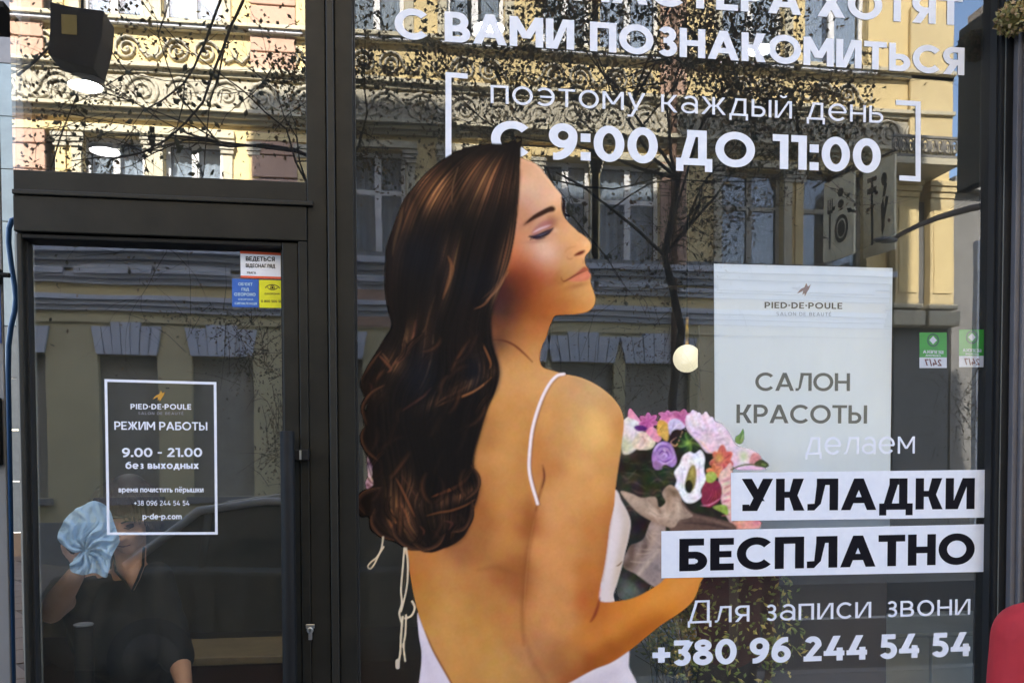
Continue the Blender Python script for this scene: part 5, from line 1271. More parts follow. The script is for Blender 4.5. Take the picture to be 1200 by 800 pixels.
for k in range(4200):
    c = at(rng.uniform(722, 905) if k % 5 else rng.uniform(880, 925), rng.uniform(668, 812), ypl); c.y = ypl + rng.uniform(-.14, .16)
    q_ = at(846, 725, ypl)
    if ((c.x - q_.x) / .33) ** 2 + ((c.z - q_.z) / .26) ** 2 + rng.uniform(-.2, .3) > 1 : continue
    lf.m = 1 if rng.rand() < .28 else 0
    leafq(lf, c, Vector((rng.normal(), rng.normal() * .6, rng.normal() * .7 - .2)), Vector((rng.normal() * .4, -1, .5)), rng.uniform(.018, .036), rng.uniform(.004, .008))
stm.build('stems', mat('plant_stem', (.05, .07, .025), .7), pl, kind='stuff')
lf.build('leaves', [LEAF, LEAF2], pl, kind='stuff')

# low counter behind the door: pale edge over dark red front
ct = thing('counter', 'low dark red counter with a pale top edge behind the door', 'counter')
yk = 1.4
MB().box(X(100, yk), yk, .1, X(352, yk), yk + .45, at(270, 778, yk).z).build('front_panel', mat('dark_red_wood', lin((74, 34, 26)), .5, noise=10), ct, bevel=.004)
MB().box(X(98, yk), yk - .03, at(270, 777, yk).z, X(354, yk), yk + .47, at(270, 768, yk).z).build('counter_top', mat('pale_edge', lin((160, 140, 104)), .4, noise=10), ct, bevel=.004)

# ------------------------------------------------------------ people
def blob(name, prims, m, parent, vox=.011, smooth=6, mats=None):
    """one continuous surface grown over overlapping shapes (voxel remesh)"""
    mb = MB()
    for p in prims:
        if p[0] == 'c': mb.capsule(p[1], p[2], p[3], p[4], 14)
        else: mb.ball(p[1], p[2], 16, 10, p[3] if len(p) > 3 else None)
    o = mb.build(name, m, parent)
    r = o.modifiers.new('remesh', 'REMESH'); r.mode = 'VOXEL'; r.voxel_size = vox; r.use_smooth_shade = True
    s_ = o.modifiers.new('smooth', 'SMOOTH'); s_.factor = .5; s_.iterations = smooth
    return o
def hand(prims, wrist, d, palm_n, curl, s=1.0, spread=.35, side=1):
    """palm and five bent fingers appended to prims. d: towards the fingers, palm_n: out of the palm"""
    d = d.normalized(); n_ = (palm_n - d * palm_n.dot(d)).normalized(); w = d.cross(n_).normalized() * side
    w_c = wrist + d * .045 * s
    for k in (-1.2, -.4, .4, 1.2): prims.append(('c', wrist + w * k * .012 * s, wrist + d * .088 * s + w * k * .019 * s, .013 * s, .0125 * s))
    for k, (u, L) in enumerate(((-1.35, .066), (-.45, .080), (.45, .086), (1.35, .076))):
        b_ = wrist + d * .09 * s + w * u * .0195 * s; dir_ = (d + w * u * .10 * spread).normalized(); p = b_
        for j, fr_ in enumerate((.45, .32, .23)):
            ang = curl * (j + .6) * .5
            dd_ = (dir_ * math.cos(ang) + n_ * math.sin(ang)).normalized(); q_ = p + dd_ * L * fr_ * s
            prims.append(('c', p, q_, (.0092 - j * .0008) * s, (.0086 - j * .0009) * s)); p = q_
    tb = wrist + d * .025 * s + w * .028 * s; t1 = tb + (d * .6 + w * .8 + n_ * .25).normalized() * .042 * s; t2 = t1 + (d * .9 + w * .35 + n_ * .45).normalized() * .034 * s
    prims.append(('c', wrist + d * .02 * s + w * .01 * s, tb, .014 * s, .0125 * s)); prims.append(('c', tb, t1, .0125 * s, .0105 * s)); prims.append(('c', t1, t2, .0102 * s, .0085 * s))
SKINM = mat('skin', lin((232, 184, 156)), .5, noise=12, col2=lin((218, 168, 140)), spec=.4)
def head(prims, c, fwd_, up_, s=1.0):
    """skull, jaw, nose, lips, brows, ears as overlapping shapes; c is the head centre"""
    f = fwd_.normalized(); u = (up_ - f * up_.dot(f)).normalized(); r_ = f.cross(u).normalized()
    q = Matrix((r_, f, u)).transposed()
    P = lambda a, b_, c_: c + r_ * a * s + f * b_ * s + u * c_ * s
    E = lambda p, r3: prims.append(('e', p, tuple(v * s for v in r3), q))
    E(P(0, -.012, .022), (.076, .094, .094)); E(P(0, .022, -.035), (.060, .066, .072)); E(P(0, .050, -.086), (.030, .030, .026))
    E(P(0, .080, -.010), (.011, .016, .030)); E(P(0, .094, -.034), (.014, .015, .011)); E(P(-.011, .086, -.038), (.008, .009, .007)); E(P(.011, .086, -.038), (.008, .009, .007))
    E(P(0, .076, -.060), (.024, .010, .006)); E(P(0, .074, -.071), (.020, .010, .007)); E(P(-.031, .072, .018), (.024, .012, .008)); E(P(.031, .072, .018), (.024, .012, .008))
    E(P(-.040, .052, -.032), (.026, .024, .022)); E(P(.040, .052, -.032), (.026, .024, .022))
    E(P(-.079, -.004, -.010), (.008, .018, .030)); E(P(.079, -.004, -.010), (.008, .018, .030))
    return P, q
# --- the woman who wipes the door glass from inside
wk = thing('person', 'dark-haired person in a black V-neck top wiping the door glass with a light blue cloth', 'person')
hc = at(148, 606, .42)
fdir = Vector((-.02, -1, -.42)); udir = Vector((-.10, -.35, 1))
neck_b = at(150, 668, .58); chest = at(145, 740, .56)
shR, shL = at(184, 676, .56), at(88, 690, .60)             # shoulders, as they show left/right in the picture
elL = at(60, 716, .36); wrL = at(92, 668, .13)
elR = at(207, 760, .50); wrR = at(218, 812, .42)
pr_s = []
P_, q_ = head(pr_s, hc, fdir, udir, 1.10)
pr_s += [('c', hc - Vector((0, -.05, .05)), neck_b + Vector((0, .01, -.02)), .056, .064)]
pr_s += [('e', neck_b + Vector((-.0, -.0, -.05)), (.13, .075, .07), None) if False else ('c', neck_b + Vector((-.08, .0, -.045)), neck_b + Vector((.08, 0, -.045)), .05, .05)]
pr_s += [('c', shL, elL, .052, .043), ('c', elL, elL.lerp(wrL, .35), .045, .044), ('c', elL.lerp(wrL, .35), wrL, .044, .028)]
pr_s += [('c', shR, elR, .052, .042), ('c', elR, elR.lerp(wrR, .35), .043, .042), ('c', elR.lerp(wrR, .35), wrR, .042, .027)]
pr_s += [('c', shL, shR, .055, .055), ('c', neck_b + Vector((0, 0, -.09)), chest + Vector((0, 0, -.05)), .10, .13)]
hip = Vector((chest.x - .01, .66, .95))
pr_s += [('c', chest, hip, .13, .15), ('c', hip + Vector((-.09, 0, -.03)), Vector((hip.x - .10, .66, .55)), .09, .06), ('c', Vector((hip.x - .10, .66, .55)), Vector((hip.x - .11, .70, .17)), .06, .04), ('c', hip + Vector((.09, 0, -.03)), Vector((hip.x + .10, .64, .55)), .09, .06), ('c', Vector((hip.x + .10, .64, .55)), Vector((hip.x + .11, .68, .17)), .06, .04)]
hand(pr_s, wrL, Vector((.45, -.30, .85)), Vector((0, -1, -.1)), .25, 1.0, 1.0, -1)
hand(pr_s, wrR, Vector((.10, -.15, -1)), Vector((-.6, .2, 0)), .6, 1.0, .5, 1)
body = blob('body', pr_s, SKINM, wk, .0075, 4)
# eyes: dark lids and brows
for s_ in (-1, 1):
    e_ = P_(.031 * s_, .070, .002); MB().ball(e_, (.0155, .0115, .0085), 14, 8, q_).build('eye', mat('eye_shadow', (.10, .055, .05), .5), wk)
    MB().tube([P_(.013 * s_, .088, .020), P_(.030 * s_, .090, .026), P_(.048 * s_, .078, .018)], [.0025, .004, .0015], 6).build('eyebrow', mat('dark_hair', (.012, .007, .008), .5, noise=30, col2=(.04, .010, .016)), wk)
    MB().tube([P_(.015 * s_, .083, .000), P_(.031 * s_, .086, -.003), P_(.047 * s_, .076, .000)], [.0012, .0022, .0012], 6).build('eyelashes', MATS['dark_hair'], wk)
MB().tube([P_(-.022, .083, -.064), P_(0, .089, -.0655), P_(.022, .083, -.064)], [.0015, .0030, .0015], 6).build('lip_line', mat('lip', (.16, .05, .045), .5), wk)
# hair: cap with fringe and side locks
hp_ = [('e', P_(0, -.022, .040), (.098, .112, .102), q_), ('e', P_(0, -.060, -.015), (.088, .066, .090), q_), ('e', P_(0, .040, .078), (.078, .050, .036), q_), ('e', P_(-.084, -.01, -.010), (.022, .040, .066), q_), ('e', P_(.084, -.01, -.010), (.022, .040, .066), q_),
       ('e', P_(0, .072, .066), (.066, .028, .030), q_), ('e', P_(-.02, .086, .054), (.036, .012, .016), q_), ('e', P_(.025, .086, .056), (.036, .012, .016), q_), ('e', P_(-.02, -.02, .090), (.07, .08, .06), q_)]
hr = blob('hair', hp_, MATS['dark_hair'], wk, .008, 3)
st_ = MB()
for k in range(260):
    th = rng.uniform(-1.9, 1.9); r0s = .9
    base_ = P_(rng.uniform(-.03, .03), rng.uniform(-.03, .03), .135)
    mid = P_(math.sin(th) * .104, math.cos(th) * .112 - .02, .070 + rng.uniform(-.01, .01))
    end = P_(math.sin(th) * .108, math.cos(th) * .112 - .02 + .012, .052 + rng.uniform(-.012, .015) - .10 * abs(math.sin(th)) ** 2)
    st_.tube([base_, base_.lerp(mid, .6) + (base_ - hc) * .10, mid, end], [.001, .0024, .0026, .0008], 4, False)
st_.build('hair_strands', mat('reddish_hair', (.05, .010, .018), .45, noise=20, col2=(.012, .007, .008)), wk)
# black top with V neck
TOPM = mat('black_blouse', lin((36, 38, 40)), .85, noise=10, col2=lin((26, 28, 30)), bump=.15, bscale=30)
up_s = [('c', shL + Vector((.02, 0, -.01)), shR + Vector((-.0, 0, -.01)), .066, .068), ('c', neck_b + Vector((0, .0, -.13)), chest + Vector((0, 0, -.05)), .128, .152), ('c', chest, hip, .150, .165),
        ('c', shL + Vector((.03, -.0, -.07)), chest + Vector((-.07, -.02, -.05)), .085, .10), ('c', shR + Vector((-.02, 0, -.06)), chest + Vector((.07, -.02, -.05)), .08, .10), ('c', hip, hip + Vector((0, 0, -.12)), .17, .18),
        ('c', shR, shR.lerp(elR, .95), .063, .062), ('c', shR.lerp(elR, .9), shR.lerp(elR, 1.0) + Vector((0, 0, -.03)), .062, .068), ('c', shL, shL.lerp(elL, .38), .064, .060)]
blouse = blob('top', up_s, TOPM, wk, .009, 5)
# skin inset that shows in the V
vz = at(152, 690, .42)
def dome(px, py, yoff): p = at(px, py, yoff); return p
vn = MB(); VP = [((131, 641), .475), ((169, 641), .470), ((168, 662), .425), ((162, 678), .40), ((155, 692), .388), ((147, 681), .40), ((136, 668), .43)]
pts_ = [at(p[0], p[1], y) for p, y in VP]; cc = at(151, 664, .405)
vn.add(pts_ + [cc] + [p + Vector((0, .03, 0)) for p in pts_], [(i, (i + 1) % 7, 7) for i in range(7)] + [(i, i + 8, (i + 1) % 7 + 8, (i + 1) % 7) for i in range(7)], True)
recalc(vn.build('neckline_skin', SKINM, wk))
wk2 = MB().tube([pts_[1] + Vector((0, -.004, 0)), pts_[2] + Vector((0, -.006, 0)), pts_[3] + Vector((0, -.006, 0)), pts_[4] + Vector((0, -.006, 0)), pts_[5] + Vector((0, -.006, 0)), pts_[6] + Vector((0, -.006, 0)), pts_[0] + Vector((0, -.004, 0))], .005, 8)
wk2.build('collar_edge', TOPM, wk)
MB().box(hip.x - .18, .56, .10, hip.x - .04, .82, .17).build('shoe', BLACK, wk, bevel=.03)
MB().box(hip.x + .04, .56, .10, hip.x + .18, .82, .17).build('shoe', BLACK, wk, bevel=.03)
tr_ = [('c', hip + Vector((-.09, 0, -.05)), Vector((hip.x - .10, .66, .55)), .115, .085), ('c', Vector((hip.x - .10, .66, .55)), Vector((hip.x - .11, .70, .22)), .085, .07), ('c', hip + Vector((.09, 0, -.05)), Vector((hip.x + .10, .64, .55)), .115, .085), ('c', Vector((hip.x + .10, .64, .55)), Vector((hip.x + .11, .68, .22)), .085, .07), ('c', hip + Vector((-.08, 0, 0)), hip + Vector((.08, 0, 0)), .15, .15)]
blob('trousers', tr_, mat('black_trousers', (.012, .012, .013), .8), wk, .012, 4)
# cloth: a wrinkled sheet pressed on the glass
cl_o = [(68, 630), (74, 612), (84, 600), (97, 592), (110, 587), (121, 590), (129, 598), (133, 610), (137, 622), (140, 634), (136, 642), (131, 652), (128, 664), (124, 676), (112, 671), (98, 673), (85, 670), (82, 661), (92, 652), (97, 646), (88, 646), (80, 642)]
Pc = np.array(spline(cl_o, True, 9)); ctr = Pc.mean(0); rings = 36; vs = []; N_ = len(Pc)
def wr(px_, py_):
    a_ = math.atan2(py_ - 645, px_ - 100); r_ = math.hypot(px_ - 100, py_ - 645)
    n1 = (1 - abs(math.sin(a_ * 5.5 + math.sin(r_ * .14) * 1.1))) ** 2 * min(1, r_ / 8) * .030
    n2 = (1 - abs(math.sin(px_ * .13 + py_ * .08 + math.sin(py_ * .1)))) ** 3 * .012
    return .036 - n1 - n2 + .003 * math.sin(px_ * .5 + py_ * .3)
for k in range(rings + 1):
    for i in range(N_):
        q = ctr + (Pc[i] - ctr) * (k / rings); yv = max(.010, wr(q[0], q[1])); vs.append(at(q[0], q[1], yv))
fs = [(k * N_ + i, k * N_ + (i + 1) % N_, (k + 1) * N_ + (i + 1) % N_, (k + 1) * N_ + i) for k in range(rings) for i in range(N_)]
clm = MB().add(vs, fs, True)
co_ = clm.build('cloth', mat('blue_cloth', lin((200, 226, 246)), .85, noise=14, col2=lin((178, 210, 236)), bump=.5, bscale=160))
sd = co_.modifiers.new('thick', 'SOLIDIFY'); sd.thickness = .003; sd.offset = 1
tag(co_, 'crumpled light blue cleaning cloth pressed against the door glass', 'cloth')

# --- person in red outside at the right edge
rp = thing('person', 'person in a plain red top standing at the right edge, only the shoulder in view', 'person')
ry = -1.15
RED = mat('red_jersey', lin((168, 30, 40)), .8, noise=8, col2=lin((150, 24, 34)), bump=.25, bscale=25)
sh_t = at(1200, 708, ry); c0_ = Vector((sh_t.x + .012, ry, sh_t.z - .075))
torso_x = c0_.x + .20
el_ = Vector((c0_.x - .035, ry - .01, c0_.z - .30))
rsk = [('c', Vector((torso_x, ry, c0_.z + .0)), Vector((torso_x, ry, c0_.z + .11)), .055, .05)]
hc2 = Vector((torso_x + .01, ry, c0_.z + .24))
P2, q2 = head(rsk, hc2, Vector((.25, 1, -.05)), Vector((0, 0, 1)), 1.0)
rsk += [('c', el_, Vector((el_.x + .02, ry + .06, el_.z - .25)), .038, .026), ('c', c0_, el_, .05, .04), ('c', c0_, Vector((torso_x + .2, ry, c0_.z)), .05, .05), ('c', Vector((torso_x + .2, ry, c0_.z)), Vector((torso_x + .23, ry, c0_.z - .30)), .048, .04), ('c', Vector((torso_x + .23, ry, c0_.z - .30)), Vector((torso_x + .22, ry + .05, c0_.z - .54)), .038, .026),
        ('c', Vector((torso_x, ry, c0_.z - .05)), Vector((torso_x, ry, c0_.z - .50)), .12, .13)]
hand(rsk, Vector((el_.x + .02, ry + .06, el_.z - .25)), Vector((.05, .1, -1)), Vector((1, 0, 0)), .5)
hand(rsk, Vector((torso_x + .22, ry + .05, c0_.z - .54)), Vector((-.05, .1, -1)), Vector((-1, 0, 0)), .5, side=-1)
legb = c0_.z - .50
for s_ in (-1, 1): rsk += [('c', Vector((torso_x + .08 * s_, ry, legb)), Vector((torso_x + .09 * s_, ry, .46 + .0)), .085, .055), ('c', Vector((torso_x + .09 * s_, ry, .46)), Vector((torso_x + .09 * s_, ry + .02, .08)), .055, .036)]
blob('body', rsk, SKINM, rp, .010, 4)
blob('jersey', [('c', c0_, Vector((torso_x + .2, ry, c0_.z)), .078, .078), ('c', c0_, el_, .080, .074), ('c', c0_ + Vector((.05, 0, .02)), Vector((torso_x, ry, c0_.z + .045)), .075, .062), ('c', Vector((torso_x + .2, ry, c0_.z)), Vector((torso_x + .23, ry, c0_.z - .30)), .078, .066),
                ('c', Vector((torso_x - .07, ry, c0_.z - .06)), Vector((torso_x - .05, ry, c0_.z - .50)), .125, .13), ('c', Vector((torso_x + .07, ry, c0_.z - .06)), Vector((torso_x + .05, ry, c0_.z - .50)), .125, .13)], RED, rp, .010, 6)
sleeve = MB().tube([el_ + Vector((-.0, 0, .022)), el_ + Vector((0, 0, .006))], .0765, 24); sleeve.build('cuff', RED, rp, bevel=.003)
blob('hair', [('e', P2(0, -.025, .04), (.09, .105, .095), q2), ('e', P2(0, -.06, -.02), (.08, .06, .08), q2), ('e', P2(0, .05, .08), (.07, .04, .03), q2)], mat('brown_hair', (.035, .02, .012), .6, noise=30), rp, .010, 3)
blob('trousers', [('c', Vector((torso_x + .08 * s_, ry, legb)), Vector((torso_x + .09 * s_, ry, .5)), .11, .075) for s_ in (-1, 1)] + [('c', Vector((torso_x + .09 * s_, ry, .5)), Vector((torso_x + .09 * s_, ry + .02, .12)), .075, .058) for s_ in (-1, 1)], mat('dark_denim', (.02, .03, .06), .85), rp, .012, 4)
for s_ in (-1, 1): MB().box(torso_x + .09 * s_ - .05, ry - .08, 0, torso_x + .09 * s_ + .05, ry + .20, .09).build('shoe', BLACK, rp, bevel=.03)

# dried flower head on the right post
df = thing('dried_flower', 'dried brown-green hydrangea head at the top right corner', 'flower')
dc = at(1187, 22, -.10); pet = MB()
for k in range(330):
    v = Vector((rng.normal(), rng.normal(), rng.normal())).normalized(); c = dc + Vector((v.x * .052, v.y * .045, v.z * .046))
    pet.m = k % 3
    leafq(pet, c, (v + Vector((rng.normal(), rng.normal(), rng.normal())) * .8), v, rng.uniform(.014, .022), rng.uniform(.006, .010))
pet.build('petals', [mat('dry_petal', lin((164, 148, 98)), .8, noise=30), mat('dry_petal_dark', lin((120, 112, 62)), .8, noise=30), mat('dry_petal_pink', lin((182, 152, 116)), .8, noise=30)], df, kind='stuff')
MB().ball(dc, (.040, .034, .035), 12, 8).build('flower_core', MATS['dry_petal_dark'], df)
MB().tube([dc, dc + Vector((.03, .02, -.02)), Vector((XR + .03, -.03, dc.z - .05))], .004, 6).build('stalk', mat('dry_stalk', lin((120, 100, 60)), .8), df)
# ------------------------------------------------------------ the far side of the street, which the panes mirror
# vx/vz: where a mirrored picture point lies on a plane that runs parallel to the pane at distance d in front of it
def V(px, py, d):
    p = at(px, py, d); return Vector((p.x, -d, p.z))
YW = -12.0
def fx(px): return V(px, 549, 12.0).x
def fz(py, px=447): return V(px, py, 12.0).z
YEL = mat('yellow_stucco', (.68, .54, .27), .9, noise=1.3, col2=(.60, .47, .24), bump=.25, bscale=12)
PINK = mat('pink_stucco', (.50, .33, .24), .9, noise=1.7, col2=(.42, .27, .20), bump=.3, bscale=10)
CREAM = mat('cream_stucco', (.55, .50, .36), .9, noise=3, col2=(.44, .40, .30), bump=.4, bscale=22)
LILAC = mat('pale_cornice', (.56, .58, .64), .85, noise=3, col2=(.48, .50, .55), bump=.2)
STONE = mat('grey_stone', (.25, .25, .24), .9, noise=4, col2=(.18, .18, .175), bump=.4)
WFR = mat('white_window_frame', (.80, .80, .80), .5)
PANE = glass_mat('street_pane', .09, (.85, .87, .88), wave=.05, dust=.02)
CURT = mat('sky_tint_curtain', (.60, .68, .80), .9, noise=5, col2=(.44, .50, .60))  # grey-blue cloth, lightened with the pale blue of mirrored sky
SHUT = mat('grey_shutter', (.34, .32, .27), .8, noise=5)
ORN = mat('relief_stucco', (.47, .43, .34), .9, noise=20, col2=(.30, .28, .22))
IRON = mat('wrought_iron', (.03, .03, .032), .6)
bl = thing('street_building', 'ornate yellow and pink stucco facade across the street, mirrored in the panes', 'building')
GW = .30
XA, XB = fx(-330), fx(1108)
ZTOP = 17.2
# storeys: (sill, head) of the openings
z_g = (1.15, fz(421))                                          # ground floor niches
z_1 = (fz(322), fz(176))                                       # first floor
z_2 = (fz(42), fz(42) + 2.5)
z_3 = (z_2[1] + 1.6, z_2[1] + 3.8)
cols = []                                                       # (centre px, half width px)
for c, h in ((-250, 33), (-150, 33), (-50, 33), (40, 33), (140, 36), (232, 34), (330, 22), (446, 32), (560, 33), (664, 28), (737, 36), (880, 36), (975, 36)): cols.append((fx(c), (fx(c + h) - fx(c - h)) / 2))
gcols = [(fx(c), (fx(c + h) - fx(c - h)) / 2) for c, h in ((-260, 36), (-130, 36), (20, 36), (152, 35), (262, 36), (390, 36), (500, 36), (604, 36), (683, 36), (770, 38))]
zc1, zc2 = fz(372), fz(352)
def wall_band(z0, z1, cs, zs, m, name, y0=YW, th=GW, xa=XA, xb=XB):
    """wall slab with openings; cs centres and half widths; zs the opening's bottom and top"""
    mb = MB(); e = sorted([(c - h, c + h) for c, h in cs if c - h > xa and c + h < xb]); x = xa
    if zs[0] > z0: mb.box(xa, y0 - th, z0, xb, y0, zs[0])
    if zs[1] < z1: mb.box(xa, y0 - th, zs[1], xb, y0, z1)
    for a, b in e + [(xb, xb)]:
        if a > x: mb.box(x, y0 - th, zs[0], a, y0, zs[1])
        x = b
    return mb.build(name, m, bl)
z_base, z_c = 0.003, fz(372)
z_f1, z_f2, z_f3 = fz(157), fz(103), z_2[0] - .12
wall_band(z_base, z_c - .002, gcols, z_g, mat('olive_stucco', (.60, .52, .31), .9, noise=1.4, col2=(.52, .45, .27), bump=.2), 'wall')
wall_band(z_c, z_f1 - .002, cols, z_1, YEL, 'wall')
wall_band(z_f1, z_2[1] + .7, cols, z_2, YEL, 'wall')
wall_band(z_2[1] + .702, ZTOP, cols, z_3, YEL, 'wall')
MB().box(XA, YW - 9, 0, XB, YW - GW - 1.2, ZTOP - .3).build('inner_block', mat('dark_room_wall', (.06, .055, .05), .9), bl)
MB().box(XA, YW - 9, ZTOP - .3, XB, YW + .35, ZTOP).build('roof', mat('roof_sheet', (.16, .09, .07), .7), bl)
MB().box(XB - .02, YW - 9, 0, XB, YW - GW, ZTOP - .302).build('wall', CREAM, bl)
# cornices and string courses: each a stepped moulding
def course(z, h, d, m, name, steps=3, xa=XA, xb=XB):
    mb = MB()
    for k in range(steps): mb.box(xa, YW + .001, z + h * k / steps + (.001 if k else 0), xb, YW + d * (k + 1) / steps, z + h * (k + 1) / steps)
    return mb.build(name, m, bl, bevel=.006)
course(fz(372), .26, .16, LILAC, 'string_course', xb=fx(1040))
course(fz(340), .16, .12, LILAC, 'string_course', 2, xb=fx(1040))
course(fz(325), .30, .30, LILAC, 'cornice', 3, xb=fx(1038))
course(fz(158), .20, .26, CREAM, 'cornice', 3)
course(fz(104), .14, .16, CREAM, 'string_course', 2)
course(fz(53), .14, .20, CREAM, 'sill_course', 2)
course(fz(385), .05, .04, MATS['olive_stucco'], 'string_course', 1)
course(ZTOP - .9, .55, .6, CREAM, 'eaves_cornice', 4)
MB().box(XA, YW + .002, 0.004, XB, YW + .09, .75).build('plinth', STONE, bl, bevel=.01)
# bosses of grey stone under the first cornice
bm_ = MB().box(0, 0, 0, .86, .05, .24).mesh('stone_block', STONE); x = XA + .1; k = 0
while x < fx(1035) - .9:
    o = bpy.data.objects.new('stone_block', bm_); COL.objects.link(o); o.parent = bl; o.location = (x, YW + .003, fz(312)); x += .90; k += 1
MB().box(XA, YW + .0015, fz(143), XB, YW + .03, fz(107)).build('frieze_band', ORN, bl)
# scroll relief of the frieze and under the sills: curled tubes
def scroll(s, flip=1):
    mb = MB(); pts = []
    for k in range(26):
        t = k / 25; a = t * 4.2 * math.pi; r_ = .30 * (1 - t * .86)
        pts.append((flip * (r_ * math.cos(a) - .05) * s, .0, (r_ * math.sin(a)) * s))
    mb.tube(pts, [.030 * s * (1 - .5 * k / 25) + .006 for k in range(26)], 6)
    mb.tube([(flip * .25 * s, 0, 0), (flip * .42 * s, 0, -.20 * s), (flip * .62 * s, 0, -.10 * s), (flip * .66 * s, 0, .10 * s)], [.03 * s, .035 * s, .03 * s, .012 * s], 6)
    mb.ball((flip * -.02 * s, 0, 0), (.05 * s, .035 * s, .05 * s), 8, 6)
    return mb.mesh('scroll_relief', ORN)
sc1, sc2 = scroll(.95, 1), scroll(.95, -1)
x = XA + .4; k = 0; zc = (fz(143) + fz(107)) / 2
while x < XB - .5:
    o = bpy.data.objects.new('scroll_relief', (sc1, sc2)[k % 2]); COL.objects.link(o); o.parent = bl; o.location = (x, YW + .045, zc); x += .66; k += 1
for (cx_, hw) in cols:
    for s_ in (1, -1):
        o = bpy.data.objects.new('scroll_relief', sc1 if s_ > 0 else sc2); COL.objects.link(o); o.parent = bl; o.location = (cx_ + s_ * .26, YW + .03, fz(76)); o.scale = (.75, 1, .75)
# windows: frame with casements, panes, curtains; surround and keystone
def window(cx_, hw, z0, z1, kind):
    w = MB(); y = YW - .16; t = .07
    w.box(cx_ - hw, y - .05, z0, cx_ - hw + t, y, z1); w.box(cx_ + hw - t, y - .05, z0, cx_ + hw, y, z1)
    w.box(cx_ - hw + t, y - .05, z0, cx_ + hw - t, y, z0 + t); w.box(cx_ - hw + t, y - .05, z1 - t, cx_ + hw - t, y, z1)
    w.box(cx_ - .055, y - .045, z0 + t, cx_ + .055, y + .012, z1 - t); zt = z0 + (z1 - z0) * .68
    for a, b in ((cx_ - hw + t, cx_ - .055), (cx_ + .055, cx_ + hw - t)): w.box(a, y - .045, zt - .04, b, y + .008, zt + .04)
    f = w.build('window', WFR if kind else SHUT, bl)
    MB().box(cx_ - hw + t, y - .034, z0 + t, cx_ + hw - t, y - .028, z1 - t).build('pane', PANE if kind != 3 else PANE, f)
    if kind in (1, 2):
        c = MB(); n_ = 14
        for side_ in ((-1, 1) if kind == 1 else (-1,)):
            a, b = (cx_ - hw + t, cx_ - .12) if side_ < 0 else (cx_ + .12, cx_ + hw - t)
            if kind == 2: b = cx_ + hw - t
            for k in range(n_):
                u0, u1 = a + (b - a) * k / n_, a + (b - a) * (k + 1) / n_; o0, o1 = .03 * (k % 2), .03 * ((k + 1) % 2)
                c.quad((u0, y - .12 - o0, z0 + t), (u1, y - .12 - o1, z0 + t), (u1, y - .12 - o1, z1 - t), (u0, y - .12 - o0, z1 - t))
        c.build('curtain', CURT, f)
    return f
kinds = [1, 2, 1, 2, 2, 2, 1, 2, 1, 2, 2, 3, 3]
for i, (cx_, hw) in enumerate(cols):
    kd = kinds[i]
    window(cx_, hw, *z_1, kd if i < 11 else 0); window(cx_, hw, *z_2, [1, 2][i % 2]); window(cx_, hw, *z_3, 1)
    for z0, z1 in (z_1, z_2):
        mb = MB(); e = .16
        mb.box(cx_ - hw - e, YW + .001, z0 - .02, cx_ - hw - .004, YW + .05, z1 + .02); mb.box(cx_ + hw + .004, YW + .001, z0 - .02, cx_ + hw + e, YW + .05, z1 + .02)
        mb.box(cx_ - hw - e - .04, YW + .001, z1 + .022, cx_ + hw + e + .04, YW + .09, z1 + .15)
        mb.build('surround', CREAM if i % 3 else YEL, bl, bevel=.008)
        MB().box(cx_ - hw - .12, YW + .001, z0 - .14, cx_ + hw + .12, YW + .16, z0 - .022).build('sill', LILAC, bl, bevel=.008)
        # capitals at the head of the surround
        for s_ in (-1, 1):
            mb = MB(); xx = cx_ + s_ * (hw + .08)
            for k in range(3): mb.box(xx - .10 - .015 * k, YW + .055, z1 - .22 + k * .07, xx + .10 + .015 * k, YW + .08 + .02 * k, z1 - .16 + k * .07)
            mb.build('capital', ORN, bl)
for i, (cx_, hw) in enumerate(gcols):
    if fx(800) < cx_ < fx(1040): pass
    MB().box(cx_ - hw, YW - .2, z_g[0], cx_ + hw, YW - .14, z_g[1]).build('shutter', SHUT, bl)
    k5 = 7
    for k in range(k5):
        a, b = -1 + 2 * k / k5, -1 + 2 * (k + 1) / k5; sp = 1.18
        z0, z1 = z_g[1] + .01, z_g[1] + .46 + (.07 if k in (2, 3, 4) else 0)
        d_ = .09 if k in (2, 3, 4) else .07
        MB().prism([(cx_ + a * hw + .006, z0), (cx_ + b * hw - .006, z0), (cx_ + b * hw * sp - .006, z1), (cx_ + a * hw * sp + .006, z1)], 'y', YW + .001, YW + d_).build('voussoir', LILAC, bl)
    MB().box(cx_ - hw - .08, YW + .001, z_g[0] - .12, cx_ + hw + .08, YW + .12, z_g[0] - .004).build('sill', STONE, bl, bevel=.008)
# pink rusticated pilasters
for pa, pb in ((-20, 62), (300, 352), (398, 410), (772, 802), (-330, -300)):
    xa_, xb_ = fx(pa), fx(pb)
    z = fz(168); j = 0
    for (zl, zh) in ((fz(322), fz(160)), (fz(140) + .6, ZTOP - 1)):
        z = zl
        while z + .36 < zh:
            MB().box(xa_, YW + .003, z, xb_, YW + .075, z + .36).build('pilaster_block', PINK, bl, bevel=.012); z += .385
MB().box(fx(418), YW + .003, fz(385) + .02, fx(468), YW + .05, fz(338)).build('pink_panel', PINK, bl, bevel=.01)
# downpipe on the facade
MB().tube([(fx(786), YW + .14, .2), (fx(786), YW + .14, ZTOP - 1)], .055, 10).build('downpipe', mat('rusty_pipe', (.16, .09, .055), .7, noise=5), bl)
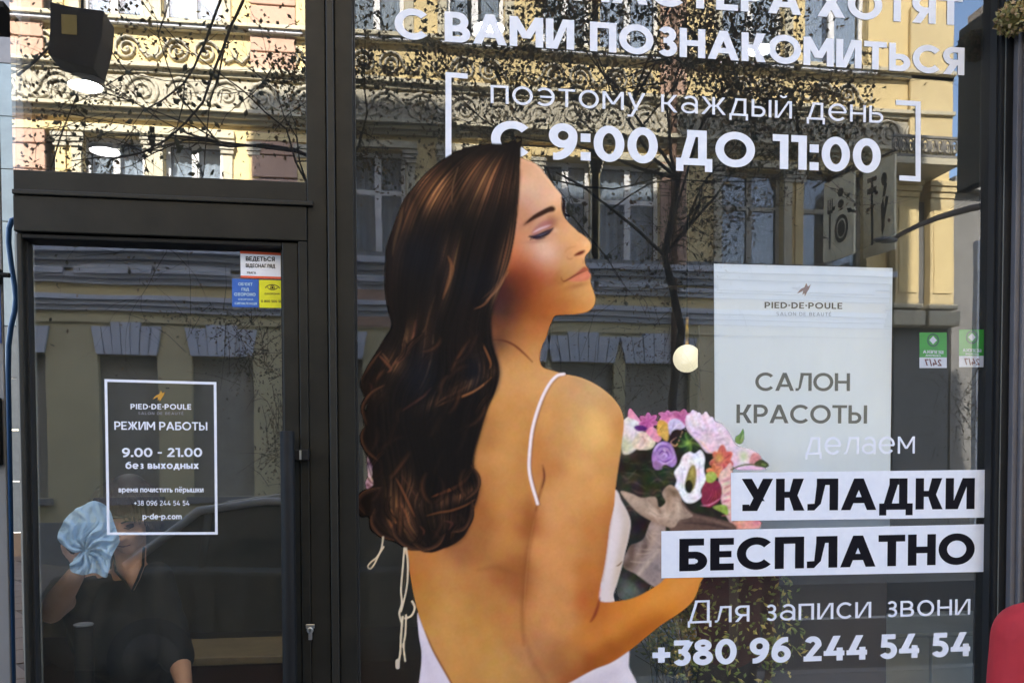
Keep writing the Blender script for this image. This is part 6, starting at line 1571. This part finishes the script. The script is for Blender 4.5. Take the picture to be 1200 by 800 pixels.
# sunlit end bay: two pilasters on pedestals, balcony with scroll railing
pil = mat('sunny_pilaster', (.62, .50, .27), .9, noise=3, col2=(.55, .44, .24), bump=.2)
for pa, pb in ((1046, 1074), (1087, 1115)):
    xa_, xb_ = V(pa, 549, 11.72).x, V(pb, 549, 11.72).x; mb = MB(); mb.box(xa_, YW + .08, fz(343), xb_, YW + .28, fz(208)); mb.build('pilaster', pil, bl, bevel=.02)
    MB().box(xa_ - .06, YW + .06, fz(350) + .01, xb_ + .06, YW + .34, fz(343) - .003).build('pilaster_base', CREAM, bl, bevel=.02)
    for k in range(3): MB().box(xa_ - .03 * k, YW + .06, fz(208) + .003 + .1 * k, xb_ + .03 * k, YW + .30 + .03 * k, fz(208) + .095 + .1 * k).build('capital', pil, bl, bevel=.01)
    MB().box(xa_ - .08, YW + .05, fz(371), xb_ + .08, YW + .38, fz(352)).build('pedestal', CREAM, bl, bevel=.02)
    mb = MB(); mb.box(xa_ + .06, YW + .28, fz(330), xb_ - .06, YW + .30, fz(220)); mb.build('panel_relief', YEL, bl, bevel=.01)
xa_, xb_ = V(1040, 549, 11.1).x, V(1116, 549, 11.1).x
MB().box(xa_, YW + .06, fz(207) + .32, xb_, YW + 1.0, fz(207) + .44).build('balcony_slab', CREAM, bl, bevel=.01)
rl = MB(); zr0, zr1 = fz(207) + .46, fz(150)
rl.box(xa_, YW + .92, zr1 - .04, xb_, YW + .97, zr1); rl.box(xa_, YW + .93, zr0, xb_, YW + .96, zr0 + .04)
for k in range(9):
    xx = xa_ + (xb_ - xa_) * (k + .5) / 9; s_ = (zr1 - zr0) * .40; q = []
    for j in range(20): t = j / 19; a = t * 3.4 * math.pi; r_ = s_ * (1 - t * .8); q.append((xx + (r_ * math.cos(a)) * (1 if k % 2 else -1) * .45, YW + .945, (zr0 + zr1) / 2 + r_ * math.sin(a)))
    rl.tube(q, .016, 5)
    rl.tube([(xx - (xb_ - xa_) / 18, YW + .945, zr0), (xx - (xb_ - xa_) / 18, YW + .945, zr1)], .013, 5)
rl.build('railing', mat('grey_iron', (.20, .19, .17), .6), bl)
MB().box(fx(1044), YW + .002, .8, XB - .01, YW + .06, fz(208)).build('grey_recess', mat('grey_recess', (.17, .17, .165), .9, noise=3, bump=.2), bl)
MB().box(fx(1058), YW + .01, fz(140), XB - .01, YW + .10, fz(-40)).build('tall_panel', pil, bl, bevel=.02)
# cafe boards standing out from the shaded front
BRD = mat('beige_board', (.85, .78, .55), .7, noise=6); BRI = mat('board_print', (.07, .055, .03), .7)
cs = thing('cafe_board', 'beige hanging board with fork and plate pictograms, mirrored behind the bracket', 'sign', 'beige boards with cutlery pictograms')
cs2 = thing('cafe_board', 'beige hanging board with tool pictograms next to the yellow pillars', 'sign', 'beige boards with cutlery pictograms')
for root, (pa, pb, ya, yb_), d0 in ((cs, (964, 999, 215, 309), 11.0), (cs2, (1010, 1046, 196, 304), 11.0)):
    A = V(pa, 549, d0 + .5); B = V(pb, 549, d0 - .2); ux = (B - A); L = ux.length; ux.normalize(); nx = Vector((ux.y, -ux.x, 0)); nx = nx if nx.y > 0 else -nx
    z1b = V(pa, ya, d0 + .5).z; z0b = V(pa, yb_, d0 + .5).z; h = z1b - z0b
    def q3(u, v, o): p = A + ux * (u * L) + nx * o; return (p.x, p.y, z0b + v * h)
    def slab(mb, poly, o0, o1):
        n_ = len(poly); mb.add([q3(u, v, o0) for u, v in poly] + [q3(u, v, o1) for u, v in poly], [tuple(range(n_)), tuple(range(2 * n_ - 1, n_ - 1, -1))] + [(i, i + n_, (i + 1) % n_ + n_, (i + 1) % n_) for i in range(n_)])
    mb = MB(); slab(mb, [(0, 0), (1, 0), (1, 1), (0, 1)], -.02, .02); recalc(mb.build('board', BRD, root))
    def ell(cx_, cy_, rx, ry, n_=18): return [(cx_ + rx * math.cos(2 * math.pi * k / n_), cy_ + ry * math.sin(2 * math.pi * k / n_)) for k in range(n_)]
    mb = MB()
    if root is cs:
        for e_ in (ell(.58, .80, .10, .055), ell(.58, .66, .10, .05)): slab(mb, e_, .022, .026)
        n_ = 24; o_ = ell(.60, .36, .22, .17, n_); i2 = ell(.60, .36, .15, .12, n_)
        mb.add([q3(u, v, .024) for u, v in o_] + [q3(u, v, .024) for u, v in i2], [(k, (k + 1) % n_, (k + 1) % n_ + n_, k + n_) for k in range(n_)])
        slab(mb, ell(.60, .36, .12, .10), .022, .026)
        slab(mb, [(.20, .15), (.25, .15), (.25, .62), (.20, .62)], .022, .026)
        for k in range(3): slab(mb, [(.14 + k * .07, .62), (.17 + k * .07, .62), (.17 + k * .07, .76), (.14 + k * .07, .76)], .022, .0262)
        slab(mb, [(.14, .585), (.31, .585), (.31, .63), (.14, .63)], .0222, .0264)
    else:
        slab(mb, [(.26, .12), (.33, .12), (.33, .82), (.26, .82)], .022, .026); slab(mb, [(.14, .80), (.44, .80), (.44, .85), (.14, .85)], .022, .0262); slab(mb, [(.14, .68), (.44, .68), (.44, .74), (.14, .74)], .022, .0264)
        slab(mb, [(.62, .20), (.70, .28), (.66, .60), (.58, .50)], .022, .026); slab(mb, ell(.68, .78, .09, .07), .022, .026); slab(mb, [(.62, .60), (.70, .60), (.78, .72), (.70, .74)], .022, .0262); slab(mb, [(.58, .24), (.64, .24), (.82, .58), (.74, .60)], .022, .0264)
    recalc(mb.build('pictograms', BRI, root))
    mb = MB(); mb.tube([q3(-.02, 1.04, 0), q3(1.0, 1.04, 0)], .02, 6); mb.tube([q3(.0, 1.04, 0), (q3(0, 1.04, 0)[0], YW + .05, q3(0, 1.04, 0)[2])], .02, 6); mb.build('bracket', IRON, root)
# next building down the street, set back and in shade, and pale block far off
nb = thing('street_building', 'grey shaded building beyond the end of the yellow facade', 'building')
x0n = XB + .8
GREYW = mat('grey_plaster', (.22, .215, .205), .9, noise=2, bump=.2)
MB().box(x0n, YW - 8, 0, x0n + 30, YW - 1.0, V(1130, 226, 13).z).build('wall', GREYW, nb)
for i in range(6):
    for j in range(2):
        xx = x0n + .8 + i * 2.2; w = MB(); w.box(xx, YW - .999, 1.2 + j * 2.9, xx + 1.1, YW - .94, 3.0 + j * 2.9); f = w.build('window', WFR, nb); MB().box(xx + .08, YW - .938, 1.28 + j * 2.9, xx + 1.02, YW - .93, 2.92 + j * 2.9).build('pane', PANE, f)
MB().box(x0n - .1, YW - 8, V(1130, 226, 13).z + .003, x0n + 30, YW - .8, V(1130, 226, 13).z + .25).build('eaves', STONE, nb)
# white door leaves standing open next to the post, mirrored as bright uprights
wd_ = thing('street_doorway', 'tall narrow white door frame mirrored behind the right green sticker', 'door frame')
for (pa, pb) in ((1146, 1150.5), (1153, 1156)):
    a, b = V(pa, 288, 8.8), V(pb, 560, 8.8); MB().box(a.x, -8.9, 0, b.x, -8.8, a.z).build('upright', WFR, wd_)
a, b = V(1146, 288, 8.8), V(1156, 288, 8.8); MB().box(a.x, -8.9, a.z + .002, b.x, -8.8, a.z + .09).build('head', WFR, wd_)
# thin arm of a street lamp crossing the pillars
sl_ = thing('street_lamp', 'street lamp with a long curved arm crossing the yellow pillars', 'street lamp')
arm = [V(px, py, 9.3) for px, py in ((1222, 230), (1180, 236), (1140, 243), (1120, 248), (1100, 254), (1075, 264), (1056, 274), (1046, 280))]
MB().tube(arm, [.06, .055, .05, .05, .045, .04, .035, .03], 8).build('arm', mat('brown_lamp_arm', (.10, .07, .045), .6), sl_)
MB().tube([(arm[0].x, -9.3, 0), arm[0] + Vector((0, 0, .3))], [.09, .06], 12).build('pole', STONE, sl_)
e = arm[-1]; MB().ball(e + Vector((-.12, 0, -.02)), (.20, .09, .05), 14, 8).build('lamp_head', STONE, sl_)

# blade board standing out from the right side of the shopfront
bb = thing('blade_board', 'large dark board standing out from the right post, mirrored with a sloping top', 'board')
xb0 = XR + .012
# its far end (away from the pane) shows at 1118; find how far it stands out
yd = .2
while X(1118, yd) < xb0 and yd < 6: yd += .01
ztb, zbb = at(1118, 36, yd).z, at(1118, 226, yd).z
MB().box(xb0, -yd, zbb, xb0 + .05, -.13, ztb).build('board', BL, bb, bevel=.004)
MB().box(xb0 + .004, -yd + .05, ztb + .001, xb0 + .046, -.13, ztb + .03).build('top_rail', CHROME, bb)
for zz in (ztb - .3, zbb + .2): MB().tube([(xb0 + .025, -.14, zz), (xb0 + .025, -.0, zz)], .012, 8).build('fixing', BLACK, bb)
print('blade', yd, ztb, zbb, xb0)

# made-up hanging box standing in for a shadow patch mirrored above the door
hb = thing('shadow_prop', 'dark box lantern added on a cable over the street for a shadow mirrored above the door', 'prop')
dL = 5.0
DB = mat('shadow_brown', (.035, .025, .02), .7)  # brown of the shadow put into the box's colour
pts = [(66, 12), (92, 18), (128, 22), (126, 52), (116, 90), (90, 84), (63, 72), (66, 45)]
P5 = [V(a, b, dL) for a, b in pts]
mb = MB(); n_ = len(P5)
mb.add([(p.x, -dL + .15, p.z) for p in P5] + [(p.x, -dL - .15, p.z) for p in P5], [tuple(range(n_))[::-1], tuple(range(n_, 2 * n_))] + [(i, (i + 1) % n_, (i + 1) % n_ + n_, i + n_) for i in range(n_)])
recalc(mb.build('shadow_block', DB, hb, bevel=.01))
a, b = V(80, 50, dL), V(97, 28, dL); MB().box(a.x, -dL + .152, a.z, b.x, -dL + .158, b.z).build('lit_gap_plate', mat('yellow_plate', (.7, .5, .15), .6), hb)  # yellow gap in that shadow, lit wall put into a plate
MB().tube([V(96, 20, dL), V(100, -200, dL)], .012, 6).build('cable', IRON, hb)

# ------------------------------------------------------------ trees between the kerbs
BARK = mat('dark_bark', (.045, .034, .026), .95, noise=14, bump=.6, bscale=60)
LF = [mat('leaf_dark', (.075, .070, .028), .7, noise=3), mat('leaf_brown', (.22, .12, .04), .7, noise=3), mat('leaf_gold', (.42, .26, .08), .7, noise=3)]
def tree(root, base, height, aim, seed, nleaf=9000, leafs=(.045, .075), trunk_r=.13, spread=1.0, droop=0.0, clump=.34, max_x=99):
    rg = np.random.RandomState(seed); tr = MB(); ends = []
    top = base + Vector((0, 0, height * .6))
    tp = [base + Vector((rg.normal() * .03 * k, rg.normal() * .03 * k, height * .6 * k / 6)) for k in range(7)]
    tr.tube(tp, [trunk_r * (1.25 - .1 * k) for k in range(7)], 12)
    tk = tr.build('trunk', BARK, root)
    lb = MB()
    def grow(p, d, L, r_, lev):
        n_ = 4; pts = [p]
        for k in range(n_):
            d = (d + Vector((rg.normal(), rg.normal(), rg.normal() * .8)) * .20 + Vector((0, 0, -droop * .12 * lev))).normalized(); pts.append(pts[-1] + d * L / n_)
        lb.tube(pts, [r_ * (1 - .55 * k / n_) for k in range(n_ + 1)], 6 if lev < 2 else 4, False)
        if lev >= 2: ends.extend(pts[1:])
        if lev < 4:
            for k in range(3 if lev < 3 else 2):
                q = pts[rg.randint(2, n_ + 1)]; dd_ = (d + Vector((rg.normal(), rg.normal(), rg.normal() * .6)) * .75 * spread).normalized()
                grow(q, dd_, L * rg.uniform(.62, .80), r_ * .52, lev + 1)
    for t in aim:
        t = Vector(t); p = tp[rg.randint(5, 7)]; d = (t - p); grow(p, d.normalized(), d.length * .55, trunk_r * .42, 0)
    lb.build('limbs', BARK, root)
    cm = MB(); E_ = np.array([list(e) for e in ends])
    for k in range(nleaf):
        c = Vector(E_[rg.randint(len(E_))]) + Vector((rg.normal(), rg.normal(), rg.normal())) * clump * rg.uniform(.1, 1)
        if c.x > max_x or (c.z < 4.9 and rg.rand() < .8): continue
        cm.m = 0 if rg.rand() < .55 else (1 if rg.rand() < .7 else 2)
        leafq(cm, c, Vector((rg.normal(), rg.normal(), rg.normal() - .4)), Vector((rg.normal(), rg.normal(), 1)), rg.uniform(*leafs), rg.uniform(.014, .024))
    cm.build('crown', LF, root, kind='stuff')
t1 = thing('street_tree', 'autumn street tree with brown leaves mirrored behind the capital letters', 'tree')
b1_ = V(797, 549, 6.3); b1_.z = -.13
tree(t1, b1_, 8.2, [V(430, 30, 5.6), V(520, 120, 5.8), V(470, 170, 6.0), V(640, 20, 6.2), V(860, 20, 6.0), V(930, 100, 6.4), V(900, 130, 6.2), V(760, 40, 6.8), V(840, -160, 6.3), V(960, -30, 5.8)], 5, 15500, (.042, .072), clump=.20, trunk_r=.05, max_x=V(1030, 100, 6).x)
t2 = thing('street_tree', 'smaller street tree with drooping thin branches mirrored above the door', 'tree')
b2_ = V(391, 549, 7.2); b2_.z = -.13
tree(t2, b2_, 8.6, [V(330, 10, 7.0), V(300, 30, 7.2), V(30, 20, 7.4), V(60, 60, 7.6), V(20, 110, 7.3), V(420, 60, 7.2)], 9, 3800, (.042, .072), trunk_r=.05, clump=.20)
# long hanging twigs of the second tree, followed one by one
tw = MB(); lw_ = MB()
for P_t, r_ in (([(262, -10), (250, 20), (240, 50), (228, 78), (215, 98), (190, 118), (168, 130)], .016), ([(285, 0), (270, 30), (262, 55), (248, 90), (238, 120), (218, 145), (196, 165), (168, 180), (135, 186), (105, 180)], .017), ([(262, 60), (256, 90), (246, 120), (243, 150), (240, 180), (238, 205)], .010), ([(216, 98), (215, 120), (208, 150), (203, 180)], .008),
                 ([(130, 60), (150, 85), (160, 105)], .008), ([(322, 75), (310, 95), (295, 110), (285, 118)], .008), ([(20, 88), (40, 72), (62, 50), (95, 20)], .016), ([(60, 130), (100, 138), (160, 150)], .007), ([(238, 205), (232, 190), (222, 175)], .006), ([(60, 195), (75, 150), (90, 110), (110, 60)], .009), ([(168, 180), (150, 170), (120, 160)], .006),
                 ([(640, 195), (655, 235), (680, 265), (710, 300), (735, 340)], .014), ([(660, 200), (668, 230), (676, 250)], .008), ([(620, 200), (640, 215), (660, 245), (678, 262)], .009), ([(905, 120), (930, 135), (960, 140), (985, 150)], .01), ([(700, 65), (712, 95), (718, 120)], .012)):
    P3_ = [V(a, b, 7.0 + .1 * math.sin(i)) for i, (a, b) in enumerate(P_t)]
    tw.tube([Vector(v) for v in spline([list(p) for p in P3_], False, 4).tolist()] if False else P3_, [r_ * (1 - .6 * i / len(P3_)) for i in range(len(P3_))], 6, False)
    for p in P3_[1:]:
        for _ in range(2):
            lw_.m = 0; leafq(lw_, p + Vector((rng.normal() * .05, rng.normal() * .05, rng.normal() * .05)), Vector((rng.normal(), rng.normal(), -1)), Vector((0, 1, .3)), rng.uniform(.07, .11), rng.uniform(.025, .036))
    for _ in range(7):
        p = P3_[rng.randint(1, len(P3_))]; d = Vector((rng.normal(), rng.normal() * .4, rng.normal() * .8 - .3)) * .28
        tw.tube([p, p + d * .5 + Vector((rng.normal(), 0, rng.normal())) * .03, p + d], [.006, .004, .002], 4, False)
tw.build('hanging_twigs', BARK, t2); lw_.build('twig_leaves', LF, t2, kind='stuff')
# fine leafy twigs low on the trees: speckle in front of the shaded wall
lo = MB(); lt = MB()
for (cx_, cy_, sx, sy, n_) in ((300, 420, 40, 32, 420), (325, 520, 14, 50, 320), (255, 375, 55, 12, 260), (700, 325, 60, 22, 220), (760, 430, 50, 40, 420), (830, 300, 40, 60, 160), (1130, 480, 22, 40, 260), (795, 250, 22, 50, 260), (100, 150, 60, 30, 120), (620, 130, 80, 30, 260), (560, 60, 50, 60, 300)):
    for _ in range(n_):
        a, b = rng.normal(cx_, sx * .7), rng.normal(cy_, sy * .7)
        c = V(a, b, 7.4 + rng.normal() * .25)
        lo.m = 0 if rng.rand() < .7 else 1
        leafq(lo, c, Vector((rng.normal(), rng.normal(), rng.normal())), Vector((rng.normal(), 1, rng.normal())), rng.uniform(.03, .05), rng.uniform(.008, .013))
    for _ in range(n_ // 10):
        a, b = rng.normal(cx_, sx * .8), rng.normal(cy_, sy * .8); c = V(a, b, 7.4); d = Vector((rng.normal(), rng.normal() * .4, rng.normal())) * .3
        lt.tube([c, c + d * .5 + Vector((.02, 0, .03)), c + d], [.005, .004, .002], 4, False)
lo.build('leaves', LF, t2, kind='stuff'); lt.build('twigs', BARK, t2, kind='stuff')

# ------------------------------------------------------------ parked car, side on, mirrored low in the door pane
def make_car(root, x0, y0, paint, L=4.4, flip=1):
    """side profile lofted across the width; x runs along the car"""
    GL = mat('car_glass', (.07, .08, .07), .08, spec=.9); TY = mat('tyre', (.02, .02, .02), .8); RM = mat('alloy', (.05, .05, .05), .6)
    lower = [(-.0, .35), (.02, .62), (.12, .78), (1.05, .93), (1.35, .97), (3.55, 1.0), (4.25, .95), (4.38, .75), (4.40, .40), (4.2, .26), (3.9, .24), (.5, .24), (.15, .26)]
    def pt(u, y, z): return (x0 + flip * (u * L / 4.4), y0 + y, z - .13)
    mb = MB(); ws_ = [(-.86, .93), (-.80, 1.0), (.80, 1.0), (.86, .93)]; rows = []
    for (y, s_) in ws_: rows.append([pt(2.2 + (u - 2.2) * s_, y, .62 + (z - .62) * s_) for u, z in lower])
    n_ = len(lower); mb.add([p for r_ in rows for p in r_], [(k * n_ + i, k * n_ + (i + 1) % n_, (k + 1) * n_ + (i + 1) % n_, (k + 1) * n_ + i) for k in range(3) for i in range(n_)] + [tuple(range(n_ - 1, -1, -1)), tuple(range(3 * n_, 4 * n_))])
    recalc(mb.build('body', paint, root, bevel=.03))
    roof = [(1.15, .96), (1.75, 1.34), (2.05, 1.44), (2.75, 1.47), (3.25, 1.40), (3.75, 1.0)]
    mb = MB(); rows = []
    for (y, s_) in ((-.80, 0), (-.62, 1), (.62, 1), (.80, 0)): rows.append([pt(2.4 + (u - 2.4) * (1.0 - .02 * s_), y, z if s_ else .955 + (z - .955) * .04) for u, z in roof])
    # glasshouse sides lean in: glass up to the roof line
    n2 = len(roof)
    g_ = MB(); g_.add([p for r_ in rows for p in r_], [(k * n2 + i, k * n2 + i + 1, (k + 1) * n2 + i + 1, (k + 1) * n2 + i) for k in range(3) for i in range(n2 - 1)])
    recalc(g_.build('windows', GL, root))
    rf = MB()
    for a in range(1, 4):
        (u0, z0), (u1, z1) = roof[a], roof[a + 1]
        rf.add([pt(u0, -.64, z0 + .005), pt(u1, -.64, z1 + .005), pt(u1, .64, z1 + .005), pt(u0, .64, z0 + .005), pt(u0, -.64, z0 + .035), pt(u1, -.64, z1 + .035), pt(u1, .64, z1 + .035), pt(u0, .64, z0 + .035)], [(0, 1, 2, 3), (4, 5, 6, 7), (0, 1, 5, 4), (1, 2, 6, 5), (2, 3, 7, 6), (3, 0, 4, 7)])
    recalc(rf.build('roof_panel', paint, root))
    for u in (2.35, 3.2):
        for s_ in (-1, 1): MB().tube([pt(u, s_ * .80, .97), pt(u - .02, s_ * .645, 1.44 if u < 3 else 1.38)], .03, 6).build('pillar', paint, root)
    for s_ in (-1, 1):
        MB().tube([pt(1.15, s_ * .80, .96), pt(1.75, s_ * .645, 1.34), pt(2.05, s_ * .64, 1.45), pt(2.75, s_ * .64, 1.48), pt(3.25, s_ * .64, 1.41), pt(3.75, s_ * .79, 1.0)], .035, 6).build('roof_rail', mat('bright_trim', (.62, .61, .56), .5), root)
        for u in (.85, 3.55):
            w = MB().lathe(pt(u, s_ * .80, .33), [(.20, -.10), (.31, -.09), (.325, 0), (.31, .09), (.20, .10)], 28, 'y').build('wheel', TY, root)
            MB().lathe(pt(u, s_ * .80, .33), [(.001, -.112), (.19, -.105), (.20, .105), (.001, .112)], 20, 'y').build('rim', RM, w)
        MB().box(*[min(a, b) for a, b in zip(pt(1.4, s_ * .93, .98), pt(1.6, s_ * .84, 1.1))], *[max(a, b) for a, b in zip(pt(1.4, s_ * .93, .98), pt(1.6, s_ * .84, 1.1))]).build('side_mirror', paint, root, bevel=.02)
        MB().ball(pt(.10, s_ * .62, .68), (.09, .16, .07), 12, 8).build('headlight', mat('lamp_glass', (.15, .15, .14), .3), root)
        MB().ball(pt(4.28, s_ * .62, .80), (.08, .14, .07), 12, 8).build('tail_light', mat('red_lamp', (.4, .02, .02), .2), root)
        for u in (2.35,): MB().box(*[min(a, b) for a, b in zip(pt(u + .08, s_ * .862, .84), pt(u + .26, s_ * .885, .87))], *[max(a, b) for a, b in zip(pt(u + .08, s_ * .862, .84), pt(u + .26, s_ * .885, .87))]).build('door_handle', RM, root)
c1 = thing('parked_car', 'beige-grey parked car whose roof edge is mirrored at the right of the door glass', 'car')
make_car(c1, V(246, 549, 4.3).x + 3.25, -4.5, mat('beige_car_paint', (.13, .125, .10), .6, spec=.3), flip=-1)
c2 = thing('parked_car', 'pale parked car whose bonnet is mirrored at the left of the door glass', 'car')
make_car(c2, V(98, 549, 4.3).x, -4.5, mat('pale_car_paint', (.15, .15, .145), .6, spec=.3), flip=-1)
